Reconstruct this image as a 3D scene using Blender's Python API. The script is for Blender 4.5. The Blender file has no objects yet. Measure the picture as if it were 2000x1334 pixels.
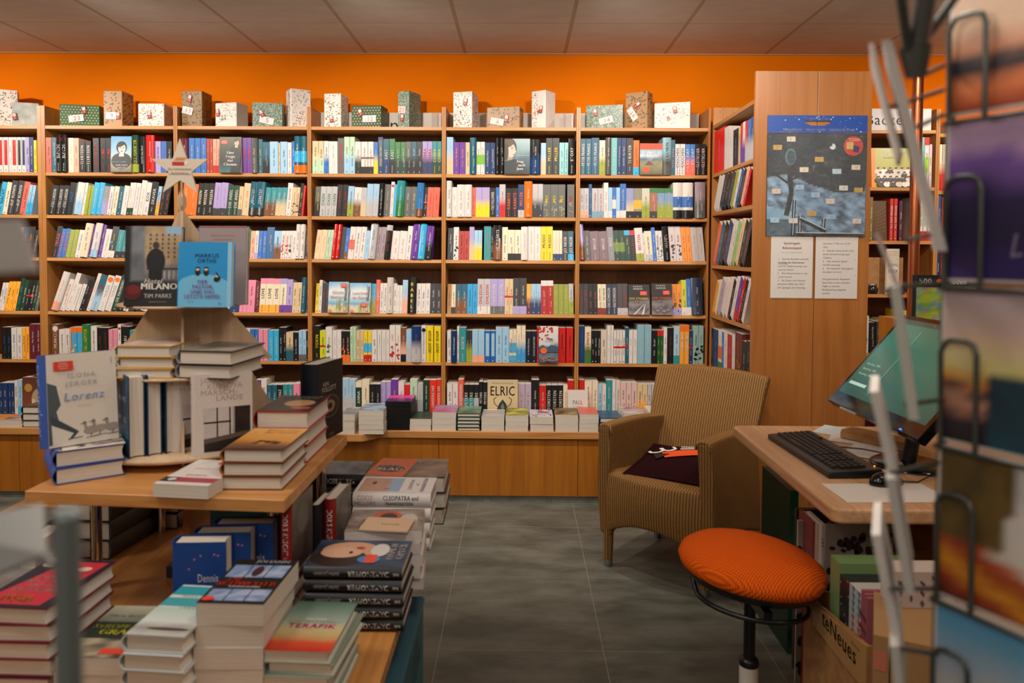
import bpy, math, random
from mathutils import Matrix, Vector, Euler

# ------------------------------------------------------------ camera
F = 1433.0; H = 1.454
YAW, PITCH, ROLL, SHIFT = 0.0105, 0.035, 0.0058, -0.0635
SC = bpy.context.scene; COL = SC.collection
cam_d = bpy.data.cameras.new('camera'); cam = bpy.data.objects.new('camera', cam_d); COL.objects.link(cam)
RC = Matrix.Rotation(YAW, 3, 'Z') @ Matrix.Rotation(math.pi/2-PITCH, 3, 'X') @ Matrix.Rotation(ROLL, 3, 'Z')
cam.matrix_world = Matrix.Translation((0, 0, H)) @ RC.to_4x4()
cam_d.sensor_width = 36; cam_d.lens = F/2000*36; cam_d.shift_y = SHIFT
cam_d.clip_start = 0.05
cam_d.dof.use_dof = True; cam_d.dof.focus_distance = 4.35; cam_d.dof.aperture_fstop = 4.0
SC.camera = cam
# ------------------------------------------------------------ view + world + lights
SC.view_settings.view_transform = 'Standard'; SC.view_settings.look = 'None'
SC.view_settings.gamma = 1.0; SC.view_settings.exposure = 0.0; SC.view_settings.use_curve_mapping = False
W = bpy.data.worlds.new('world'); SC.world = W; W.use_nodes = True
W.node_tree.nodes['Background'].inputs[0].default_value = (0.9, 0.85, 0.8, 1)
W.node_tree.nodes['Background'].inputs[1].default_value = 0.03

def light(name, typ, loc, target, energy, color, **kw):
    d = bpy.data.lights.new(name, typ); d.energy = energy; d.color = color
    for k, v in kw.items(): setattr(d, k, v)
    o = bpy.data.objects.new(name, d); COL.objects.link(o); o.location = loc
    o.rotation_euler = (Vector(target)-Vector(loc)).to_track_quat('-Z', 'Y').to_euler()
    return o
WARM = (1.0, 0.89, 0.78)
for x, y, e in ((-3.3, 3.2, 115), (-1.95, 3.2, 74), (-0.65, 3.2, 72), (0.6, 3.2, 72), (1.55, 2.3, 58), (2.9, 3.2, 85)):
    light('ceiling_spotlight', 'SPOT', (x-0.25, y, 2.62), (x+0.15, 4.4, 1.35), e, WARM,
          spot_size=math.radians(118), spot_blend=0.7, shadow_soft_size=0.05)
for x, y, e in ((-1.3, 1.0, 12), (0.2, 0.9, 4), (1.4, 1.7, 3)):
    light('overhead_soft_fill', 'AREA', (x, y, 2.66), (x, y+0.25, 0), e, WARM, shape='SQUARE', size=0.5)  # soft fill squares added out of view under the ceiling
for x, y, e in ((-1.9, 1.3, 19), (0.2, 0.9, 17), (2.2, 1.4, 11)):
    light('ceiling_fill_point', 'POINT', (x, y, 2.12), (x, y, 0), e, WARM, shadow_soft_size=0.12)  # unseen point lights added to brighten ceiling and walls
light('rear_soft_fill', 'AREA', (-0.6, -0.9, 2.66), (-0.6, 0.6, 0.6), 34, WARM, shape='RECTANGLE', size=3.0, size_y=1.2)  # broad soft fill added behind the camera

# ------------------------------------------------------------ pixel -> place (used once, at real planes)
def at(px, py, X=None, Y=None, Z=None):
    d = RC @ Vector(((px-1000)/F, (667-py)/F + SHIFT*2000/F, -1))
    if Y is not None: t = Y/d.y
    elif Z is not None: t = (Z-H)/d.z
    else: t = X/d.x
    return Vector((0, 0, H)) + d*t

# ------------------------------------------------------------ colours
def lin(c):
    return c/12.92 if c <= 0.04045 else ((c+0.055)/1.055)**2.4
def hx(s):
    if not isinstance(s, str): return s
    if len(s) == 1: s = PAL[s]
    return tuple(lin(int(s[i:i+2], 16)/255) for i in (0, 2, 4))
PAL = dict(w='dcd6d0', o='e6d9bd', k='17181a', g='62635f', d='34363a', l='b9b8ba', r='c9201c', O='ee7018', y='ecd018',
           b='2d6fc0', B='173a6b', c='35aede', t='2f8f95', G='2f7a3f', D='17402f', L='98a436', p='e58aa5', P='6b3a9a',
           v='a99bd0', s='9cc6e2', e='d6bd93', n='7c4a2a', m='641f30', h='eba88e', x='e5644f', z='1f5f74', q='b6d6b4',
           u='ffae30', a='9a8890')
CN = dict(w='white', o='cream', k='black', g='grey', d='charcoal', l='light grey', r='red', O='orange', y='yellow', b='blue',
          B='navy', c='cyan', t='teal', G='green', D='dark green', L='olive', p='pink', P='purple', v='lilac', s='sky-blue',
          e='beige', n='brown', m='maroon', h='peach', x='coral', z='petrol-blue', q='pale green', u='amber', a='mauve')
def mix(a, b, t):
    a = hx(a); b = hx(b); return tuple(a[i]*(1-t)+b[i]*t for i in range(3))

# ------------------------------------------------------------ materials
def mat(name, base=(0.8, 0.8, 0.8), rough=0.5, metal=0.0, fn=None, **kw):
    m = bpy.data.materials.new(name); m.use_nodes = True; nt = m.node_tree; b = nt.nodes['Principled BSDF']
    b.inputs['Base Color'].default_value = (*hx(base), 1); b.inputs['Roughness'].default_value = rough
    b.inputs['Metallic'].default_value = metal
    for k, v in kw.items(): b.inputs[k.replace('_', ' ')].default_value = v
    if fn: fn(nt, b)
    return m
def N(nt, typ, **kw):
    n = nt.nodes.new(typ)
    for k, v in kw.items():
        if k in n.inputs: n.inputs[k].default_value = v
        else: setattr(n, k, v)
    return n
def ramp(nt, stops):
    r = nt.nodes.new('ShaderNodeValToRGB'); e = r.color_ramp.elements
    while len(e) < len(stops): e.new(0.5)
    for i, (p, c) in enumerate(stops): e[i].position = p; e[i].color = (*hx(c), 1)
    return r
def coords(nt, scale=(1, 1, 1), rot=(0, 0, 0)):
    t = nt.nodes.new('ShaderNodeTexCoord'); m = nt.nodes.new('ShaderNodeMapping')
    m.inputs['Scale'].default_value = scale; m.inputs['Rotation'].default_value = rot
    nt.links.new(t.outputs['Object'], m.inputs['Vector']); return m
def bump(nt, b, src, strength=0.3, dist=0.002):
    n = N(nt, 'ShaderNodeBump', Strength=strength, Distance=dist)
    nt.links.new(src, n.inputs['Height']); nt.links.new(n.outputs[0], b.inputs['Normal'])
def f_print(nt, b):
    a = nt.nodes.new('ShaderNodeVertexColor'); a.layer_name = 'Col'
    nz = N(nt, 'ShaderNodeTexNoise', Scale=260.0, Detail=3.0); t = nt.nodes.new('ShaderNodeTexCoord')
    nt.links.new(t.outputs['Object'], nz.inputs['Vector'])
    hs = nt.nodes.new('ShaderNodeHueSaturation'); mr = N(nt, 'ShaderNodeMapRange'); mr.inputs['To Min'].default_value = 0.9; mr.inputs['To Max'].default_value = 1.1
    nt.links.new(nz.outputs['Fac'], mr.inputs['Value']); nt.links.new(mr.outputs[0], hs.inputs['Value'])
    nt.links.new(a.outputs['Color'], hs.inputs['Color']); nt.links.new(hs.outputs[0], b.inputs['Base Color'])
def f_pages(nt, b):
    m = coords(nt, (1400, 6, 6)); n = N(nt, 'ShaderNodeTexNoise', Scale=1.0, Detail=2.0)
    nt.links.new(m.outputs[0], n.inputs['Vector']); r = ramp(nt, [(0.3, 'b9b0a2'), (0.7, 'ddd5c9')])
    nt.links.new(n.outputs['Fac'], r.inputs[0]); nt.links.new(r.outputs[0], b.inputs['Base Color']); bump(nt, b, n.outputs['Fac'], 0.25, 0.0005)
def f_wood(c1, c2, axis, sc=1.0):
    def f(nt, b):
        s = [22*sc]*3; s['XYZ'.index(axis)] = 1.3*sc
        m = coords(nt, s); n = N(nt, 'ShaderNodeTexNoise', Scale=1.0, Detail=6.0, Roughness=0.6, Distortion=0.6)
        nt.links.new(m.outputs[0], n.inputs['Vector'])
        s2 = [150*sc]*3; s2['XYZ'.index(axis)] = 4*sc
        m2 = coords(nt, s2); n2 = N(nt, 'ShaderNodeTexNoise', Scale=1.0, Detail=3.0); nt.links.new(m2.outputs[0], n2.inputs['Vector'])
        mx = N(nt, 'ShaderNodeMath', operation='MULTIPLY_ADD'); nt.links.new(n2.outputs['Fac'], mx.inputs[0]); mx.inputs[1].default_value = 0.35
        nt.links.new(n.outputs['Fac'], mx.inputs[2])
        r = ramp(nt, [(0.45, c1), (0.85, c2)]); nt.links.new(mx.outputs[0], r.inputs[0]); nt.links.new(r.outputs[0], b.inputs['Base Color'])
    return f
def f_wall(nt, b):
    m = coords(nt, (1, 1, 1)); n = N(nt, 'ShaderNodeTexNoise', Scale=90.0, Detail=4.0); nt.links.new(m.outputs[0], n.inputs['Vector'])
    n2 = N(nt, 'ShaderNodeTexNoise', Scale=1.6, Detail=3.0); nt.links.new(m.outputs[0], n2.inputs['Vector'])
    r = ramp(nt, [(0.3, 'cf6800'), (0.7, 'da7200')]); nt.links.new(n2.outputs['Fac'], r.inputs[0]); nt.links.new(r.outputs[0], b.inputs['Base Color'])
    bump(nt, b, n.outputs['Fac'], 0.35, 0.002)
def f_grid(px, py, ox, oy, gap, gx, c1, c2, cg, nsc, bstr):
    # square tiles with joints, world/object metres
    def f(nt, b):
        t = nt.nodes.new('ShaderNodeTexCoord'); sp = nt.nodes.new('ShaderNodeSeparateXYZ'); nt.links.new(t.outputs['Object'], sp.inputs[0])
        ds = []
        for i, (p, o) in enumerate(((px, ox), (py, oy))):
            a = N(nt, 'ShaderNodeMath', operation='SUBTRACT'); nt.links.new(sp.outputs[i], a.inputs[0]); a.inputs[1].default_value = o
            q = N(nt, 'ShaderNodeMath', operation='PINGPONG'); nt.links.new(a.outputs[0], q.inputs[0]); q.inputs[1].default_value = p/2
            z_ = N(nt, 'ShaderNodeMath', operation='DIVIDE'); nt.links.new(q.outputs[0], z_.inputs[0]); z_.inputs[1].default_value = gx if i == 0 else 1.0; ds.append(z_)
        # pingpong is 0 at the joint
        mn = N(nt, 'ShaderNodeMath', operation='MINIMUM'); nt.links.new(ds[0].outputs[0], mn.inputs[0]); nt.links.new(ds[1].outputs[0], mn.inputs[1])
        lt = N(nt, 'ShaderNodeMath', operation='LESS_THAN'); nt.links.new(mn.outputs[0], lt.inputs[0]); lt.inputs[1].default_value = gap
        m = coords(nt, (nsc, nsc*2.2, nsc)); n = N(nt, 'ShaderNodeTexNoise', Scale=1.0, Detail=7.0, Roughness=0.62); nt.links.new(m.outputs[0], n.inputs['Vector'])
        r = ramp(nt, [(0.35, c1), (0.68, c2)]); nt.links.new(n.outputs['Fac'], r.inputs[0])
        mx = nt.nodes.new('ShaderNodeMix'); mx.data_type = 'RGBA'; nt.links.new(lt.outputs[0], mx.inputs['Factor'])
        nt.links.new(r.outputs[0], mx.inputs[6]); mx.inputs[7].default_value = (*hx(cg), 1); nt.links.new(mx.outputs[2], b.inputs['Base Color'])
        n3 = N(nt, 'ShaderNodeTexNoise', Scale=160.0, Detail=2.0); nt.links.new(t.outputs['Object'], n3.inputs['Vector'])
        bump(nt, b, n3.outputs['Fac'], bstr, 0.002)
    return f
def f_wicker(nt, b):
    t = nt.nodes.new('ShaderNodeTexCoord'); sp = nt.nodes.new('ShaderNodeSeparateXYZ'); nt.links.new(t.outputs['Object'], sp.inputs[0])
    sn = nt.nodes.new('ShaderNodeSeparateXYZ'); nt.links.new(t.outputs['Normal'], sn.inputs[0])
    ab = N(nt, 'ShaderNodeMath', operation='ABSOLUTE'); nt.links.new(sn.outputs[0], ab.inputs[0])
    gt = N(nt, 'ShaderNodeMath', operation='GREATER_THAN'); nt.links.new(ab.outputs[0], gt.inputs[0]); gt.inputs[1].default_value = 0.7
    mx = nt.nodes.new('ShaderNodeMix'); nt.links.new(gt.outputs[0], mx.inputs['Factor']); nt.links.new(sp.outputs[0], mx.inputs[2]); nt.links.new(sp.outputs[1], mx.inputs[3])
    def sine(src, per):
        a = N(nt, 'ShaderNodeMath', operation='MULTIPLY'); nt.links.new(src, a.inputs[0]); a.inputs[1].default_value = 2*math.pi/per
        s = N(nt, 'ShaderNodeMath', operation='SINE'); nt.links.new(a.outputs[0], s.inputs[0]); return s.outputs[0]
    rib = sine(mx.outputs[0], 0.0125); zz = N(nt, 'ShaderNodeMath', operation='ADD'); nt.links.new(sp.outputs[2], zz.inputs[0]); nt.links.new(sp.outputs[1], zz.inputs[1])
    wv = sine(zz.outputs[0], 0.0055)
    nz = N(nt, 'ShaderNodeTexNoise', Scale=130.0, Detail=3.0); nt.links.new(t.outputs['Object'], nz.inputs['Vector'])
    a1 = N(nt, 'ShaderNodeMath', operation='MULTIPLY_ADD'); nt.links.new(wv, a1.inputs[0]); a1.inputs[1].default_value = 0.14; nt.links.new(rib, a1.inputs[2])
    a2 = N(nt, 'ShaderNodeMath', operation='MULTIPLY_ADD'); nt.links.new(nz.outputs['Fac'], a2.inputs[0]); a2.inputs[1].default_value = 1.2; nt.links.new(a1.outputs[0], a2.inputs[2])
    mr = N(nt, 'ShaderNodeMapRange'); mr.inputs['From Min'].default_value = -0.9; mr.inputs['From Max'].default_value = 2.4; nt.links.new(a2.outputs[0], mr.inputs['Value'])
    r = ramp(nt, [(0.0, '43290b'), (0.5, '845c26'), (1.0, 'ad7f3c')]); nt.links.new(mr.outputs[0], r.inputs[0]); nt.links.new(r.outputs[0], b.inputs['Base Color'])
    bump(nt, b, mr.outputs[0], 0.9, 0.005)
def f_dots(c1, c2, per):
    def f(nt, b):
        t = nt.nodes.new('ShaderNodeTexCoord'); sp = nt.nodes.new('ShaderNodeSeparateXYZ'); nt.links.new(t.outputs['Object'], sp.inputs[0]); o = []
        for i in (0, 1):
            a = N(nt, 'ShaderNodeMath', operation='MULTIPLY'); nt.links.new(sp.outputs[i], a.inputs[0]); a.inputs[1].default_value = 2*math.pi/per
            s = N(nt, 'ShaderNodeMath', operation='SINE'); nt.links.new(a.outputs[0], s.inputs[0]); o.append(s)
        m = N(nt, 'ShaderNodeMath', operation='MULTIPLY'); nt.links.new(o[0].outputs[0], m.inputs[0]); nt.links.new(o[1].outputs[0], m.inputs[1])
        mr = N(nt, 'ShaderNodeMapRange'); mr.inputs['From Min'].default_value = -1.0; nt.links.new(m.outputs[0], mr.inputs['Value'])
        r = ramp(nt, [(0.2, c1), (0.8, c2)]); nt.links.new(mr.outputs[0], r.inputs[0]); nt.links.new(r.outputs[0], b.inputs['Base Color'])
        bump(nt, b, mr.outputs[0], 0.7, 0.003)
    return f
def f_noisecol(c1, c2, sc, bs=0.2, axis=None):
    def f(nt, b):
        m = coords(nt, (1, 1, 1)); n = N(nt, 'ShaderNodeTexNoise', Scale=sc, Detail=5.0); nt.links.new(m.outputs[0], n.inputs['Vector'])
        r = ramp(nt, [(0.35, c1), (0.7, c2)]); nt.links.new(n.outputs['Fac'], r.inputs[0]); nt.links.new(r.outputs[0], b.inputs['Base Color'])
        bump(nt, b, n.outputs['Fac'], bs, 0.002)
    return f
M = {}
M['print'] = mat('printed_paper', rough=0.42, fn=f_print)
M['gloss'] = mat('glossy_print', rough=0.16, fn=f_print)
M['matte'] = mat('matte_print', rough=0.75, fn=f_print)
M['pages'] = mat('paper_pages', rough=0.9, fn=f_pages)
M['wood'] = mat('beech_vertical', rough=0.42, fn=f_wood('a0662e', 'c08748', 'Z'))
M['woodx'] = mat('beech_horizontal', rough=0.42, fn=f_wood('ab7038', 'cc9456', 'X'))
M['woody'] = mat('beech_lengthwise', rough=0.42, fn=f_wood('a46a32', 'c48a4c', 'Y'))
M['panel'] = mat('cherry_panel', rough=0.4, fn=f_wood('94540f', 'b26e1c', 'Z', 0.7))
M['backpan'] = mat('shaded_back_board', rough=0.6, fn=f_wood('5e3410', '7a4a1c', 'Z', 0.7))  # side panel wood again, with compartment shade put into its colour
M['endpan'] = mat('end_panel_veneer', rough=0.38, fn=f_wood('9c5f2a', 'b4763c', 'Z', 0.6))
M['desk'] = mat('desk_top_beech', rough=0.4, fn=f_wood('b08058', 'd3a67e', 'Y', 1.2))
M['ply'] = mat('thin_plywood', rough=0.6, fn=f_wood('b89a78', 'd0b494', 'Z', 1.0))
M['wall'] = mat('orange_plaster', rough=0.85, fn=f_wall, Specular_IOR_Level=0.08)
M['plain'] = mat('cream_plaster', 'b9a48c', rough=0.9, fn=f_noisecol('b39d84', 'bfa98f', 3.0))
M['ceil'] = mat('ceiling_tiles', rough=0.95, fn=f_grid(0.6265, 0.6265, 0.275, 4.045, 0.0035, 3.0, 'cec8be', 'd8d2c8', 'b8a78f', 5, 0.3))
M['floor'] = mat('grey_floor_tiles', rough=0.5, fn=f_grid(0.6, 0.6, -0.287, 3.823, 0.0010, 1.3, '4a4d45', '74756a', '8c897e', 3.2, 0.12))
M['wicker'] = mat('woven_loom', rough=0.7, fn=f_wicker)
M['orangefab'] = mat('orange_mesh_fabric', rough=0.85, fn=f_dots('c04000', 'f06a06', 0.0095), Specular_IOR_Level=0.2)
M['metal'] = mat('brushed_steel', '9a9c9c', rough=0.35, metal=0.9, fn=lambda nt, b: None)
M['wire'] = mat('grey_wire', '5f6460', rough=0.4, metal=0.6)
M['polegrey'] = mat('satin_grey_pole', '7d8788', rough=0.45, metal=0.35)
M['chrome'] = mat('chrome', 'd0d0d0', rough=0.1, metal=1.0)
M['copper'] = mat('copper_pipe', 'c9774f', rough=0.28, metal=1.0, fn=None)
M['black'] = mat('black_plastic', '101113', rough=0.35)
M['blackg'] = mat('black_gloss', '08090b', rough=0.08)
M['white'] = mat('white_plastic', 'd9d4cc', rough=0.4)
M['greyp'] = mat('grey_plastic', 'a7a09b', rough=0.55)
M['plinth'] = mat('plinth_laminate', rough=0.35, fn=f_noisecol('5a5c58', '75766f', 14.0, 0.05))
M['card'] = mat('corrugated_cardboard', rough=0.8, fn=f_noisecol('9c6c3c', 'b28250', 26.0))
M['fabric'] = mat('aubergine_fabric', rough=0.95, fn=f_noisecol('1d0508', '2a0a10', 300.0, 0.5), Specular_IOR_Level=0.1)
M['film'] = mat('clear_film', 'ffffff', rough=0.06, Transmission_Weight=0.0, fn=None)
def f_film(nt, b):
    n = N(nt, 'ShaderNodeTexNoise', Scale=34.0, Detail=5.0, Distortion=2.5); t = nt.nodes.new('ShaderNodeTexCoord'); nt.links.new(t.outputs['Object'], n.inputs['Vector'])
    bp = N(nt, 'ShaderNodeBump', Strength=1.0, Distance=0.010); nt.links.new(n.outputs['Fac'], bp.inputs['Height'])
    g = N(nt, 'ShaderNodeBsdfGlossy', Roughness=0.07); nt.links.new(bp.outputs[0], g.inputs['Normal'])
    tr = nt.nodes.new('ShaderNodeBsdfTransparent'); mx = N(nt, 'ShaderNodeMixShader', Fac=0.11)
    nt.links.new(tr.outputs[0], mx.inputs[1]); nt.links.new(g.outputs[0], mx.inputs[2])
    nt.links.new(mx.outputs[0], nt.nodes['Material Output'].inputs['Surface'])
M['film'] = mat('clear_film_wrap', 'ffffff', fn=f_film)
def f_emit(nt, b):
    a = nt.nodes.new('ShaderNodeVertexColor'); a.layer_name = 'Col'
    nt.links.new(a.outputs['Color'], b.inputs['Emission Color']); b.inputs['Emission Strength'].default_value = 0.55
    nt.links.new(a.outputs['Color'], b.inputs['Base Color'])
M['screen'] = mat('screen_picture', rough=0.12, fn=f_emit)
def f_led(nt, b): b.inputs['Emission Strength'].default_value = 6.0
M['ledb'] = mat('blue_led', '0a40ff', fn=f_led); M['ledb'].node_tree.nodes['Principled BSDF'].inputs['Emission Color'].default_value = (0.02, 0.12, 1, 1)
M['ledo'] = mat('orange_led', 'ff7010', fn=f_led); M['ledo'].node_tree.nodes['Principled BSDF'].inputs['Emission Color'].default_value = (1, 0.25, 0.01, 1)

# ------------------------------------------------------------ glyphs
CH = "ABCDEFGHIJKLMNOPQRSTUVWXYZabcdefghijklmnopqrstuvwxyz0123456789ÄÖÜäöüßé.,:;!?-–/()&'„“•|+*…"
GL = {}
def make_glyphs():
    obs = []
    for ch in CH:
        for suf in ('', 'I'):
            cu = bpy.data.curves.new('g', 'FONT'); cu.body = ch+suf; cu.resolution_u = 2; cu.offset = 0.0
            o = bpy.data.objects.new('g', cu); COL.objects.link(o); obs.append((ch, suf, o))
    cu = bpy.data.curves.new('g', 'FONT'); cu.body = 'I'; o = bpy.data.objects.new('g', cu); COL.objects.link(o); obs.append(('REF', '', o))
    bpy.context.view_layer.update(); dg = bpy.context.evaluated_depsgraph_get(); res = {}
    for ch, suf, o in obs:
        me = o.evaluated_get(dg).to_mesh()
        vs = [(v.co.x, v.co.y) for v in me.vertices]; fs = [tuple(p.vertices) for p in me.polygons]
        res[(ch, suf)] = (vs, fs); o.evaluated_get(dg).to_mesh_clear()
    ref = max(v[0] for v in res[('REF', '')][0]); cap = max(v[1] for v in res[('REF', '')][0])
    for ch in CH:
        vs, fs = res[(ch, '')]; adv = max(v[0] for v in res[(ch, 'I')][0]) - ref
        GL[ch] = ([(x/cap, y/cap) for x, y in vs], fs, adv/cap)
    GL[' '] = ([], [], 0.38)
    for ch, suf, o in obs:
        cu = o.data; bpy.data.objects.remove(o); bpy.data.curves.remove(cu)
make_glyphs()

# ------------------------------------------------------------ mesh builder
class MB:
    def __init__(s): s.v = []; s.f = []; s.c = []; s.m = []; s.sm = []; s.M = None
    def _p(s, p):
        p = Vector(p); return s.M @ p if s.M else p
    def face(s, pts, col='w', m=0, cols=None, sm=False):
        b = len(s.v); s.v += [s._p(p) for p in pts]; s.f.append(tuple(range(b, b+len(pts))))
        c = cols or [hx(col)]*len(pts); s.c.append(c); s.m.append(m); s.sm.append(sm)
    def mesh(s, vs, fs, col='w', m=0, sm=False, cols=None):
        b = len(s.v); s.v += [s._p(p) for p in vs]
        hc = hx(col)
        for f in fs:
            s.f.append(tuple(b+i for i in f)); s.c.append([cols[i] for i in f] if cols else [hc]*len(f)); s.m.append(m); s.sm.append(sm)
    def box(s, x0, x1, y0, y1, z0, z1, col='w', m=0):
        v = [(x, y, z) for x in (x0, x1) for y in (y0, y1) for z in (z0, z1)]
        s.mesh(v, [(0, 1, 3, 2), (4, 6, 7, 5), (0, 4, 5, 1), (2, 3, 7, 6), (0, 2, 6, 4), (1, 5, 7, 3)], col, m)
    def prism(s, pts, d0, d1, fn, col='w', m=0):
        # pts 2-D outline, fn(u,v,d) -> point
        n = len(pts); v = [fn(u, w, d0) for u, w in pts]+[fn(u, w, d1) for u, w in pts]
        s.mesh(v, [tuple(range(n-1, -1, -1)), tuple(range(n, 2*n))]+[(i, (i+1) % n, n+(i+1) % n, n+i) for i in range(n)], col, m)
    def tube(s, path, r, n=10, col='w', m=0, closed=False, sm=True):
        P = [Vector(p) for p in path]; L = len(P); rs = r if isinstance(r, (list, tuple)) else [r]*L; vs = []; up = None
        for i in range(L):
            if closed: t = P[(i+1) % L]-P[i-1]
            else: t = P[min(i+1, L-1)]-P[max(i-1, 0)]
            t.normalize()
            if up is None: up = t.orthogonal().normalized()
            else: up = (up - t*up.dot(t)).normalized()
            w = t.cross(up)
            for k in range(n):
                a = 2*math.pi*k/n; vs.append(P[i]+(up*math.cos(a)+w*math.sin(a))*rs[i])
        fs = [(i*n+k, i*n+(k+1) % n, ((i+1) % L)*n+(k+1) % n, ((i+1) % L)*n+k) for i in range(L if closed else L-1) for k in range(n)]
        s.mesh(vs, fs, col, m, sm)
        if not closed: s.mesh(vs[:n], [tuple(range(n-1, -1, -1))], col, m); s.mesh(vs[-n:], [tuple(range(n))], col, m)
    def lathe(s, prof, n=32, col='w', m=0, sm=True, c=(0, 0, 0)):
        vs = [(c[0]+r*math.cos(2*math.pi*k/n), c[1]+r*math.sin(2*math.pi*k/n), c[2]+z) for r, z in prof for k in range(n)]
        s.mesh(vs, [(i*n+k, i*n+(k+1) % n, (i+1)*n+(k+1) % n, (i+1)*n+k) for i in range(len(prof)-1) for k in range(n)], col, m, sm)
        if prof[0][0] > 1e-4: s.mesh(vs[:n], [tuple(range(n-1, -1, -1))], col, m)
        if prof[-1][0] > 1e-4: s.mesh(vs[-n:], [tuple(range(n))], col, m)
    def grid(s, nu, nv, fn, col='w', m=0, sm=True, colfn=None):
        vs = [fn(i/nu, j/nv) for j in range(nv+1) for i in range(nu+1)]
        cs = [hx(colfn(i/nu, j/nv)) for j in range(nv+1) for i in range(nu+1)] if colfn else None
        s.mesh(vs, [(j*(nu+1)+i, j*(nu+1)+i+1, (j+1)*(nu+1)+i+1, (j+1)*(nu+1)+i) for j in range(nv) for i in range(nu)], col, m, sm, cs)
    def build(s, name, mats=('print',), parent=None, matrix=None, origin=None):
        me = bpy.data.meshes.new(name)
        vs = s.v
        if origin is not None: o0 = Vector(origin); vs = [v-o0 for v in vs]
        me.from_pydata([tuple(v) for v in vs], [], s.f)
        for k in mats: me.materials.append(M[k])
        ca = me.color_attributes.new('Col', 'FLOAT_COLOR', 'CORNER'); flat = []
        for c in s.c:
            for q in c: flat += [q[0], q[1], q[2], 1.0]
        ca.data.foreach_set('color', flat)
        me.polygons.foreach_set('material_index', s.m); me.polygons.foreach_set('use_smooth', s.sm); me.update()
        o = bpy.data.objects.new(name, me); COL.objects.link(o)
        if parent: o.parent = parent
        if matrix is not None: o.matrix_local = matrix
        elif origin is not None: o.location = origin
        return o
def tag(o, label=None, cat=None, group=None, kind=None):
    if label: o['label'] = label
    if cat: o['category'] = cat
    if group: o['group'] = group
    if kind: o['kind'] = kind
    return o
def empty(name, loc=(0, 0, 0), rz=0.0, label=None, cat=None, group=None, tilt=(0, 0)):
    o = bpy.data.objects.new(name, None); COL.objects.link(o); o.location = loc; o.rotation_euler = (tilt[0], tilt[1], rz); o.empty_display_size = 0.05
    return tag(o, label, cat, group)
def copy_tree(o, parent=None):
    c = o.copy(); COL.objects.link(c); c.parent = parent
    for ch in list(o.children): copy_tree(ch, c)
    return c
def bevel(o, w=0.004, seg=2):
    b = o.modifiers.new('bevel', 'BEVEL'); b.width = w; b.segments = seg; b.limit_method = 'ANGLE'; return o

# ------------------------------------------------------------ painter: flat ink on a surface
class Pt:
    def __init__(s, mb, fn, w, h, m=0, e=0.00018): s.mb, s.fn, s.w, s.h, s.m, s.k, s.e = mb, fn, w, h, m, 0, e; s.clip = False; s.lo = 0.0
    def P(s, u, v): return s.fn(u, v, s.e*s.k)
    def rect(s, u0, v0, u1, v1, c, c2=None, nu=1):
        s.k += 1; c2 = c2 or c; a, b = hx(c), hx(c2)       # c top, c2 bottom
        for i in range(nu):
            a0 = u0+(u1-u0)*i/nu; a1 = u0+(u1-u0)*(i+1)/nu
            s.mb.face([s.P(a0, v0), s.P(a1, v0), s.P(a1, v1), s.P(a0, v1)], m=s.m, cols=[b, b, a, a])
    def cl(s, p): return (min(max(p[0], s.lo), s.w), min(max(p[1], 0), s.h)) if s.clip else p
    def poly(s, pts, c):
        pts = [s.cl(p) for p in pts]; s.k += 1; s.mb.face([s.P(u, v) for u, v in pts], c, s.m)
    def ell(s, u, v, ru, rv, c, n=18, rot=0.0):
        s.k += 1; cr, sr = math.cos(rot), math.sin(rot)
        s.mb.face([s.P(*s.cl((u+ru*math.cos(a)*cr-rv*math.sin(a)*sr, v+ru*math.cos(a)*sr+rv*math.sin(a)*cr))) for a in [2*math.pi*i/n for i in range(n)]], c, s.m)
    def line(s, pts, wd, c):
        s.k += 1
        for (a, b), (p, q) in zip(pts, pts[1:]):
            l = math.hypot(p-a, q-b) or 1; nx, ny = -(q-b)/l*wd/2, (p-a)/l*wd/2
            s.mb.face([s.P(*s.cl(t)) for t in ((a+nx, b+ny), (a-nx, b-ny), (p-nx, q-ny), (p+nx, q+ny))], c, s.m)
    def img(s, u0, v0, u1, v1, nx, ny, f):
        s.k += 1; k = s.k
        s.mb.grid(nx, ny, lambda a, b: s.fn(u0+(u1-u0)*a, v0+(v1-v0)*b, s.e*k), m=s.m, sm=False, colfn=f)
    def text(s, t, u, v, hgt, c, rot=0, al='c', mx=None, bold=0.0, shear=0.0, sp=0.06, wide=1.0):
        s.k += 1; wd = sum((GL.get(ch, GL[' '])[2]+sp) for ch in t)*hgt*wide or 1e-6
        sx = wide
        if mx and wd > mx: sx = wide*mx/wd; wd = mx
        x = {'c': -wd/2, 'l': 0, 'r': -wd}[al]; r = math.radians(rot); cr, sr = math.cos(r), math.sin(r); hc = hx(c)
        bold *= .6; offs = [(0, 0)] if not bold else [(-bold, 0), (bold, 0)]
        for ch in t:
            vs, fs, adv = GL.get(ch, GL[' '])
            if vs:
                for dx, dy in offs:
                    q = []
                    for a, b in vs:
                        lx = x+(a+dx+b*shear)*hgt*sx; ly = (b-0.5+dy)*hgt
                        q.append(s.P(u+lx*cr-ly*sr, v+lx*sr+ly*cr))
                    s.mb.mesh(q, fs, hc, s.m)
            x += (adv+sp)*hgt*sx
def flatfn(o, U, V):
    o = Vector(o); U = Vector(U).normalized(); V = Vector(V).normalized(); n = U.cross(V)
    return lambda u, v, k: o+U*u+V*v+n*k
R = random.Random(7)
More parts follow.
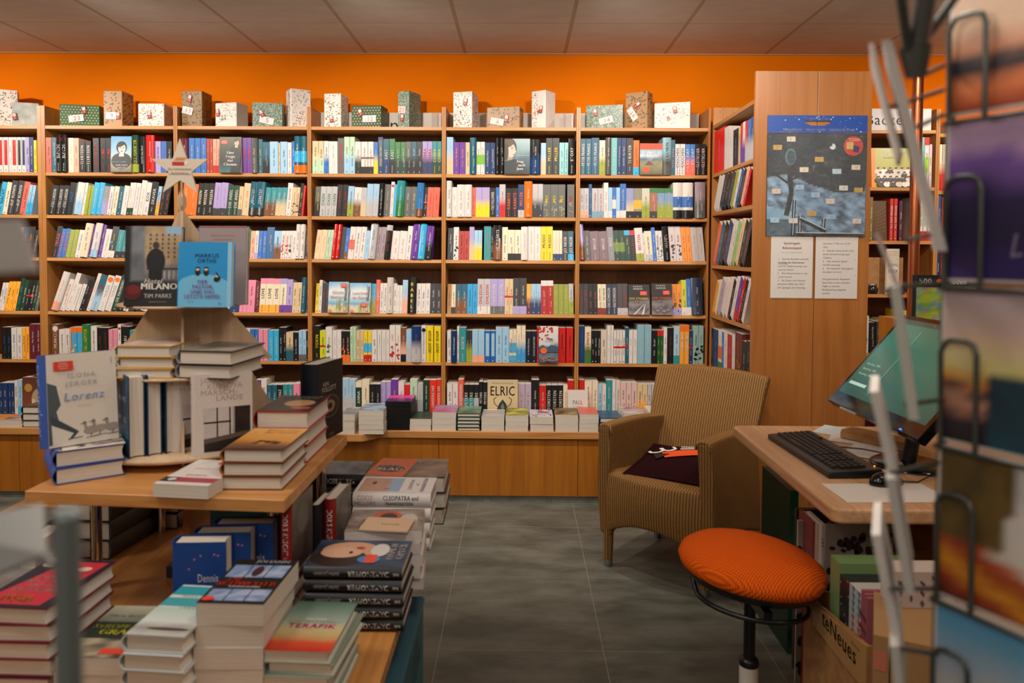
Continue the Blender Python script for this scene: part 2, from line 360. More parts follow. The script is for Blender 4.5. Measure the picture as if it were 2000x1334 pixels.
# ------------------------------------------------------------ books
WORDS = "ROMAN|Thriller|Das Meer|Kriminalroman|Sommer am Fluss|Die Nacht|DER WINTER|Das Haus|Erzählungen|LICHT|Die Insel|Der Garten|SCHATTEN|Am Ende|Die Reise|STILLE|Ein Jahr|Der Brief".split('|')
BIG = Matrix.Identity(4)
def pages(mb, t, w, h, bt, hard, m):
    x = t/2-bt; g = 0.003 if hard else 0.0004; y1 = w-g; z0, z1 = (g, h-g) if hard else (0.0002, h-0.0002)
    if not hard: mb.box(-x, x, bt, y1, z0, z1, 'e8e1d6', m); return
    n = 6; out = [(-x, bt)]+[(-x+2*x*i/n, y1-0.004*math.sin(math.pi*i/n)) for i in range(n+1)]+[(x, bt)]
    mb.prism(out, z0, z1, lambda u, v, d: (u, v, d), 'e8e1d6', m)
def cover(mb, t, w, h, bt, hard, col, m, edge=None, sp=None):
    e = edge or col; b = min(t*0.3, 0.008) if hard else 0.0006; n = 8 if hard else 1
    for sx in (-1, 1):
        a0, a1 = sorted((sx*(t/2-bt), sx*t/2)); mb.box(a0, a1, 0, w, 0, h, e if hard else col, m)
        xx = sx*(t/2+0.0001); q = [(xx, 0, 0), (xx, w, 0), (xx, w, h), (xx, 0, h)]
        mb.face(q if sx > 0 else q[::-1], col, m)
    bul = lambda u: -b*(1-(2*u/t)**2)
    out = [(-t/2+t*i/n, bul(-t/2+t*i/n)) for i in range(n+1)]; inn = [(u*(1-2*bt/t), v+bt) for u, v in reversed(out)]
    mb.prism(out+inn, 0, h, lambda u, v, d: (u, v, d), sp or col, m)
    return lambda u, v, k: Vector((u, bul(u)-k-0.0001, v))
def spine_art(P, t, h, tc, style, title, rg, R_):
    nu = 6 if R_ else 1; a = -t/2; b = t/2; big = None
    for s in style.split('+'):
        if not s: continue
        k, c = s[0], s[1:]
        if k == 'g': P.rect(a, 0, b, h*0.34, c, c, nu); P.rect(a, h*0.34, b, h*0.62, P.col, c, nu)
        elif k == 'b': P.rect(a, 0, b, h*0.22, c, None, nu)
        elif k == 't': P.rect(a, h*0.84, b, h, c, None, nu)
        elif k == 'm': P.rect(a, h*0.46, b, h*0.52, c, None, nu)
        elif k == 'q': P.rect(a, h*0.3, b, h*0.6, c, None, nu)
        elif k == 'B': P.rect(a*0.6, h*0.2, b*0.6, h*0.92, c, None, nu)
        elif k == 'c': P.ell(0, h*0.88, t*0.4, t*0.4, c, 12)
        elif k == 'p':                                    # printed motif blobs
            for i in range(7): P.ell(rg.uniform(-.3, .3)*t, h*rg.uniform(.08, .5), t*rg.uniform(.08, .26), h*rg.uniform(.01, .05), c, 8, rg.uniform(0, 3))
    if 'U' in style.split('+'):
        n = len(title)
        for i, ch in enumerate(title): P.text(ch, 0, h*(0.8-0.62*i/max(1, n-1)), min(t*0.55, h*0.085), tc, bold=0.03)
    elif title:
        P.text(title, 0, h*0.56, min(t*0.56, 0.017), tc, 90, 'c', h*0.62, bold=0.035)
        P.text(rg.choice(WORDS), 0, h*0.17, min(t*0.24, 0.006), tc, 90, 'c', h*0.16)
    elif tc:
        sz = min(t*rg.uniform(.22, .42), 0.009)
        P.text(rg.choice(WORDS), 0, h*rg.uniform(.6, .68), sz, tc, 90, 'c', h*0.4, bold=rg.choice((0, .04)))
        P.text(rg.choice(WORDS), rg.choice((0, 0, t*.12)), h*rg.uniform(.3, .36), sz*0.8, tc, 90, 'c', h*0.22)
    if tc and rg.random() < .8: P.ell(0, h*0.055, min(t*0.2, .003), min(t*0.2, .003), tc, 8)
def shelf_book(mb, t, w, h, col, tc, style, title, rg):
    R_ = 'R' in style.split('+'); bt = 0.0022 if R_ else 0.0008
    m = 2 if R_ else 0
    fn = cover(mb, t, w, h, bt, R_, col, m); pages(mb, t, w, h, bt, R_, 1)
    P = Pt(mb, fn, t, h, m, 0.00025); P.col = col; spine_art(P, t, h, tc, style, title, rg, R_)

MODES = dict(
    up=Matrix.Identity(3), face=Matrix(((0, 1, 0), (-1, 0, 0), (0, 0, 1))),
    back=Matrix(((-1, 0, 0), (0, -1, 0), (0, 0, 1))),
    flat=Matrix(((0, 1, 0), (0, 0, 1), (1, 0, 0))), flatspine=Matrix(((0, 0, -1), (0, 1, 0), (1, 0, 0))))
def jitter(c, rg): return c
def book(kind, label, mode, loc, rz=0.0, w=0.13, h=0.2, t=0.025, col='w', hard=True, edge=None, spcol=None, front=None, spine=None,
         group=None, lean=0.0, pivot=None, gloss=False, child=True, cat='book', turn=None, pcol=None):
    """front(P), spine(P) ink the cover and the spine"""
    mb = MB(); bt = 0.0024 if hard else 0.0008
    fn = cover(mb, t, w, h, bt, hard, col, 0, edge, spcol)
    if spine: P = Pt(mb, fn, t, h, 0, 0.0002); P.col = spcol or col; spine(P)
    if front: P = Pt(mb, flatfn((t/2+0.0003, 0, 0), (0, 1, 0), (0, 0, 1)), w, h, 0, 0.00016); P.col = col; P.clip = True; front(P)
    if not child: (mb.box(-t/2+bt, t/2-bt, bt, w-.0004, .0002, h-.0002, pcol, 0) if pcol else pages(mb, t, w, h, bt, hard, 1))
    m3 = MODES[mode]; off = Vector((0, 0, 0))
    if mode == 'flat': off = Vector((-w/2, 0, t/2))
    elif mode == 'flatspine': off = Vector((h/2, 0, t/2))
    elif mode == 'face': off = Vector((-w/2, 0, 0))
    mt = Matrix.Translation(loc) @ Matrix.Rotation(rz, 4, 'Z') @ Matrix.Rotation(lean, 4, 'X') @ Matrix.Translation(off)
    if turn: mt = mt @ turn
    mt = mt @ m3.to_4x4()
    o = mb.build(kind, ('gloss' if gloss else 'print', 'pages'), matrix=mt)
    tag(o, label, cat, group)
    if child:
        pm = MB(); pages(pm, t, w, h, bt, hard, 0); pm.build('page_block', ('pages',), parent=o)
    return o
def stack(kind, labels, mode, loc, n, rz=0.0, t=0.03, group=None, topfront=None, jit=0.004, jr=1.5, **kw):
    """n lying books one on the other; labels from bottom to top (list or fn(i))"""
    z = loc[2]; rg = random.Random(int(abs(loc[0]*1000)+n*7)); last = None
    for i in range(n):
        tt = t[i] if isinstance(t, (list, tuple)) else t
        lb = labels(i) if callable(labels) else labels[i]
        f = kw.get('front') if (i == n-1) else None
        k2 = dict(kw); k2['front'] = f
        last = book(kind, lb, mode, (loc[0]+rg.uniform(-jit, jit), loc[1]+rg.uniform(-jit, jit), z), rz+math.radians(rg.uniform(-jr, jr)), t=tt, group=group, **k2)
        z += tt+0.0007
    return z
def rank(i, n):
    if n == 1: return 'single'
    if i == n-1: return 'topmost'
    if i == 0: return 'bottom'
    return {1: 'second from bottom', 2: 'third from bottom', 3: 'fourth from bottom', 4: 'fifth from bottom', 5: 'sixth from bottom'}[i]

# ---- cover pictures
def person(P, u, v, s, skin='e0b394', hair='1c1410', top='333333', light=None):
    """small head and shoulders, s = head height"""
    P.ell(u, v-s*1.15, s*0.95, s*0.75, top, 20)
    P.poly([(u-s*.18, v-s*.2), (u+s*.18, v-s*.2), (u+s*.24, v-s*.75), (u-s*.24, v-s*.75)], skin)
    P.ell(u, v+s*.1, s*.5, s*.58, hair, 20); P.ell(u+s*.03, v-s*.02, s*.35, s*.46, skin, 20)
    P.ell(u-s*.1, v+s*.36, s*.36, s*.2, hair, 16, .3)
    for d in (-.13, .18): P.ell(u+s*d, v+s*.03, s*.07, s*.03, '2a201c', 8); P.line([(u+s*(d-.1), v+s*.12), (u+s*(d+.1), v+s*.12)], s*.03, '2a201c')
    P.line([(u+s*.03, v), (u+s*.07, v-s*.16), (u, v-s*.17)], s*.025, '8a6650'); P.ell(u+s*.02, v-s*.27, s*.12, s*.035, '8a3c38', 10)
def sticker(P, u, v, w, h, c='e5431d'):
    P.rect(u, v, u+w, v+h, c); [P.text('SPIEGEL' if i == 0 else 'Bestseller', u+w/2, v+h*(.7-.38*i), h*.2, 'w', mx=w*.8) for i in (0, 1)]
def n2(u, v, s=0): return (math.sin(u*12.9+v*78.2+s)*43758.5) % 1
def ns(u, v, s=0):
    i, j = math.floor(u), math.floor(v); a, b = u-i, v-j; a = a*a*(3-2*a); b = b*b*(3-2*b)
    return (n2(i, j, s)*(1-a)+n2(i+1, j, s)*a)*(1-b)+(n2(i, j+1, s)*(1-a)+n2(i+1, j+1, s)*a)*b
def fb(u, v, s=0): return (ns(u, v, s)+.5*ns(u*2, v*2, s)+.25*ns(u*4, v*4, s))/1.75
def g3(stops, t):
    for (a, ca), (b, cb) in zip(stops, stops[1:]):
        if t <= b: return mix(ca, cb, max(0, min(1, (t-a)/(b-a))))
    return hx(stops[-1][1])
def sky(stops, n=.12, sc=4, s=0): return lambda a, b: g3(stops, b+(fb(a*sc, b*sc*1.6, s)-.5)*n*2)
def c_sky_woman(P):
    w, h = P.w, P.h; P.img(0, 0, w, h, 8, 12, sky([(0, '6b6a60'), (.35, 'b6a98c'), (.45, '9fc0cf'), (1, '4f94c4')]))
    person(P, w*.52, h*.66, w*.52, 'c9c4bd', '16181a', '3b3b3c'); P.text('BLAUER HIMMEL', w*.45, h*.28, h*.035, '7fb9e0', mx=w*.7, bold=.04)
    P.text('NUR DIESE', w*.55, h*.19, h*.045, 'w', mx=w*.6, bold=.05); P.text('NACHT', w*.55, h*.12, h*.045, 'w', mx=w*.6, bold=.05)
def c_chemie(P):
    w, h = P.w, P.h; P.img(0, 0, w, h, 8, 10, sky([(0, '2b6f74'), (.25, '1c2a2a'), (.6, '29301f'), (1, '4a4a2a')]))
    person(P, w*.78, h*.84, w*.3, 'd9b48c', '2a1c10', '15171a'); sticker(P, w*.08, h*.8, w*.3, h*.1)
    P.poly([(w*.5, 0), (w*.95, 0), (w*.98, h*.5), (w*.62, h*.45)], '20242a')
    for i, s in enumerate(('Eine', 'Frage', 'der', 'Chemie')): P.text(s, w*.52, h*(.56-.11*i), h*.075, 'f0ebe2', bold=.05, mx=w*.7)
def c_jane(P):
    w, h = P.w, P.h; P.img(0, 0, w, h, 8, 10, sky([(0, '2b3a40'), (.4, '46606a'), (.7, '86a2a8'), (1, '9db5b8')]))
    P.ell(w*.12, h*.72, w*.36, h*.34, '4a4038', 24); P.poly([(w*.02, h*.3), (w*.3, h*.3), (w*.34, h*.5), (w*.02, h*.6)], '9a8c80'); P.ell(w*.22, h*.68, w*.22, h*.22, 'b5a698', 24, .15); P.ell(w*.26, h*.66, w*.17, h*.19, 'c6b8aa', 24, .15); P.ell(w*.08, h*.86, w*.3, h*.12, '5c4e42', 20, .3); P.ell(w*.06, h*.62, w*.1, h*.26, '4a4038', 20); P.ell(w*.3, h*.72, w*.05, h*.01, '2a2622', 8, .1); P.line([(w*.24, h*.765), (w*.36, h*.76)], h*.008, '4a4038'); P.poly([(w*.4, h*.72), (w*.47, h*.62), (w*.4, h*.6)], 'c6b8aa'); P.ell(w*.37, h*.545, w*.05, h*.012, '8a5a54', 8); P.ell(w*.36, h*.3, w*.3, h*.1, '333b3e', 16)
    P.poly([(0, 0), (w*.9, 0), (w*.75, h*.32), (w*.4, h*.42), (0, h*.35)], '333b3e')
    for i, s in enumerate(('Frag', 'nach', 'Jane')): P.text(s, w*(.62+.06*(i == 1)), h*(.35-.1*i), h*.07, 'f0ebe2', bold=.05, mx=w*.4)
    P.text('Roman einer Suche', w*.7, h*.52, h*.03, 'w', mx=w*.5)
def c_wild(P):
    w, h = P.w, P.h; P.img(0, 0, w, h, 8, 10, sky([(0, '5c5540'), (.35, '8d8a5c'), (.5, '3f5f78'), (.62, 'd8e4ea'), (.72, '57a3c8'), (1, 'a8cadb')]))
    P.rect(0, h*.8, w, h, 'e8481a'); P.text('WILDUR', w*.5, h*.71, h*.13, 'w', mx=w*.95, bold=.06); P.text('LIV KAMM', w*.5, h*.9, h*.06, '28445c', mx=w*.8)
    P.poly([(w*.2, h*.3), (w*.4, h*.44), (w*.62, h*.3)], '6b3a24'); P.ell(w*.28, h*.16, w*.16, h*.09, 'e8481a')
def c_strand(tc):
    def f(P):
        w, h = P.w, P.h; P.img(0, 0, w, h, 10, 12, sky([(0, '8d8688'), (.18, '4a4547'), (.35, '8a8284'), (.5, '2a2728'), (1, '262627')], .2))
        if tc == 'y':
            P.poly([(w*.2, 0), (w*.3, 0), (w*.75, h*.34), (w*.72, h*.34)], 'd0c8cc'); P.poly([(w*.6, 0), (w*.72, 0), (w*.8, h*.34), (w*.78, h*.34)], 'd0c8cc')
        else:
            for a, b, r in ((.3, .12, .14), (.6, .1, .16), (.45, .2, .1), (.8, .14, .12), (.55, .28, .08)): P.ell(w*a, h*b, w*r, h*r*.5, '5c5557'); P.ell(w*a, h*b+h*r*.12, w*r*.7, h*r*.25, '8a8284')
        P.text('KAREN', w*.45, h*.93, h*.05, 'w', mx=w*.62, sp=.3); P.text('SANDER', w*.45, h*.85, h*.055, 'w', mx=w*.64, bold=.05); sticker(P, w*.55, h*.64, w*.33, h*.13)
        P.text('DER STRAND', w*.48, h*.53, h*.07, 'e8c34a' if tc == 'y' else 'e5673a', mx=w*.9, bold=.05); P.text('ROMAN', w*.45, h*.44, h*.028, 'w', sp=.3)
    return f
def c_coast(t1, t2, flip=0):
    def f(P):
        w, h = P.w, P.h; P.img(0, 0, w, h, 10, 14, sky([(0, 'cfc08a'), (.22, 'd8cfae'), (.3, '5f9fc8'), (.42, 'a9cfe0'), (.7, 'dfe6e6'), (1, '6fb0dc')]))
        rg = random.Random(3+flip)
        for i in range(30): x = w*rg.uniform(.4, 1); P.line([(x, h*rg.uniform(0, .2)), (x+w*rg.uniform(-.08, .08), h*rg.uniform(.2, .45))], w*.012, rg.choice(('8a9a4a', 'a8a860', '5f7a3a')))
        for i in range(6): P.line([(w*(.86+rg.uniform(-.05, .05)), h*.4), (w*(.9+rg.uniform(-.1, .06)), h*rg.uniform(.75, .95))], w*.02, '6a625c')
        P.text(t1, w*.5, h*.66, h*.09, 'c8583c', mx=w*.8); P.text(t2, w*.5, h*.5, h*.09, 'c8583c', mx=w*.8); sticker(P, w*(.62 if not flip else .55), h*(.82 if not flip else .2), w*.28, h*.12)
        P.ell(w*.1, h*.06, w*.07, h*.05, 'e07860'); P.ell(w*.82, h*.09, w*.07, h*.05, 'e8948a')
    return f
def c_maple(P):
    w, h = P.w, P.h; P.img(0, 0, w, h, 8, 12, sky([(0, '3b2026'), (.12, '7a7a80'), (.3, '4a6478'), (.42, '2e4a60'), (.5, 'c3c9cc'), (1, 'd9d6d2')]))
    rg = random.Random(5)
    for i in range(26): P.ell(w*rg.uniform(.02, .7), h*(1-rg.uniform(.02, .16)-(.2 if i % 4 == 0 else 0)), w*.06, h*.025, 'c42a24', 6, rg.uniform(0, 3))
    P.poly([(0, h*.42), (w*.2, h*.5), (w*.4, h*.42), (w*.65, h*.5), (w, h*.44), (w, h*.3), (0, h*.3)], '3c5468')
    P.text('Kanada', w*.55, h*.66, h*.04, '4a6a84', mx=w*.5); P.text('im Wind', w*.55, h*.6, h*.04, '4a6a84'); P.ell(w*.25, h*.34, w*.17, h*.085, 'e8652a')
    for i in range(8): P.line([(w*rg.uniform(0, .4), h*rg.uniform(.02, .12)), (w*rg.uniform(.5, 1), h*rg.uniform(.02, .16))], h*.012, rg.choice(('8a2a26', 'b9b8ba', '20242a')))
def c_elric(P):
    w, h = P.w, P.h; P.img(0, 0, w, h, 8, 10, sky([(0, 'b69c72'), (.5, 'd2bd95'), (1, 'c9b48c')], .2))
    P.text('MICHAEL MOORCOCK', w*.5, h*.92, h*.035, '5a4a38', mx=w*.7); P.text('ELRIC', w*.5, h*.72, h*.24, '171411', mx=w*.84, bold=.02)
    P.poly([(w*.2, 0), (w*.38, h*.38), (w*.5, h*.5), (w*.62, h*.38), (w*.72, 0)], '2c3230'); P.poly([(w*.44, h*.3), (w*.5, h*.42), (w*.56, h*.3), (w*.5, h*.2)], '6c7468')
    for s in (-1, 1): P.line([(w*(.5+s*.14), h*.3), (w*(.5+s*.26), h*.38), (w*(.5+s*.3), h*.5), (w*(.5+s*.2), h*.56)], w*.02, '20201c')
    P.ell(w*.8, h*.1, w*.1, h*.06, '7a2a24')
COV = dict(nex=c_sky_woman, che=c_chemie, jan=c_jane, wil=c_wild, st1=c_strand('y'), st2=c_strand('O'), glu=c_coast('Glücks', 'Wählerin'),
           leu=c_coast('Leuchten', 'der Blätter', 1), map=c_maple, elr=c_elric)
CLAB = dict(nex='face-out book with portrait of a short-haired woman against pale blue sky', che='face-out dark green book with woman in black beside large cream lettering',
            jan="face-out grey-blue book with close-up of a pale woman's face", wil='face-out book with orange top and white capitals over an island coast',
            st1='face-out dark book with yellow lettering over railway tracks and two-line white heading', st2='face-out dark book with orange lettering over beach stones',
            glu='face-out blue sky beach book with orange sticker at its top', leu='face-out lakeside beach book with orange sticker near its bottom',
            map='face-out pale book with red maple leaves over a mountain lake', elr='face-out tan book with big black capitals and a dark helmet')
# ------------------------------------------------------------ room shell
YS, YW = 4.40, 4.66                       # bookcase front plane, back wall
ZC = at(1000, 104.5, Y=YW).z
def struct(name, mb, m, **kw):
    o = mb.build(name, (m,), **kw); o['kind'] = 'structure'; return o
def slab(name, m, *b):
    q = MB(); q.box(*b); return struct(name, q, m)
slab('floor', 'floor', -4.3, 3.7, -2.6, 4.8, -0.1, 0)
slab('ceiling', 'ceil', -4.3, 3.7, -2.6, 4.8, ZC, ZC+0.1)
slab('wall_back', 'wall', -4.3, 3.7, YW+0.004, YW+0.14, 0, ZC)
slab('wall_left', 'plain', -4.3, -4.2, -2.6, YW, 0, ZC)
slab('wall_right', 'plain', 3.6, 3.7, -2.6, YW, 0, ZC)
slab('wall_rear', 'plain', -4.2, 3.6, -2.6, -2.5, 0, ZC)
q = MB(); q.box(-4.2, 3.6, YW-0.006, YW+0.003, ZC-0.006, ZC, 'a8906c'); struct('trim_1', q, 'matte')

# ------------------------------------------------------------ the wall bookcase
zr = [at(1000, y, Y=YS).z for y in (248.6, 340.6, 424.3, 508.2, 613.4, 708.6)]   # tops of the shelf boards
TH = 0.0195
ZT = at(1000, 209.5, Y=YS).z
ZL = at(1000, 843.8, Y=4.17).z; ZLB = at(1000, 857.3, Y=4.17).z
Z6 = ZL+0.026
TILT = [0, 0, 0.05, 0.19, 0.19, 0]
xd = [at(82.5, 420, Y=YS).x, at(344, 420, Y=YS).x, at(604.3, 420, Y=YS).x, at(866.5, 420, Y=YS).x, at(1128.5, 420, Y=YS).x, at(1385.5, 420, Y=YS).x]
xb = [(xd[0]-0.81, xd[0])]+[(xd[i], xd[i+1]) for i in range(5)]
SIDE = 0.0125
BN = ['cut-off far left bay', 'bay one right of the far left bay', 'second', 'third', 'fourth', 'fifth']
def unit(x0, x1, zs, tl, ya, label, sl=SIDE, sr=SIDE, zt=ZT, zl=ZL, dep=0.255, group='wooden bookcase bays along the orange wall', holes=True):
    u = empty('bookcase_bay', ((x0+x1)/2, ya, zl), 0, label, 'bookcase', group)
    def loc(mb, name, m): o = mb.build(name, (m,) if isinstance(m, str) else m, origin=None); o.parent = u; o.matrix_parent_inverse = Matrix.Translation(u.location).inverted(); return o
    for a, b, s in ((x0, x0+sl, 1), (x1-sr, x1, -1)):
        p = MB(); p.box(a+0.0006, b-0.0006, ya, ya+dep, zl, zt)
        if holes:
            xx = b if s > 0 else a
            z = zl+0.1
            while z < zt-0.06:
                p.mesh([(xx+s*0.0002, ya+0.035+0.0022*math.cos(k*1.047)*s, z+0.0022*math.sin(k*1.047)) for k in range(6)], [tuple(range(6))], '2a1a0c', 1); z += 0.032
        loc(p, 'side_panel', ('wood', 'matte'))
    p = MB(); p.box(x0+sl, x1-sr, ya+dep-0.006, ya+dep, zl, zt-0.055); loc(p, 'back_panel', 'backpan')
    for z, t in zip(zs, tl):
        p = MB(); p.box(x0+sl+0.0006, x1-sr-0.0006, 0.0015, dep-0.012, -TH, 0)
        o = loc(p, 'shelf', 'woodx'); o.matrix_parent_inverse = Matrix.Translation(u.location).inverted()
        o.location = (0, ya, z); o.rotation_euler = (-t, 0, 0)
    p = MB(); p.box(x0+sl, x1-sr, ya+0.002, ya+dep-0.007, zl, zl+0.026); loc(p, 'bottom_board', 'woodx')
    return u
for i, (a, b) in enumerate(xb):
    lb = ['bookcase bay cut off by the left edge of the photo', 'bookcase bay behind the wooden tree display, left of the star', 'bookcase bay right of the wooden star, behind the tree display',
          'bookcase bay holding the green spruce-gold gift on its top', 'bookcase bay with the face-out tan book low down', 'bookcase bay directly behind the woven armchair'][i]
    unit(a, b, zr, TILT, YS, lb, sl=0.024 if i == 1 else SIDE, sr=0.024 if i == 0 else SIDE)
XE = xb[-1][1]

# base cabinets, ledge, plinth
YC = 4.19
seams = [xb[0][0], at(38, 900, Y=YC).x-0.80*0, at(38, 900, Y=YC).x+0.80, at(590, 900, Y=YC).x, at(857, 900, Y=YC).x, at(1128.6, 900, Y=YC).x, XE]
seams[2] = (seams[1]+seams[3])/2
ZP = at(1000, 968.5, Y=YC).z
for i in range(6):
    a, b = seams[i], seams[i+1]
    q = MB(); q.box(a+.0015, b-.0015, YC+0.019, YW-0.002, ZP, ZLB-0.001)
    o = q.build('base_cabinet', ('panel',)); d = MB(); d.box(a+.0015, b-.0015, YC, YC+0.018, ZP, ZLB-0.006); d.build('door', ('panel',), parent=o)
    tag(o, ['smooth wooden base cabinet at the cut-off left end of the ledge', 'smooth wooden base cabinet below the ledge, left of the display table', 'wooden base cabinet hidden behind the display table stacks',
            'wooden base cabinet just right of the display table corner', 'wide wooden base cabinet below the ledge, middle of the aisle', 'wooden base cabinet half hidden by the woven armchair'][i], 'cabinet', 'base cabinets under the book ledge')
q = MB(); q.box(xb[0][0], XE, 4.17, YS+0.0, ZLB, ZL); q.box(xb[0][0], XE, YS, YW-0.001, ZLB, ZL)
x1 = at(745, 850, Y=4.17).x; x0 = at(560, 850, Y=4.17).x
q.prism([(x0-.1, 4.171), (x0, 4.08), (x1-.09, 4.08), (x1, 4.171)], ZLB-.0005, ZL-.0005, lambda u, v, d: (u, v, d))
tag(bevel(q.build('ledge', ('woodx',)), .002, 1), 'long wooden display ledge running under the bookcase bays', 'ledge')
q = MB(); xs = [xb[0][0], -2.6, -1.7, at(960, 980, Y=4.2).x-0.95, at(960, 980, Y=4.2).x, at(1068, 980, Y=4.2).x, XE]
for i in range(6): q.box(xs[i]+.0006, xs[i+1]-.0006, 4.2, 4.215, 0.0, ZP-.001)
tag(q.build('plinth', ('plinth',)), 'grey metallic plinth strip below the base cabinets', 'plinth')

# header boards standing behind the gifts
for i, (pa, pb) in ((3, (626, 862)), (4, (871, 1124)), (5, (1133, 1365))):
    xa, xc = max(at(pa, 235, Y=4.60).x, xb[i][0]+.016), min(at(pb, 235, Y=4.60).x, xb[i][1]-.016); zt = at(1000, 221, Y=4.60).z
    q = MB(); q.box(xa, xc, 4.60, 4.606, zr[0]+.001, zt, 'c9c3bb')
    q.box(xc-.06, xc-.02, 4.592, 4.6, zr[0]+.001, zt-.003, 'b3aca4')
    P = Pt(q, flatfn((0, 4.5998, 0), (1, 0, 0), (0, 0, 1)), 1, 1)
    if i == 3: P.text('n', at(771, 241, Y=4.60).x, at(771, 241, Y=4.60).z-.01, 0.085, '1a1a1c')
    tag(q.build('header_board', ('matte',)), ['', '', '', 'pale header board with a black letter n behind the gifts', 'blank pale header board behind the brown numbered-six gift', 'blank pale header board behind the grey-green gift, right end'][i], 'sign', 'pale header boards behind the gifts')

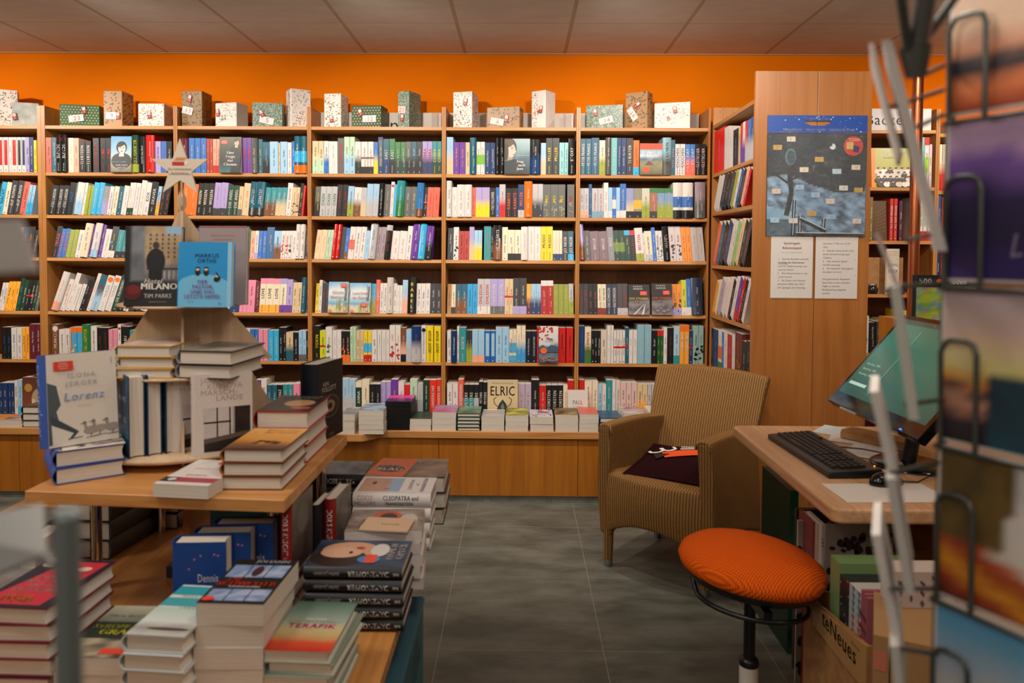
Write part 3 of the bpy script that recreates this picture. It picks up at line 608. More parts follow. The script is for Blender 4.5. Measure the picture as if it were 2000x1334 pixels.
# ------------------------------------------------------------ shelf books:  xr,top,colour,text,style,title   (x and top in crop pixels)
Z1 = (4.766, 0, 150); Z2 = (4.764, 340, 150); Z3 = (4.764, 600, 150); Z4 = (4.764, 860, 150); Z5 = (4.764, 1120, 150)
Y1 = (4.446, 0, 420); Y2 = (4.446, 340, 420); Y3 = (4.446, 600, 420); Y4 = (4.446, 860, 420); Y5 = (4.447, 1120, 420)
W0 = (4.169, 0, 680); W3 = (4.4475, 480, 700); W4 = (4.348, 860, 700)
ROWS = [
(0,0,Z1,-10,0,"35,562,w,r,Br,;85,562,w,r,Br,;112,562,w,v,,;165,562,w,r,Br,;205,562,w,k,Bk,;245,562,w,B,BB,;280,562,v,B,,;318,562,B,w,,;346,590,y,k,,"),
(0,1,Z1,-10,9,"8,990,D,w,,;58,980,c,k,,NACHT;105,982,o,k,,;165,968,d,w,,AUF RUINEN;225,968,d,w,,AUF RUINEN;282,978,x,k,,;312,1005,s,B,gc,;342,1010,s,B,gc,"),
(0,2,Y1,-10,4,"60,95,k,w,,;120,100,d,w,,;170,100,w,k,,;220,98,B,w,,;280,95,k,u,,;325,125,k,e,,"),
(0,3,Y1,-20,5,"4,585,w,B,,;35,585,w,B,,;70,575,u,k,,;104,575,u,k,,;138,575,u,k,,;175,545,D,c,,;210,560,D,w,,;245,560,k,w,mr,;282,565,k,w,mr,;310,565,D,e,,;340,600,g,w,,"),
(0,4,Y1,-10,0,"35,975,k,b,,;72,975,k,b,,;120,980,w,b,,;168,980,w,b,,;200,980,u,k,,;232,980,u,k,,;290,948,m,w,,;348,948,m,w,,"),
(0,5,W0,-10,0,"15,285,B,w,,;60,285,B,w,,;85,285,B,w,,;112,285,B,w,,;140,265,w,k,,;178,260,s,c,bc,;230,240,n,e,,;320,250,d,w,,"),
(1,0,Z1,425,0,"485,565,x,k,,;533,565,z,w,,;585,542,k,w,R+cr,SUNDE;636,542,k,w,R+cr,SUNDE;690,568,o,e,,;740,570,h,r,,;798,600,k,w,,THIRTEEN;852,600,k,w,,THIRTEEN;868,0,_;926,570,d,r,,FIFTYFIFTY;938,0,_;990,570,k,r,,LIAR;1046,570,k,r,,LIAR;1240,556,F,nex;1303,545,D,y,R+bL,DIE FORESTER;1368,558,k,w,R,;1447,545,r,w,R,;1502,600,v,B,,;1555,600,b,r,,;1605,600,k,w,,"),
(1,1,Z1,440,8,"512,1012,k,w,,STIEG LARSSON;565,1012,k,w,,STIEG LARSSON;616,1012,k,w,,STIEG LARSSON;676,985,k,b,,LEGY;692,985,g,w,,;762,985,w,s,gs,;790,985,w,r,,;823,1010,L,y,,;852,1010,L,y,,;905,985,c,w,,;955,985,c,w,,;1010,1020,a,q,gv,;1052,1020,w,P,,;1100,1020,o,n,,;1148,1020,z,w,,;1200,1015,w,l,,;1233,985,w,e,bD,;1263,985,w,e,bD,;1310,990,w,l,,;1362,965,w,h,,;1412,985,w,k,,KOX;1478,980,k,w,,DEAVER;1515,1020,s,b,gu,;1558,1020,k,O,,;1605,1020,k,O,,"),
(1,2,Y1,435,6,"485,90,k,x,,TRUGE;523,112,b,x,,BLUTBUCH;561,112,b,x,,BLUTBUCH;603,122,L,w,,;643,122,L,w,,;695,125,w,k,,;765,70,o,k,R,;787,80,P,w,,;850,68,w,c,R+bs,;880,80,P,w,,;938,117,w,l,,;998,95,d,y,p4a8a98+bw,;1053,125,t,w,bk,;1106,125,t,w,bk,;1180,100,k,w,,;1260,110,w,k,,;1330,105,n,w,,;1400,112,d,w,,;1450,100,l,k,,"),
(1,3,Y1,430,13,"500,497,w,h,R+bh,;552,557,w,x,,;598,503,w,p,,;645,600,w,l,,;685,600,w,l,,;718,565,k,w,,;755,565,k,r,,;790,505,w,O,,;858,525,z,r,gs,TRUE;925,528,w,l,cO,WEGE;985,528,w,l,cO,WEGE;1045,525,D,w,,DIE MAHNUNG;1100,560,k,w,,;1150,570,w,k,,;1200,560,d,w,,;1260,570,k,w,,;1330,560,w,k,,"),
(1,4,Y1,430,0,"490,950,n,w,cw,MUNICH;545,993,w,k,,;588,993,w,k,,;600,975,h,n,,;648,975,c,O,tO+pe,;700,975,c,O,tO,;768,950,G,y,R,NULLNUMMER;825,965,w,k,bk,;870,980,k,n,,;925,980,k,n,,;965,995,p,w,bG,;1005,995,p,w,bG,;1035,950,w,k,cr,;1110,970,k,w,,TABU;1160,1000,t,w,,;1230,1000,k,w,,;1290,990,w,k,,;1350,985,B,w,,;1430,990,l,k,,"),
(1,5,Y1,430,0,"480,1540,k,w,,;530,1545,w,r,,;580,1540,B,w,,;640,1545,k,w,,;700,1550,w,k,,;760,1545,r,w,,;830,1540,w,k,,;900,1548,D,w,,;980,1540,k,w,,;1040,1540,k,w,,;1110,1545,l,B,,;1180,1540,w,k,,;1250,1545,n,w,,;1330,1540,w,k,,;1420,1545,k,w,,"),
(2,0,Z2,44,0,"72,590,k,w,,;140,575,m,w,R,;195,570,b,w,,;250,570,b,w,,;303,570,b,w,,;332,575,b33c1f,w,,;363,575,b33c1f,w,,;397,578,h,r,br,;430,578,h,r,br,;635,562,F,che;680,567,P,r,,BLAU;723,567,P,r,,BLAU;782,572,g,w,R,;825,580,z,y,,;890,607,z,s,tz+gk,;970,602,s,B,,;988,615,e,k,,;1055,603,s,B,,;1095,610,w,P,,;1123,600,b,w,,;1183,555,z,w,R+qc+bO,;1240,555,z,w,R+qc+bO,"),
(2,1,Z2,60,5,"120,998,O,w,,;205,998,O,e,,;250,990,k,o,,WISSEN;305,990,k,o,,WISSEN;360,990,k,o,,WISSEN;425,985,v,p,bd,;490,985,v,p,bd,;548,1010,D,w,,DIE INSEL;598,1010,D,w,,DIE INSEL;640,1020,e,n,bg,;708,990,e,O,,;770,980,z,w,R+bd,JONTEF;850,980,z,w,R+bd,JONTEF;905,1030,t,w,gn,;960,1030,t,w,gn,;1010,1030,t,w,ge,;1058,1030,t,w,ge,;1108,988,w,n,,;1150,1028,e,n,pn,;1180,1028,e,n,pn,;1212,990,k,y,,;1232,1010,r,b,,"),
(2,2,Y2,50,0,"110,100,k,w,,;170,110,w,k,,;230,105,B,w,,;300,110,w,k,,;370,100,n,w,,;440,110,w,b,,;510,105,k,w,,;570,110,w,k,,;620,110,t,w,,;650,115,G,w,,;690,130,h,n,,;720,130,w,P,bv,;755,130,b,w,,;790,130,b,w,,;855,97,2f6394,w,,;918,130,s,k,gn,;953,130,w,r,pr,;984,130,w,r,pr,;1015,130,w,k,pk,;1048,130,w,k,,;1088,75,w,k,R,;1128,75,w,k,R,;1164,130,d,w,,"),
(2,3,Y2,50,0,"120,590,w,k,,;190,585,k,w,,;260,590,w,k,,;330,585,r,w,,;400,580,b,w,,;470,590,w,k,,;555,590,B,w,,;585,562,p,w,,;620,562,p,w,,;688,560,p,m,,;728,575,m,h,pk,;780,545,o,k,tp+bu,LOVE;845,545,o,k,tp+bu,LOVE;903,548,o,k,tp+bu,LOVE;963,548,o,k,tv+bP,;1015,555,v,P,bP,;1055,582,e,n,,;1095,582,e,n,,;1136,540,z,w,R,;1167,550,d,w,,"),
(2,4,Y2,50,0,"120,980,w,k,,;190,975,k,w,,;270,990,w,k,,;340,985,n,w,,;420,990,w,k,,;520,985,w,l,,;560,990,w,k,,;605,990,w,k,,;652,990,w,k,,;690,992,b,w,,;723,992,b,w,,;765,995,p,w,,;807,995,p,w,,;855,1003,c,w,,;902,1003,c,w,,;935,978,k,w,,;965,978,k,w,,;1028,1020,e,n,gz,;1075,1020,k,w,,;1108,1005,s,B,bg,;1142,1005,s,B,bg,;1168,1005,k,w,,ROTEICHE"),
(2,5,W3,-520,0,"-450,190,w,k,,;-380,195,B,w,,;-310,190,w,k,,;-240,200,k,w,,;-170,195,w,r,,;-100,190,r,w,,;-30,200,w,k,,;30,195,k,w,,;75,205,w,k,,;130,190,P,w,bO,;180,185,w,r,mr,;225,232,z,w,gt,;270,232,z,w,gt,;320,232,k,w,,REAGENZ;365,228,t,w,bL,;410,228,t,w,bL,;465,222,p,P,,;510,222,p,P,,"),
(3,0,Z3,48,0,"105,597,e,n,gq,;155,597,e,n,gq,;200,597,w,B,gb,;283,600,w,l,,;343,570,g,r,,CONNOR;395,558,q,k,gs,;443,558,q,k,gs,;500,603,w,L,gk,;563,603,w,x,mg+bk,;617,603,w,x,mg+bk,;658,605,b,w,gy,;706,560,B,w,Bg,;762,578,z,w,gB,EAST;817,576,G,w,gk,EAST;868,605,G,w,gD,;917,605,G,w,gD,;965,603,g,w,mr+gk,;1017,603,z,w,gk,;1070,603,d,w,gk,;1118,600,v,r,gB,COBRA;1163,600,v,r,gB,COBRA;1205,600,t,y,gD,COBRA;1247,600,t,y,gD,COBRA"),
(3,1,Z3,62,3,"112,1020,g,y,gk,;165,1020,l,G,,OXEN;220,1020,l,G,,OXEN;270,1020,l,G,,OXEN;320,1003,k,r,,;372,1003,k,r,,;430,1017,s,k,gL,;498,1027,w,l,gn,;550,1030,l,w,ge,;610,995,s,w,gl,;667,995,s,w,gl,;718,990,k,w,R,;775,1000,g,e,,;808,975,w,r,cr,;833,1000,c,w,,;910,968,t,q,R+gG,;970,1022,g,w,,;1025,1022,g,w,,;1090,988,2f78b8,B,R+bn,;1125,1028,k,w,mr,;1182,1028,x,r,,;1240,1028,x,r,,"),
(3,2,Y3,55,4,"103,122,eecba4,h,,;150,122,eecba4,h,,;180,122,q,t,,;208,122,q,t,,;245,75,r,w,R,;278,75,r,w,R,;316,97,d,G,,;352,105,b,w,bn,;402,95,w,x,qx,;452,95,w,k,,;498,95,w,k,,;535,130,s,t,,;600,70,l,B,R,;635,97,a,n,,;678,97,a,n,,;733,85,k,r,R+tl,;800,133,w,x,,;866,133,w,x,,;913,88,w,k,,;978,75,P,w,R,;1038,73,c,w,R,;1103,92,P,w,R+gk,"),
(3,3,Y3,62,0,"90,590,y,k,,;118,560,w,k,,;148,590,d,r,,;180,590,d,r,,;355,580,F,glu;372,588,w,k,,;550,590,F,leu;590,593,c,w,gL,;625,558,x,w,,GIDGET;655,588,w,k,,;686,588,w,k,,;742,540,c9c2b8,n,R,;772,590,w,k,,;797,607,w,l,,;822,607,w,l,,;870,560,s,w,gh,;945,537,k,y,R+U,BABEL;988,590,w,k,,;1025,590,w,k,,;1065,590,w,k,,;1118,592,d,w,,;1166,592,d,w,,"),
(3,4,Y3,55,0,"103,963,k,y,,TOXIN;155,1005,cdd018,k,mr,;213,975,w,G,pG,;253,1005,w,l,,;293,1005,w,l,,;330,1010,k,h,pO+bO,;368,1010,k,h,pO+bO,;396,975,q,L,,;421,975,q,L,,;455,1005,e,n,,;487,1005,e,n,,;522,1008,y,w,qc+br,;558,1008,y,w,qc+br,;605,1005,w,k,,;645,1005,w,l,,;683,1005,w,l,,;713,1005,w,l,,;765,960,w,r,pr,;812,960,w,r,pr,;858,980,n,w,gh+bk,;908,995,s,w,gl,;990,965,B,r,R+gl,;1035,962,w,k,ck,;1097,965,y,k,,LINDQVIST  REFUGIUM;1102,0,_;1162,967,y,k,,LINDQVIST  REFUGIUM"),
(3,5,W3,580,0,"640,190,w,k,,;700,185,k,w,,;760,190,w,k,,;830,185,w,k,,;893,180,s,l,gl,;953,185,s,l,gl,;1005,205,D,w,to,ANNA;1073,190,o,k,,;1125,225,k,w,Rr,;1170,225,k,w,Rr,;1217,207,v,w,,;1260,207,v,w,,;1322,185,P,w,,;1375,205,w,l,,;1425,230,r,w,,;1490,185,q,z,gg,;1540,222,l,w,,;1595,190,D,w,,;1655,190,e0341a,w,,UNSEREINS;1708,185,e0341a,w,,UNSEREINS"),
(4,0,Z4,56,0,"118,560,s,w,qb+ge,;175,608,P,u,,;232,608,P,u,,;273,610,e,n,,;332,568,z,w,R,;373,605,w,L,q7ab83a,;412,605,w,L,q7ab83a,;460,612,B,w,,;508,612,B,w,,;548,573,k,l,R,;592,573,k,l,R,;832,578,F,jan;930,585,k,w,R+gB,;980,615,s,w,ge,;1040,570,d,y,,MILLER;1103,570,d,y,,MILLER;1150,612,8cc8c8,k,,;1186,612,8cc8c8,k,,;1250,578,k,w,R,STORY"),
(4,1,Z4,56,0,"105,968,w,k,R,;155,1025,w,l,,;228,1003,w,k,R,;292,1003,w,k,R,;328,1028,x,k,,;385,1027,v,y,gy,;458,1027,v,y,gy,;515,1033,k,w,,THE FOLLOWER;548,1027,b,w,,;605,998,l,r,gr,;665,1035,k,x,,RABBITS;722,1035,k,x,,RABBITS;780,1000,B,O,bl,MILLER;855,972,O,w,R,;908,995,l,w,gd,;955,995,l,w,gd,;1025,1000,g,y,p8a8a7c,MO;1095,1000,g,y,p8a8a7c,MO;1163,1000,g,y,p8a8a7c,MO;1180,0,_;1248,1000,g,r,p8a8a7c,MO"),
(4,2,Y4,60,0,"112,105,d,w,,;158,97,w,k,pk,;205,132,b23a32,k,,;250,132,b23a32,k,,;293,95,v,w,ge,;328,125,s,w,gy,;362,125,s,w,gy,;378,0,_;440,88,t,x,,;460,100,k,w,,;535,85,k,w,R+gn,HEIMWÄRTS;587,97,o,k,,;645,122,o,k,bk,;703,122,o,k,bk,;763,97,w,l,R,;820,88,w,l,,;875,88,w,l,,;928,88,y,k,,MUSSO;980,88,y,k,,MUSSO;1010,127,o,w,bB,;1037,127,o,w,bB,;1063,127,o,w,bB,;1113,133,d,w,,JO NESBØ;1162,133,z,w,bc,JO NESBØ"),
(4,3,Y4,58,0,"95,595,b08250,n,,;132,597,o,n,bd,;182,595,z,w,qw+gn,;234,595,z,w,qw+gn,;280,595,2a9fd8,B,,;323,595,2a9fd8,B,,;380,550,l,r,bw,OHLSSON;437,550,l,r,bw,OHLSSON;500,550,v,w,bg,OHLSSON;562,550,v,w,bg,OHLSSON;602,550,e,r,mr,;636,550,e,r,mr,;693,543,d,w,bv,;754,543,d,w,bv,;793,595,u,w,gm,;838,595,s,w,gB,;880,595,s,w,gB,;935,565,b01a1c,w,tw,;988,565,b01a1c,w,tw,;1033,597,8f9a40,y,,;1078,597,8f9a40,y,,;1123,597,8f9a40,y,,;1165,593,l,g,gL,"),
(4,4,Y4,60,0,"97,1005,w,k,,;147,1005,B,w,R,;168,970,w,k,,;228,978,t,w,,KÜSTE;253,1003,d,e,gL,;280,1003,d,e,gL,;333,1000,s,w,bh,;388,1000,s,w,bh,;440,1007,1f64b0,w,Bs,;485,1007,1f64b0,w,Bs,;543,977,s,z,,;603,977,s,z,,;638,997,o,r,q4fa8d0+b4fa8d0,;668,997,o,r,q4fa8d0+b4fa8d0,;710,965,o,w,g3f98d0,;748,965,o,w,g3f98d0,;797,1010,141c30,o,,;847,1010,141c30,o,,;862,975,r,w,,;1033,966,F,map;1098,980,r,k,,;1103,0,_;1164,980,r,k,,"),
(4,5,W4,55,0,"102,215,w,k,,;150,215,w,k,,;197,180,x,w,,GRABMANN;240,225,k,w,qt,PETERS;285,225,k,w,qt,PETERS;327,225,k,w,ql,PETERS;362,200,k,w,,PETERS;400,205,k,w,,PETERS;660,185,F,elr;720,220,b9a3b8,l,,PHILLIPS;773,220,b9a3b8,l,,PHILLIPS;840,185,k,w,,;900,232,r,w,,;945,230,k,w,,TORSTEN;1000,230,k,w,,TORSTEN;1043,230,k,w,,TORSTEN;1083,232,o,h,,;1138,188,r,w,,ROT"),
(5,0,Z5,60,0,"110,575,z,w,,PETER PRANGE;163,575,z,w,,PETER PRANGE;235,567,22587a,w,,PETER PRANGE;292,590,o,n,gL,;345,568,5a5654,w,R,;402,568,6fb8b8,w,,;440,568,B,w,,;487,568,B,w,,;550,570,d,o,,THEATER;608,590,O,k,bc,;820,622,F,wil;900,568,8fb8c4,k,R+gg,IAN RANKIN;940,587,z,p,,;985,625,w,B,,KNOCHEN;1033,625,w,B,,KNOCHEN;1080,627,2a78c8,w,gx,HOLIDAY;1127,627,2a78c8,w,gx,HOLIDAY;1175,625,k,w,,GLETSCHER;1226,625,k,w,,GLETSCHER"),
(5,1,Z5,60,0,"97,1035,l,n,bh,;143,1035,l,n,bh,;172,997,22588a,w,,;227,1035,l,r,b7aa0b4,;282,1035,l,r,b7aa0b4,;325,983,w,r,,;362,1028,s,w,bw,;398,1028,b,w,qw,;435,1028,s,w,bw,;490,993,2c68b8,w,bw,;562,1035,8a94c0,w,ge+bk,;637,1035,8a8878,y,qu+bk,;710,1035,c8c8b0,g,gL,;780,1033,a86a50,w,tG+bd,;850,1035,7898c0,w,tG+gL,;925,1035,7898c0,w,tG+gL,;1015,985,w,w,R+q3a6ab0+bk,;1110,985,w,w,R+q3a6ab0+bk,;1130,0,_;1226,980,a,w,R+gg,"),
(5,2,Y5,50,-3,"105,75,v,w,R+gn,LANU;157,130,5c5a60,w,,;235,135,7e6870,w,,WEGE;310,135,7e6870,w,,WEGE;365,97,8a8890,w,,BOZ;413,127,D,e,q6b8a3a,;460,127,D,e,q6b8a3a,;508,127,D,e,tc,;553,127,k,r,tr,;623,105,w,r,bL,BEUTEN;637,150,w,k,,;700,133,o,k,bl,;733,100,2c70c8,w,,;762,130,w,k,pg,;792,130,w,k,pg,;848,95,k,w,R,HAFEN;903,92,d0c4c4,k,pk,;955,92,d0c4c4,k,pk,;1000,93,f08c20,n,,;1043,93,f08c20,n,,;1098,95,c4bcb8,l,,;1152,95,c4bcb8,l,,"),
(5,3,Y5,50,0,"95,593,d,r,,;138,593,d,r,,;180,593,k,O,,;220,593,k,O,,;257,597,o,k,b8a2a1c,;295,597,o,k,b8a2a1c,;342,595,24344a,w,,DAS SCHWEIGEN;393,595,24344a,w,,DAS SCHWEIGEN;440,593,4a4648,r,bl,;486,593,4a4648,r,bl,;672,603,F,st1;687,0,_;870,595,F,st2;912,597,f09028,t,bv+pB,;955,597,f09028,t,bv+pB,;1000,560,c8c838,k,bw,;1040,550,b,w,bw,;1138,543,2c3850,w,R,"),
(5,4,Y5,50,0,"108,965,B,b,,;165,975,o,r,gG,ABYS WINTER;193,1005,k,w,,;220,1005,k,w,,;248,1005,k,w,,;303,1003,d2c4b4,n,,;337,963,w,l,,;362,963,w,l,,;388,1005,w,k,mr,;412,1005,w,k,mr,;437,1005,w,k,mr,;463,1005,w,k,mr,;495,978,z,w,mr,;530,1003,w,l,,;568,1003,w,l,,;630,957,88b4c4,w,,;692,957,88b4c4,w,,;743,1003,k,w,,;768,1003,1c5a30,y,tr,;797,1003,1c5a30,y,tr,;830,977,w,k,,;885,980,k,n,,;940,967,a8c8d8,b,bt,;980,958,f0a030,w,tO,ENDLING;1022,958,f0a030,w,tO,ENDLING;1055,1005,B,w,mr,;1103,965,9cc0b8,k,pk,;1148,965,9cc0b8,k,pk,"),
(5,5,W4,1178,0,"1225,180,r,w,,ROT;1290,195,o,n,b5a3a50,;1340,195,o,n,b5a3a50,;1375,228,s,k,,;1410,228,w,B,,;1460,185,t,w,bo,;1490,185,w,l,,;1530,195,d8ccc0,g,,;1580,208,d8b8b0,k,,;1625,208,d8b8b0,k,,;1673,208,d8b8b0,k,,;1718,222,e,n,gu,;1760,222,e,n,gu,;1795,222,l,g,,;1835,222,l,L,bL,;1868,225,B,w,,;1890,185,o,k,,;1930,200,d,w,,;1990,195,w,k,,;2050,190,B,w,,;2110,200,w,k,,;2170,195,t,w,,;2220,200,k,w,,"),
]
RW = ['top', 'second', 'third', 'fourth', 'fifth', 'bottom']
ORD = 'first second third fourth fifth sixth seventh eighth ninth tenth eleventh twelfth thirteenth fourteenth fifteenth sixteenth seventeenth eighteenth nineteenth twentieth'.split()
def ordn(i): return ORD[i-1] if i <= 20 else 'twenty-'+ORD[i-21]
BAY = ['cut-off left bay', 'second bay', 'third bay', 'fourth bay', 'fifth bay', 'sixth bay']
def cname(c): return CN.get(c) or ('' if len(c) == 1 else near(c))
def near(c):
    a = hx(c); return CN[min(PAL, key=lambda k: sum((x**.45-y**.45)**2 for x, y in zip(a, hx(k))))]
def style_words(st):
    ks = [s for s in st.split('+') if s]; out = ''
    for s in ks:
        k, c = s[0], s[1:]
        if k in 'gbtmqc' and c and (c in PAL or len(c) == 6):
            out = {'g': ' fading to %s', 'b': ' with %s foot', 't': ' with %s top', 'm': ' with %s stripe', 'q': ' with %s middle', 'c': ' with %s dot'}[k] % cname(c); break
    return out
OCC = [(250, 425, 485, 600), (225, 590, 510, 905), (75, 700, 250, 900), (310, 285, 412, 372), (345, 370, 385, 430), (0, 425, 75, 545), (495, 785, 665, 1000), (592, 705, 665, 860), (1300, 706, 1400, 860), (0, 795, 1400, 900)]
SPEC = []; FACE = []
for bay, row, (sc, ox, oy), x0, lean, data in ROWS:
    xa = x0; n = 0; la = math.radians(lean); zb = (zr[row+1] if row < 5 else Z6) ; tl = TILT[row+1] if row < 5 else 0
    bl, br = xb[bay][0]+(0.0252 if bay == 1 else 0.0135), xb[bay][1]-(0.0252 if bay == 0 else 0.0135)
    for tok in data.split(';'):
        f = tok.split(','); xr = float(f[0]); top = float(f[1])
        if f[2] == '_': xa = xr; continue
        n += 1; pa, pb = ox+xa/sc, ox+xr/sc; py = oy+top/sc
        pyb = 667-(zb-H)/YS*F
        A, B_ = at(pa, 420 if row < 5 else 760, Y=YS).x, at(pb, 420 if row < 5 else 760, Y=YS).x
        zt = at(pa, py, Y=YS).z; hh = (zt-zb)/math.cos(la)
        if la > 0: k_ = (br-bl-.24*math.sin(la))/(br-bl); A = bl+(A-bl)*k_; B_ = bl+(B_-bl)*k_
        A = max(A, bl); B_ = min(B_, br)
        if row == 5: hh = min(hh, 0.235)
        if f[2] == 'F': FACE.append((f[3], A, B_, zb, hh, tl, bay, row, n))
        elif B_-A > 0.006:
            t = (B_-A)*math.cos(la)-0.0005
            vis = (pb-pa)*62
            cx, cy = (pa+pb)/2, py+30
            for q in OCC:
                if q[0] < cx < q[2] and q[1] < cy < q[3]: vis *= 0.05
            if cx < 0: vis *= .05
            if row == 5: vis *= .6
            SPEC.append(dict(x=(A+B_)/2, xr=B_, t=t, h=hh, zb=zb, tl=tl, la=la, col=f[2], tc=f[3], st=f[4], ti=f[5], vis=vis, bay=bay, row=row, n=n, y=YS, rot=0))
        xa = xr
def place(sp):
    mt = Matrix.Translation((sp['x'], sp['y'], sp['zb']+0.0004)) @ Matrix.Rotation(sp['rot'], 4, 'Z') @ Matrix.Rotation(-sp['tl'], 4, 'X') @ Matrix.Translation((0, sp.get('dy', 0), 0))
    if sp['la']:
        s = 1 if sp['la'] > 0 else -1
        mt = mt @ Matrix.Translation((s*(sp['t']/math.cos(sp['la'])/2), 0, 0)) @ Matrix.Rotation(sp['la'], 4, 'Y') @ Matrix.Translation((-s*sp['t']/2, 0, 0))
    return mt
rg = random.Random(11)
for s in SPEC: s['dy'] = (-0.004 if 'R' in s['st'] else 0.003)+rg.uniform(0, .003); s['w'] = min(0.215, s['h']*0.64)
# side case (opening faces left): page pixels x of the near edge of each book, top y, colour ...
XS = at(1391, 300, Y=YS).x
def ysd(px): return at(px, 450, X=XS).y
YE = ysd(1472)
zs_side = [at(1391, y, X=XS).z for y in (247, 341, 415.5, 517.5, 614)]
SROWS = [
 (0, 0, "1411,254,e0201c,w,,;1419,250,w,l,,;1428,252,w,l,,;1438,254,k,w,,;1442,250,e,n,,;1446,243,r,b,gP,;1451,240,w,r,gP,;1456,238,r,w,gl,;1462,235,b,w,gl,;1469,230,22508c,w,gl,"),
 (1, 33, "1398,352,w,l,,;1404,350,w,l,,;1413,346,d,w,,;1421,344,k,w,,;1430,342,d,p,,;1437,340,L,y,,;1443,338,w,k,,;1450,336,22508c,w,,;1456,334,k,w,,;1463,333,h,n,,;1469,331,r,w,,"),
 (2, 31, "1398,437,x,w,,;1406,437,z,w,,;1414,434,k,e,,;1424,434,B,e,,;1430,436,w,k,,;1435,434,w,k,,;1443,432,8fc070,k,,;1452,432,e,n,,;1460,430,k,w,,;1469,428,d,x,,"),
 (3, 30, "1396,553,f0a020,w,,;1402,553,o,u,,;1411,552,b8a8b8,k,,;1420,552,w,p,,;1428,550,e8d0c8,w,,;1434,550,k,w,,;1442,549,w,k,,;1450,548,P,w,br,;1456,548,r,w,,;1462,550,k,w,,;1469,552,w,k,,"),
 (4, 0, "1395,642,k,w,,;1405,645,B,w,,;1412,645,w,k,qO+bG,;1416,650,b,w,,;1423,650,e0d0c4,k,,;1432,655,b01c2c,w,,;1438,655,w,k,,;1452,652,6a2018,u,p8a5a20,;1460,668,k,w,,;1469,668,k,e,,")]
zfloor_side = zs_side[4]-0.31
for row, lean, data in SROWS:
    zb = zs_side[row+1] if row < 4 else zfloor_side
    pa = 1391.5 if not lean else 1390.5; n = 0; la = math.radians(lean)
    for tok in data.split(';'):
        f = tok.split(','); pb = float(f[0]); n += 1
        y0 = min(ysd(pa), YS-0.016); y1 = max(ysd(pb), YE+0.028)
        if la: k_ = 1-(.26*math.sin(la))/(YS-YE-.044); y0 = YS-.016-(YS-.016-y0)*k_; y1 = YS-.016-(YS-.016-y1)*k_
        if y0-y1 < 0.008: pa = pb; continue
        hh = (at((pa+pb)/2, float(f[1]), X=XS).z-zb)/math.cos(la)
        hh = min(hh, 0.30 if row in (0,) else 0.26)
        if la: y0 -= 0.0; 
        t = (y0-y1)*math.cos(la)-0.0005
        SPEC.append(dict(x=XS, y=(y0+y1)/2, xr=0, t=t, h=hh, zb=zb, tl=0, la=la, col=f[2], tc=f[3], st=f[4], ti=f[5], vis=(pb-pa)*80, bay=6, row=row, n=n, rot=-math.pi/2, dy=0.004, w=min(.2, hh*.66)))
        pa = pb
# ---- the 300 largest are single books, the small or hidden rest one mass
rg = random.Random(4)
order = sorted(range(len(SPEC)), key=lambda i: -SPEC[i]['vis']); big = set(order[:300])
rest = MB()
for i, s in enumerate(SPEC):
    if i in big:
        mb = MB(); shelf_book(mb, s['t'], s['w'], s['h'], s['col'], s['tc'], s['st'], s['ti'], rg)
        o = mb.build('hardcover_book' if 'R' in s['st'] else 'paperback_book', ('print', 'pages', 'gloss'), matrix=place(s))
        kind = 'hardcover' if 'R' in s['st'] else ('thin paperback' if s['t'] < .018 else 'paperback')
        tw = ('' if s['tc'] in ('', 'l') else ', %s lettering' % cname(s['tc']))
        if s['bay'] < 6: where = ', %s from left, %s row, %s' % (ordn(s['n']), RW[s['row']], BAY[s['bay']])
        else: where = ', %s from the far end, %s row, side case' % (ordn(s['n']), RW[s['row']])
        sw = style_words(s['st'])
        lb = cname(s['col'])+' '+kind+sw+(tw if len((sw+tw).split()) <= 6 else '')+where
        tag(o, lb, 'book', ('books in the %s row of the %s' % (RW[s['row']], BAY[s['bay']])) if s['bay'] < 6 else 'books in the side case')
    else:
        rest.M = place(s); shelf_book(rest, s['t'], s['w'], s['h'], s['col'], s['tc'], s['st'], s['ti'], rg)
rest.M = None
o = rest.build('shelved_books', ('print', 'pages', 'gloss')); tag(o, 'slim and half-hidden book spines filling gaps between the larger shelved books', 'books', kind='stuff')
for key, A, B_, zb, hh, tl, bay, row, n in FACE:
    w = B_-A-0.002; dz = 0.0005; ry = 0.004
    book('paperback_book', CLAB[key], 'face', ((A+B_)/2, YS-0.002, zb+dz), w=w, h=hh, t=0.028, col={'elr': 'e', 'map': 'w', 'glu': 's', 'leu': 's'}.get(key, 'd'), hard=False, front=COV[key], lean=-max(tl, 0.06), child=False, group='face-out books in the wall bookcase')

# side case carcass
def bx(nm, par, m, *b):
    q = MB(); q.box(*b); o = q.build(nm, (m,)); o.parent = par; o.matrix_parent_inverse = Matrix.Translation(par.location).inverted(); return o
XR = at(1699, 400, Y=YE).x
ZE = at(1586, 139, Y=YE).z
u = empty('side_bookcase', (XS+.15, (YE+YS)/2, 0), 0, 'wooden side bookcase jutting from the wall, open on its left', 'bookcase')
SD = 0.27
bx('side_panel', u, 'wood', XS, XS+SD, YS-0.014, YS-0.0005, 0, ZT)
bx('back_panel', u, 'panel', XS+SD, XS+SD+.012, YE+0.022, YS-0.001, 0, ZE-.02)
for z in zs_side: bx('shelf', u, 'woody', XS+.001, XS+SD-.001, YE+0.0225, YS-0.0145, z-TH, z)
bx('bottom_board', u, 'woody', XS+.001, XS+SD-.001, YE+0.0225, YS-0.0145, zfloor_side-TH, zfloor_side)
bx('kick_panel', u, 'wood', XS+.004, XS+.02, YE+0.0225, YS-0.0145, 0, zfloor_side-TH-.001)
q = MB()
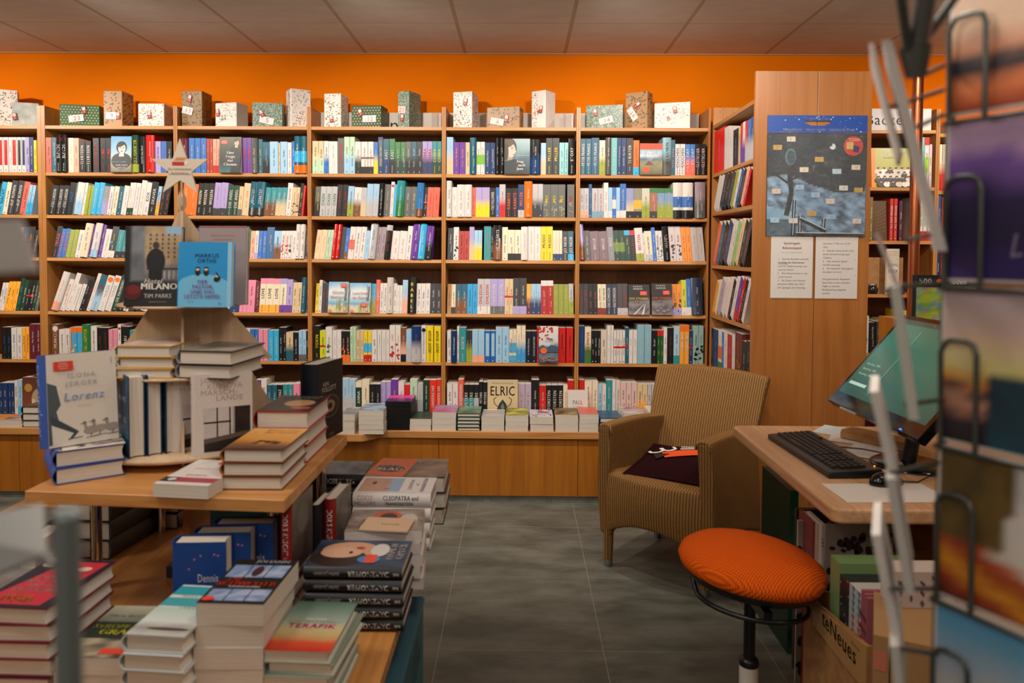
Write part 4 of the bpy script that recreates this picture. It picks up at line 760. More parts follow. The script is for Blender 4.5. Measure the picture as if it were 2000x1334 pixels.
for z in [zfloor_side+.1+.032*i for i in range(46)]: q.mesh([(XS+.04+.0024*math.cos(k*1.047), YS-.0143, z+.0024*math.sin(k*1.047)) for k in range(6)], [tuple(range(6))], '2a1a0c')
o = q.build('peg_holes', ('matte',)); o.parent = u; o.matrix_parent_inverse = Matrix.Translation(u.location).inverted()
xm = at(1597, 200, Y=YE).x
e1 = bx('end_panel', u, 'endpan', XS-.002, xm-.0012, YE-0.0, YE+0.0215, 0.05, ZE)
e2 = bx('end_panel', u, 'endpan', xm+.0012, XR, YE-0.0, YE+0.0215, 0.05, ZE)
bx('plinth', u, 'plinth', XS+.01, XR-.01, YE+.004, YE+.02, 0, .049)
# rear half, seen only as the end panel
bx('rear_side_panel', u, 'wood', XR-.03, XR-.012, YE+.022, YS-.02, 0.0, ZE-.02)

# lying book on the side case's lowest visible row
book('paperback_book', 'white paperback lying on top of the lowest row in the side case', 'flat', (XS+.1, YE+.28, zfloor_side+0.245), rz=math.radians(-90), w=.13, h=.2, t=.03, col='w', hard=False, lean=0.0)
# ------------------------------------------------------------ gifts on top of the bookcase
def pat(P, kind, rg, w, h):
    if kind in ('dots', 'star', 'stardiag'):
        n = int(w*h*4200)
        for i in range(n):
            u, v = rg.uniform(0.005, w-.005), rg.uniform(.005, h-.005)
            if kind == 'stardiag' and not (-.05 < v-(h*.25+u*.55*h/w) < .06*1.2): continue
            c = rg.choice(('8a6a3c', 'a98a58', 'b79a6a', '6e5a48'))
            if kind == 'dots': P.ell(u, v, .0042, .0036, c, 7)
            else:
                r = rg.uniform(.003, .0058); P.poly([(u+r*(1 if k % 2 == 0 else .45)*math.cos(k*math.pi/5+.3), v+r*(1 if k % 2 == 0 else .45)*math.sin(k*math.pi/5+.3)) for k in range(10)], c)
            P.k = 1
    elif kind == 'gold':
        for j in range(int(h/.016)):
            for i in range(int(w/.018)):
                u, v = .009+i*.018+(j % 2)*.009, .008+j*.016
                if u < w-.004: P.ell(u, v, .0045, .0032, 'c2ae5c', 7); P.k = 1
    elif kind == 'twig':
        for i in range(int(w*h*2000)):
            u, v, a = rg.uniform(.01, w-.01), rg.uniform(.01, h-.012), rg.uniform(0, 3.1); c = '2c3a26'; L = .013
            P.line([(u, v), (u+L*math.cos(a), v+L*math.sin(a)*.9)], .0024, c)
            for s in (-.7, .7): P.line([(u+L*.5*math.cos(a), v+L*.5*math.sin(a)), (u+L*.5*math.cos(a)+.007*math.cos(a+s), v+L*.5*math.sin(a)+.007*math.sin(a+s))], .0024, c)
            P.k = 1
    elif kind == 'frost':
        P.img(0, 0, w, h, 44, 40, lambda a, b: mix('40604a', 'b4bfb2', max(0, min(1, (fb(a*26*w/.1+7, b*26*h/.1, 2)-.4)*2.6))))
GIFT = [  # x0,x1 front, side px, top y, base colour, pattern, number, tag(u,v,rot), rotation
 (-20, 20, 3, 172, 'w', 'dots', '', None, 'tall white gift with gold dots at the cut-off left edge'),
 (24, 66, 8, 199, 'b6bab4', 'plainfoil', '', (.1, .4, .2), 'crumpled silvery gift leaning by the first bookcase side'),
 (116, 187, 11, 203, '2f5a3c', 'gold', '23', (.62, .75, .2), 'green gift with gold specks and a card reading 23'),
 (202, 239, 21, 177, 'a67c4e', 'twig', '9', (.8, .3, 0), 'tall brown twig-patterned gift with a card reading 9'),
 (270, 320, 18, 202, 'd9d3cc', 'star', '3', (.45, .5, .1), 'white starry gift right of the brown gift numbered 9'),
 (354, 395, 19, 177, '8a6a42', 'twig', '13', (.42, .78, -.15), 'tall brown gift with a card reading 13 above the wooden star'),
 (415, 462, 29, 199, 'd9d3cc', 'stardiag', '22', (.14, .6, .1), 'wide white gift with pencilled 22 and diagonal stars'),
 (493, 549, 7, 200, '5a7a64', 'frost', '5', (.32, .55, .5), 'frosty green gift with a card reading 5'),
 (568, 601, -9, 172, 'd9d3cc', 'star', '', None, 'tall white star gift standing beside the second long divider'),
 (632, 666, 15, 182, 'd9d3cc', 'dots', '7', (.45, .25, .2), 'tall white dotted gift marked 7'),
 (685, 745, 14, 205, '24482e', 'gold', '12', (.3, .68, .3), 'dark green gift with gold specks and a card reading 12'),
 (776, 799, 23, 177, '5f7a68', 'frost', '21', (.4, .28, -.2), 'tall frosty green gift with a card reading 21'),
 (884, 922, 13, 178, 'd9d3cc', 'dots', '1', (.65, .72, -.2), 'tall white dotted gift marked 1'),
 (950, 1015, 8, 207, '9a744a', 'twig', '6', (.6, .45, -.2), 'low brown twig gift with a pink card reading 6'),
 (1038, 1065, 30, 175, 'd9d3cc', 'star', '17', (.7, .5, -.15), 'tall white gift marked 17 with a plain right side'),
 (1146, 1216, 3, 204, '7a8a7c', 'frost', '14', (.25, .7, .2), 'grey-green frosted gift with a pink card reading 14'),
 (1224, 1264, 12, 177, 'a67c4e', 'twig', '16', (.55, .65, -.9), 'tall brown twig gift with a slanted card reading 16'),
 (1281, 1348, 17, 198, 'd9d3cc', 'stardiag', '8', (.58, .72, .15), 'wide white gift marked 8 with a band of stars'),
]
for gi, (p0, p1, sd, ty, col, pk, num, tg, lab) in enumerate(GIFT):
    rg = random.Random(gi*5+1); yf = 4.435
    A, B_ = at(p0, 246, Y=yf), at(p1, 246, Y=yf); hh = at((p0+p1)/2, ty, Y=yf).z-zr[0]-.001
    wfr = B_.x-A.x; sdm = abs(sd)*yf/F
    # rotation that shows the side by sd px
    xm_ = (A.x+B_.x)/2; va = math.atan2(xm_, yf)         # view angle
    dep = 0.13 if abs(sd) > 12 else 0.1
    rz = -math.asin(max(-.75, min(.75, (sdm/dep if sd > 0 else -sdm/dep)))) - (va if sd > 0 else va)
    rz = max(-.6, min(.6, rz))
    if num in ('22', '8'): rz = -.28
    w = wfr/math.cos(rz); mb = MB()
    yb = yf+abs(math.sin(rz))*0.0
    mt = Matrix.Translation((A.x, yf, zr[0]+.001)) @ Matrix.Rotation(rz, 4, 'Z')
    if rz < 0: mt = Matrix.Translation((A.x, yf+max(0, math.sin(-rz)*w), zr[0]+.001)) @ Matrix.Rotation(rz, 4, 'Z')
    dep = min(dep, (4.585-yf-abs(math.sin(rz))*w)/math.cos(rz))
    # wrapped parcel: slightly puckered box
    n = 6; pk_ = .0025 if pk != 'plainfoil' else .008
    def side(o, U, V, a, b, k0):
        ff = flatfn(o, U, V); nn = 10
        return ff
    mb.box(0, w, 0, dep, 0, hh, col, 0)
    sl = 'd9d3cc' if col == 'd9d3cc' else col
    for (o, U, V, a, b, mk) in (((0, 0, 0), (1, 0, 0), (0, 0, 1), w, hh, 1), ((w, 0, 0), (0, 1, 0), (0, 0, 1), dep, hh, 2), ((0, dep, 0), (0, -1, 0), (0, 0, 1), dep, hh, 3)):
        P = Pt(mb, flatfn(o, U, V), a, b, 0, .0003)
        if pk == 'plainfoil':
            P.img(0, 0, a, b, 12, 12, lambda s, t: mix('8a928c', 'd0d4ce', fb(s*5, t*5, 1)))
        elif num == '17' and mk == 2: P.poly([(a*.1, 0), (a*.9, b*.3), (a*.9, 0)], 'c4beb8')
        elif not (num in ('22', '17') and mk == 1): pat(P, pk if not (pk == 'stardiag' and mk == 2 and num == '22') else 'none', rg, a, b)
        elif mk == 1: pat(P, 'stardiag' if num == '22' else 'star', rg, a*(1 if num == '22' else .55), b)
        if mk == 2:   # folded paper end
            P.k = 12; P.line([(0, b), (a*.5, b*.55), (a, b)], .0012, mix(col, 'k', .25)); P.line([(0, 0), (a*.5, b*.4), (a, 0)], .0012, mix(col, 'k', .25))
    o = mb.build('wrapped_gift', ('print',), matrix=mt); bevel(o, .003, 1)
    tag(o, lab, 'gift', 'wrapped gifts on top of the bookcase')
    if num:
        tb = MB(); P = Pt(tb, flatfn((0, -.0042, 0), (1, 0, 0), (0, 0, 1)), w, hh, 0, .0003)
        pen = 'b8343c'
        if num in ('7', '1', '17', '8', '22', '3'): 
            P.text(num, w*.4, hh*(.42 if num != '7' else .55), .026, pen if num not in ('22',) else '8a7a68', 6)
        else:
            tu, tv = {'23': (.42, .38), '9': (.42, .3), '13': (.3, .45), '5': (.48, .28), '12': (.6, .4), '21': (.3, .5), '6': (.32, .33), '14': (.55, .36), '16': (.34, .42)}[num]
            ra = {'23': .15, '13': -.25, '16': -1.0, '14': .2, '21': -.1, '6': -.2, '5': -.2}.get(num, 0)
            cw, chh = (.042, .02) if w > .13 else (.032, .021)
            pts = [(tu*w+a*math.cos(ra)-b*math.sin(ra), tv*hh+a*math.sin(ra)+b*math.cos(ra)) for a, b in ((-cw, -chh), (cw, -chh), (cw, chh), (-cw, chh))]
            P.poly([(min(max(a, .002), w+.01), b) for a, b in pts], 'e6dcd8' if num not in ('6', '14', '21') else 'e2c4c0'); P.text('.'+num, tu*w, tv*hh, .026, pen, math.degrees(ra)*.8)
        c = tb.build('number_card', ('print',), parent=o)
    if tg:
        tb = MB(); tb.M = Matrix.Translation((tg[0]*w, -.0066, tg[1]*hh)) @ Matrix.Rotation(-tg[2], 4, 'Y')
        tb.box(-.0115, .0115, 0, .001, -.021, .021, 'a01c22'); P = Pt(tb, flatfn((-.0115, -.0004, -.021), (1, 0, 0), (0, 0, 1)), .023, .042, 0, .0003)
        P.rect(.003, .021, .02, .039, 'e0d6d2'); P.text('Buch', .0115, .03, .005, 'a01c22', mx=.014); P.ell(.012, .011, .004, .004, 'd8a85a')
        tb.build('red_book_sticker', ('print',), parent=o)

# ------------------------------------------------------------ calendar and notices on the end panel
Yp = YE-.001
def rectpx(pa, ya, pb, yb, Y):
    a = at(pa, yb, Y=Y); b = at(pb, ya, Y=Y); return a.x, a.z, b.x, b.z
x0, z0, x1, z1 = rectpx(1495, 226, 1694, 461, Yp)
w, h = x1-x0, z1-z0; hh = h*.146
cal = empty('advent_calendar', (x0, Yp-.004, z0), 0, 'film-wrapped advent calendar with blue header and snowy night scene on end panel', 'calendar')
mb = MB(); vb = h-hh; hl = (w*.37, w*.63)
P = Pt(mb, flatfn((0, -.0012, 0), (1, 0, 0), (0, 0, 1)), w, h, 0, .0002)
# header card with a cut-out hang hole
hb = MB(); outl = []
N_ = 16
for a, b, c, d in ((0, vb, hl[0], h), (hl[1], vb, w, h), (hl[0], vb, hl[1], vb+hh*.42), (hl[0], vb+hh*.68, hl[1], h)): hb.box(a, b if False else c, -.0012, 0.0005, b, d, '1c4aa0')
PH = Pt(hb, flatfn((0, -.0013, 0), (1, 0, 0), (0, 0, 1)), w, h, 0, .0002)
rg = random.Random(2)
for i in range(44):
    u, v = rg.uniform(.01, w-.01), rg.uniform(vb+.005, h-.005)
    if not (hl[0]-.01 < u < hl[1]+.01 and vb+hh*.38 < v < vb+hh*.72): PH.ell(u, v, r := rg.choice((.0012, .0016, .0035)), r, 'a9c4ea', 8); PH.k = 2
for s in (-1, 1): PH.poly([((hl[0] if s < 0 else hl[1]), vb+hh*.42), ((hl[0] if s < 0 else hl[1])-s*.03, vb+hh*.42), ((hl[0] if s < 0 else hl[1]), vb+hh*.56)], '1c4aa0')
PH.k = 5; PH.text('• Coppenrath Verlag •', w*.5, h-hh*.18, .012, 'e4ecf6', shear=.25, mx=w*.26, bold=.02)
PH.text('Adventskalender • Advent Calendar • Calendrier de l\'Avent', w*.51, vb+hh*.2, .013, 'e4ecf6', shear=.25, mx=w*.72, bold=.03)
hb.build('header_card', ('print',), parent=cal)
def night(a, b):
    t = fb(a*9, b*9, 3); c = mix('10222c', '1d3646', t)
    sn = .50+.07*math.sin(a*5+1)+.05*fb(a*6, 1, 2)-(.16 if .55 < a < 1 else 0)*(a-.55)
    if b < sn:
        k = fb(a*16+b*12, b*22, 5); c = mix('121e28', '8fb6d6', max(0, min(1, k*1.5-.25)))
        if .32 < a < .75 and b > .12: c = mix(c, '5b84a8', .35*(1-abs(a-.52)*4) if abs(a-.52) < .25 else 0)
    if a < .3 and b < .3-.25*a: c = mix('5d8fae', '9cc4da', fb(a*12, b*20, 1))
    if b < .16 and a < .3: c = mix('22323a', '5a7f92', fb(a*40, b*30, 2))
    return c
mb.box(0, w, -.001, .0005, 0, vb-.004, '14242e')
P.img(.002, .001, w-.002, vb-.005, 64, 64, night)
def U(a): return a*w
def V(b): return b*vb
P.ell(U(.655), V(.87), w*.03, w*.03, 'c9cfcf', 22); P.ell(U(.635), V(.885), w*.016, w*.016, '1a3040', 16)
P.ell(U(.235), V(.77), w*.055, w*.085, '4c6f80', 24); P.ell(U(.24), V(.765), w*.043, w*.07, '2a4654', 24)
for pts, wd in ((((.22, .68), (.25, .42), (.2, .2)), .05), (((.23, .5), (.06, .62)), .02), (((.25, .55), (.38, .6)), .015)): P.line([(U(a), V(b)) for a, b in pts], w*wd, '12202a')
for a, b, c, d in ((.34, 0, .34, .2), (.27, 0, .28, .35), (.57, .02, .58, .17), (.34, .17, .6, .05), (.3, .02, .98, .015)):
    P.line([(U(a), V(b)), (U(c), V(d))], w*.035, '16222a'); P.line([(U(a), V(b+.015)), (U(c), V(d+.015))], w*.009, 'a9bcc8')
for a, b, c in ((.235, .94, 'c8beae'), (.1, .86, 'b8944a'), (.52, .745, 'b8944a'), (.37, .645, 'c8beae'), (.7, .63, '9fb6cc'), (.89, .67, 'c8beae'), (.33, .475, '8fb0cc'), (.77, .47, 'c8c4c0'), (.92, .45, 'b08a34'), (.095, .435, 'c8beae'), (.49, .4, '8fb0cc'), (.64, .34, 'c8beae'), (.455, .22, 'b8944a'), (.655, .19, '8fb0cc'), (.085, .155, '9fc4dc'), (.27, .15, 'c8c4c0'), (.91, .15, 'd0ccc8')):
    P.k = 14; P.rect(U(a)-w*.044, V(b)-vb*.024, U(a)+w*.044, V(b)+vb*.024, c); P.text(str(int(a*24)+1), U(a), V(b), vb*.018, '6a6258')
P.k = 16; P.ell(U(.86), V(.875), w*.098, w*.098, 'c23a2a', 30); P.rect(U(.79), V(.845), U(.86), V(.915), 'c2a85a'); P.poly([(U(.855), V(.82)), (U(.915), V(.81)), (U(.92), V(.87)), (U(.86), V(.885))], '20305c')
P.text('Mit Versteck', U(.86), V(.945), .006, 'w', mx=w*.13); P.text('zum Basteln', U(.87), V(.93), .006, 'w', mx=w*.13)
mb.build('picture_sheet', ('print',), parent=cal)
fm = MB(); rg = random.Random(9)
fm.grid(50, 52, lambda a, b: Vector((a*w, -.004-.005*abs(fb(a*9+2, b*12, 7)-.5)-.002*fb(a*31, b*28, 3), b*(vb+.012)-.004)))
fm.build('film_sleeve', ('film',), parent=cal)
q = MB(); q.tube([(w*.5, .001, h-.01), (w*.505, .0015, ZE-z0-.002)], .0006, 5, 'd0c8bc'); q.build('hanging_thread', ('white',), parent=cal)

def notice(pa, ya, pb, yb, lines, lab):
    x0, z0, x1, z1 = rectpx(pa, ya, pb, yb, Yp); w, h = x1-x0, z1-z0; mb = MB(); mb.box(0, w, -.0012, 0, 0, h, 'd8d4cf')
    P = Pt(mb, flatfn((0, -.0014, 0), (1, 0, 0), (0, 0, 1)), w, h, 0, .0002)
    for (t, v, sz, c, al, bd) in lines:
        P.text(t, w*(.5 if al == 'c' else .17), h*v, h*sz, c, 0, al, mx=w*.76 if al == 'l' else None, bold=bd); P.k = 1
    P.k = 3; 
    if 'Spielregeln' in lines[0][0]: P.line([(w*.18, h*.555), (w*.4, h*.555)], h*.004, '3a3836')
    else:
        for v in (.37, .63): P.ell(w*.94, h*v, h*.005, h*.005, '3a3836', 8)
    o = mb.build('notice_sheet', ('matte',), matrix=Matrix.Translation((x0, Yp-.0005, z0))); tag(o, lab, 'notice', 'typed notices on the end panel')
k_ = '4a4846'
L1 = [('Spielregeln', .89, .038, 'b8302c', 'c', .03), ('Adventsspiel', .815, .038, 'b8302c', 'c', .03), ('(01. bis 21. Dezember 2023)', .74, .018, '8a8886', 'c', 0)]
for i, t in enumerate(('1.   Die/der KundeIn schreibt', 'freiwillig den Nachnamen', 'und die Telefonnummer auf', 'unseren Zettel', '2.   Der Zettel kommt in die', '„Lostrommel“', '3.   Ein Zettel wird abends', 'zwischen 18:00 und 18:30', 'Uhr gezogen (Am Samstag')): L1.append((t, .635-.058*i, .026, k_, 'l', .04 if i == 1 else 0))
L2 = []
for i, t in enumerate(('zwischen 13:00 und 13:30', 'Uhr)', '4.   Die/der GewinnerIn wird', 'direkt benachrichtigt (per', 'Telefon)', '5.   Alle anderen Zettel', 'werden entsorgt', '6.   Am nächsten Tag beginnt', 'das Spiel von vorn', '', 'Das gewonnene Geschenk', 'kann dann in den nächsten', 'Tagen in unserer', 'Buchhandlung abgeholt', 'werden')):
    if t: L2.append((t, .885-.057*i, .026, k_, 'l', 0))
notice(1504, 462, 1588, 582, L1, 'white notice with red heading, left of the two typed sheets')
notice(1591, 462, 1676, 583, L2, 'white typed notice without heading, right of the two sheets')

# ------------------------------------------------------------ bookcase to the right (baking books)
XB0, XB1 = XR+.012, at(1829, 400, Y=YS).x
zsb = [at(1760, y, Y=YS).z for y in (254, 366, 470.5, 575, 690, 800)]
unit(XB0, XB1, zsb, [0]*6, YS, 'bookcase bay under the white sign, behind the copper pipe', zl=0.06, group='bookcase bays right of the end panel')
unit(XB1, XB1+.81, [z-.02 for z in zsb], [0]*6, YS, 'bookcase bay beside the postcard rack at the right', zl=0.06, group='bookcase bays right of the end panel')
a = at(1700, 250, Y=YS+.02); b = at(1818, 213, Y=YS+.02)
q = MB(); q.box(XB0+.02, b.x, YS+.012, YS+.018, zsb[0]+.001, b.z, 'dcd8d4'); P = Pt(q, flatfn((0, YS+.0118, 0), (1, 0, 0), (0, 0, 1)), 1, 1)
P.text('Kochen / Backen', at(1782, 233, Y=YS).x, at(1760, 233, Y=YS).z, .062, '23283c', 0, 'r', wide=.95)
tag(q.build('category_sign', ('matte',)), 'white shelf sign with dark letters reading Backen behind the copper pipe', 'sign')
def rb(px0, px1, ty, row, col, tc, st, ti, lab, zs=None, d=.2):
    z = (zs or zsb)[row]; A, B_ = at(px0, 400, Y=YS).x, at(px1, 400, Y=YS).x; t = B_-A-.0008
    sp = dict(x=(A+B_)/2, y=YS, zb=z, rot=0, tl=0, la=0, dy=.004, t=t); mb = MB(); shelf_book(mb, t, d, at(px0, ty, Y=YS).z-z, col, tc, st, ti, random.Random(int(px0)))
    tag(mb.build('cookbook', ('print', 'pages', 'gloss'), matrix=place(sp)), lab, 'book', 'cookbooks in the right bookcase')
def c_kueche(P):
    w, h = P.w, P.h; P.rect(0, 0, w, h, 'b8b860', 'a8a448'); P.rect(0, 0, w*.1, h, 'e88a2a'); P.text('KÜCHEN', w*.55, h*.93, h*.09, 'w', mx=w*.7, bold=.05); P.text('SCHLACHT', w*.55, h*.83, h*.09, 'w', mx=w*.8, bold=.05); P.text('DAS BESTE AUS DER', w*.52, h*.75, h*.03, '3a3a1c', mx=w*.7)
    rg = random.Random(8)
    for j in range(4):
        for i in range(6): u, v = w*(.17+.15*i+.05*(j % 2)), h*(.42-.11*j); P.ell(u, v-.02*h, w*.09, h*.07, rg.choice(('e8e4de', 'd8d0c4', 'f0ece6', '4a4a50'))); P.ell(u, v+.045*h, w*.032, h*.028, 'c89878', 10); P.ell(u, v+.07*h, w*.035, h*.02, '3a2a1c', 8)
for k, a in enumerate(((1704, 1782, 288, 0, c_kueche, 'green cookbook face-out showing a group of people in white'),)):
    A, B_ = at(a[0], 400, Y=YS).x, at(a[1], 400, Y=YS).x
    book('cookbook', a[5], 'face', ((A+B_)/2, YS+.03, zsb[1]+.0005), w=B_-A, h=at(1740, a[2], Y=YS).z-zsb[1], t=.03, col='O', hard=True, front=a[4], child=False, lean=-.08)
rb(1797, 1804, 268, 1, '7ab8a8', 'k', '', '', 'tall turquoise-green cookbook spine right of the copper pipe, upper shelf'); rb(1804, 1813, 268, 1, 'w', 'k', 'tr+q9cc83a', '', 'white cookbook spine with red top and lime middle by the pipe'); rb(1813, 1819, 282, 1, 'd8c0c0', 'k', '', '', 'short pinkish cookbook spine closest to the right upright')
rb(1697, 1706, 385, 2, '8a7444', 'w', 'R', '', 'gold glossy cookbook spine touching the end panel'); 
A, B_ = at(1710, 400, Y=YS).x, at(1738, 400, Y=YS).x
book('cookbook', 'brown cookbook face-out between gold spine and two red spines', 'face', ((A+B_)/2, YS+.03, zsb[2]+.0005), w=B_-A, h=at(1740, 392, Y=YS).z-zsb[2], t=.02, col='5c4228', front=lambda P: [P.line([(P.w*.2, P.h*(.2+.08*i)), (P.w*.9, P.h*(.25+.1*i))], .002, '8a6a48') for i in range(7)], child=False, lean=-.06)
rb(1739, 1746, 388, 2, 'c8382c', 'w', '', 'ALL DAY VEGAN', 'red cookbook spine, left of the two identical red ones'); rb(1747, 1754, 388, 2, 'c8382c', 'w', '', 'ALL DAY VEGAN', 'red cookbook spine, right of the two identical red ones')
rb(1757, 1764, 392, 2, '5a3048', 'w', '', '', 'dark plum cookbook spine beside the red pair')
for i in range(3): rb(1796.5+8.2*i, 1804+8.2*i, 384, 2, 'w', '3a7a3c', 'br', 'VEGETARISCH', ['left', 'middle', 'right'][i]+' one of three green-white-red cookbook spines by the pipe')
rb(1693, 1698, 487, 3, 'w', 'k', '', '', 'thin white cookbook spine on the third shelf against the end panel')
q = MB(); A, B_ = at(1699, 400, Y=YS).x, at(1777, 400, Y=YS).x; q.box(A, B_, YS+.06, YS+.065, zsb[3]+.001, at(1740, 503, Y=YS).z, 'b0895e'); tag(q.build('cardboard_sheet', ('card',)), 'brown cardboard sheet standing behind the glass jars on third shelf', 'cardboard')
def c_prob(P): w, h = P.w, P.h; P.rect(0, 0, w, h, 'd8ccb8'); P.ell(w*.5, h*.52, w*.42, w*.42, 'e8e4dc'); P.text('PROBLEM', w*.5, h*.5, h*.09, '2a4a7a', mx=w*.76, bold=.05); P.text('KEIN', w*.5, h*.64, h*.06, '8a7a60'); [P.line([(w*.1, h*(.86+.04*i)), (w*.9, h*(.86+.04*i))], .001, '9a8a70') for i in range(3)]
A, B_ = at(1737, 400, Y=YS).x, at(1761, 400, Y=YS).x
book('cookbook', 'cream cookbook face-out with round blue-lettered badge', 'face', ((A+B_)/2, YS+.022, zsb[3]+.0005), w=B_-A, h=at(1740, 486, Y=YS).z-zsb[3], t=.02, col='o', front=c_prob, child=False)
for i, px in enumerate((1707, 1749)):
    c = at(px, 570, Y=YS+.004); j = empty('glass_jar', (c.x, YS+.008+.028*0-.0, zsb[3]), 0, ['squat jar with dark filling on the third shelf beside the end panel', 'squat jar with dark filling in front of the round-badge book'][i], 'jar', 'squat jars in the right bookcase')
    j.location.y = YS+.036-.06
    q = MB(); q.lathe([(.03, .0005), (.038, .006), (.038, .034), (.03, .043), (.028, .047)], 24, '2a241e'); q.build('body', ('gloss',), parent=j)
    q = MB(); q.lathe([(.031, .047), (.032, .048), (.032, .058), (.03, .061), (.0001, .061)], 24, 'b9b4ac'); q.build('lid', ('metal',), parent=j); j.location.y = YS-.0+.04 if False else YS-.004+.0
    j.location.y = YS+.040 if i == 0 else YS-.022
    if i == 1: j.location.y = YS-.0205
YB2 = [z-.02 for z in zsb]
for i, (c, t_, lab) in enumerate((('w', 'r', 'cream spine with red foot, left at the edge of the far right bay'), ('w', 'r', 'cream spine with red foot, right at the edge of the far right bay'))):
    rb(1833+6.5*i, 1839+6.5*i, 282, 1, 'o', 'k', 'gr', 'i', lab, YB2)
for i, (c) in enumerate(('2d4f90', 'b8402c', 'k', 'w', 'e', 'n')): rb(1833+6.5*i, 1839+6.5*i, 382+3*(i % 2), 2, c, 'w', '', '', cname(c)+' spine, %s from the upright on second shelf of far right bay' % ordn(i+1), YB2)
for i, (c) in enumerate(('2a3660', '6a2430', '2a3660', 'w', 'z', 'n')): rb(1833+6.5*i, 1839+6.5*i, 489, 3, c, 'w', '', '', cname(c)+' spine, %s from the upright on third shelf of far right bay' % ordn(i+1), YB2)
for i, (p, q2, c, ty) in enumerate(((1692, 1703, 'w', 617), (1704, 1716, 'k', 630), (1717, 1727, 'd', 628), (1728, 1731, 'y', 627), (1732, 1735, 'y', 627), (1736, 1739, 'y', 627), (1740, 1752, 'w', 625), (1753, 1766, 'B', 622), (1767, 1778, 'y', 607))):
    rb(p, q2, ty, 4, c, 'k' if c in 'wy' else 'w', 'pk' if i < 3 else '', '', cname(c)+' book, %s from left on the shelf behind the monitor corner' % ordn(i+1))

# copper pipe
c = at(1787, 400, Y=3.35); pp = empty('copper_pipe', (c.x, 3.35, 0), 0, 'vertical copper pipe from floor to ceiling before the right bookcase', 'pipe')
q = MB(); q.tube([(0, 0, 0.001), (0, 0, ZC-.002)], .0235, 24); q.build('pipe', ('copper',), parent=pp)
for z in (.9, 2.28):
    q = MB(); q.lathe([(.025, z-.012), (.028, z-.01), (.028, z+.01), (.025, z+.012)], 24); q.build('clamp', ('copper',), parent=pp)

# ------------------------------------------------------------ books on the ledge
def lab_cover(c1, c2, kind='blob'):
    def f(P):
        w, h = P.w, P.h; P.img(0, 0, w, h, 6, 8, lambda a, b: mix(c1, c2, max(0, min(1, fb(a*3, b*4, len(c1)+ord(c2[0]))*1.6-.3))))
        P.text(WORDS[(ord(c1[-1])*3) % len(WORDS)].upper(), w*.5, h*.75, h*.06, 'w', mx=w*.8, bold=.04)
    return f
def ledge_stack(pa, pb, ytop, n, desc, front, col='w', yf=4.185, hard=False, rz=0, dep=.195, spcol=None, pcol=None):
    zb = ZL+.0006 if yf > 4.17 else ZL+.0006
    A, B_ = at(pa, 840, Y=yf).x, at(pb, 840, Y=yf).x; zt = at((pa+pb)/2, ytop, Y=yf).z; t = (zt-zb)/n-.0008
    stack('hardcover_book' if hard else 'paperback_book', lambda i: (rank(i, n)+' ' if n > 1 else '')+desc, 'flat', ((A+B_)/2, yf, zb), n, rz, t, 'book stacks along the ledge', w=B_-A-.002, h=dep, col=col, hard=hard, front=front, child=False, jit=.0015, jr=.5, edge=spcol, pcol=pcol)
def c_stripes(P):
    P.rect(0, 0, P.w, P.h, 'w'); [P.line([(P.w*(-.1+.0*i), P.h*(.05+.13*i)), (P.w*1.0, P.h*(.05+.13*i))], P.h*.045, 'k') for i in range(7)]; P.text('LANDGUT', P.w*.5, P.h*.5, P.h*.07, 'w', mx=P.w*.8)
def c_branch(P):
    P.rect(0, 0, P.w, P.h, 'cfc6cc'); rg = random.Random(2)
    for i in range(16): P.line([(P.w*rg.random(), P.h*rg.random()), (P.w*rg.random(), P.h*rg.random())], .004, rg.choice(('3a2a30', '7a3a48', '2a2a38')))
def c_mood(P): P.rect(0, 0, P.w, P.h, 'd0188a'); P.rect(0, 0, P.w, P.h*.45, '4a2060'); P.text('MOOD', P.w*.5, P.h*.72, P.h*.22, 'w', mx=P.w*.9, bold=.05, shear=.2); P.text('ROMAN', P.w*.5, P.h*.3, P.h*.06, 'p')
ledge_stack(0, 44, 821, 2, 'pale paperback on ledge at the cut-off left edge', lab_cover('7a3a24', 'c8b8a0'))
ledge_stack(44, 78, 794, 3, 'black-edged book on the ledge left of the goose book', lab_cover('3a2a20', '7a5a44'), col='k', hard=True)
ledge_stack(664, 693, 809, 3, 'paperback of the pale stack just right of the tall black book', lab_cover('g', 'l'), yf=4.09)
ledge_stack(700, 749, 801, 5, 'paperback of the stack with blue and brown cover on ledge bulge', lab_cover('6a3a2a', '9cc6e2'), yf=4.09)
ledge_stack(752, 803, 784, 6, 'black-edged paperback of the stack topped by magenta cover', c_mood, col='k', yf=4.19, pcol='0e0e10')
ledge_stack(800, 842, 818, 2, 'white-edged paperback of the low stack with dark green cover', lab_cover('26382c', '3a4a40'))
ledge_stack(844, 891, 805, 3, 'white-edged paperback of the stack with lilac and pink cover', lab_cover('b04a5a', '8a8ac8'))
ledge_stack(893, 938, 807, 5, 'green-bound book of the stack with green patterned cover', lab_cover('3a5a3c', '8aa088'), col='D', hard=True, spcol='D')
ledge_stack(940, 985, 814, 2, 'paperback of the stack with black and white striped cover', c_stripes)
ledge_stack(987, 1032, 811, 3, 'cream-edged paperback of the stack with yellow and black cover', lab_cover('1a2a2c', 'd0c83a'))
ledge_stack(1035, 1081, 814, 2, 'thick paperback of the stack with twig-patterned pale cover', c_branch)
ledge_stack(1084, 1129, 810, 2, 'thick paperback of the stack with black and gold cover', lab_cover('15171a', 'b08a3a'), rz=-.03)
ledge_stack(1131, 1169, 809, 4, 'paperback of the stack with plain coral cover', lambda P: [P.rect(0, 0, P.w, P.h, 'c86050'), P.text('ROMAN', P.w*.5, P.h*.5, P.h*.06, '8a3a30')])
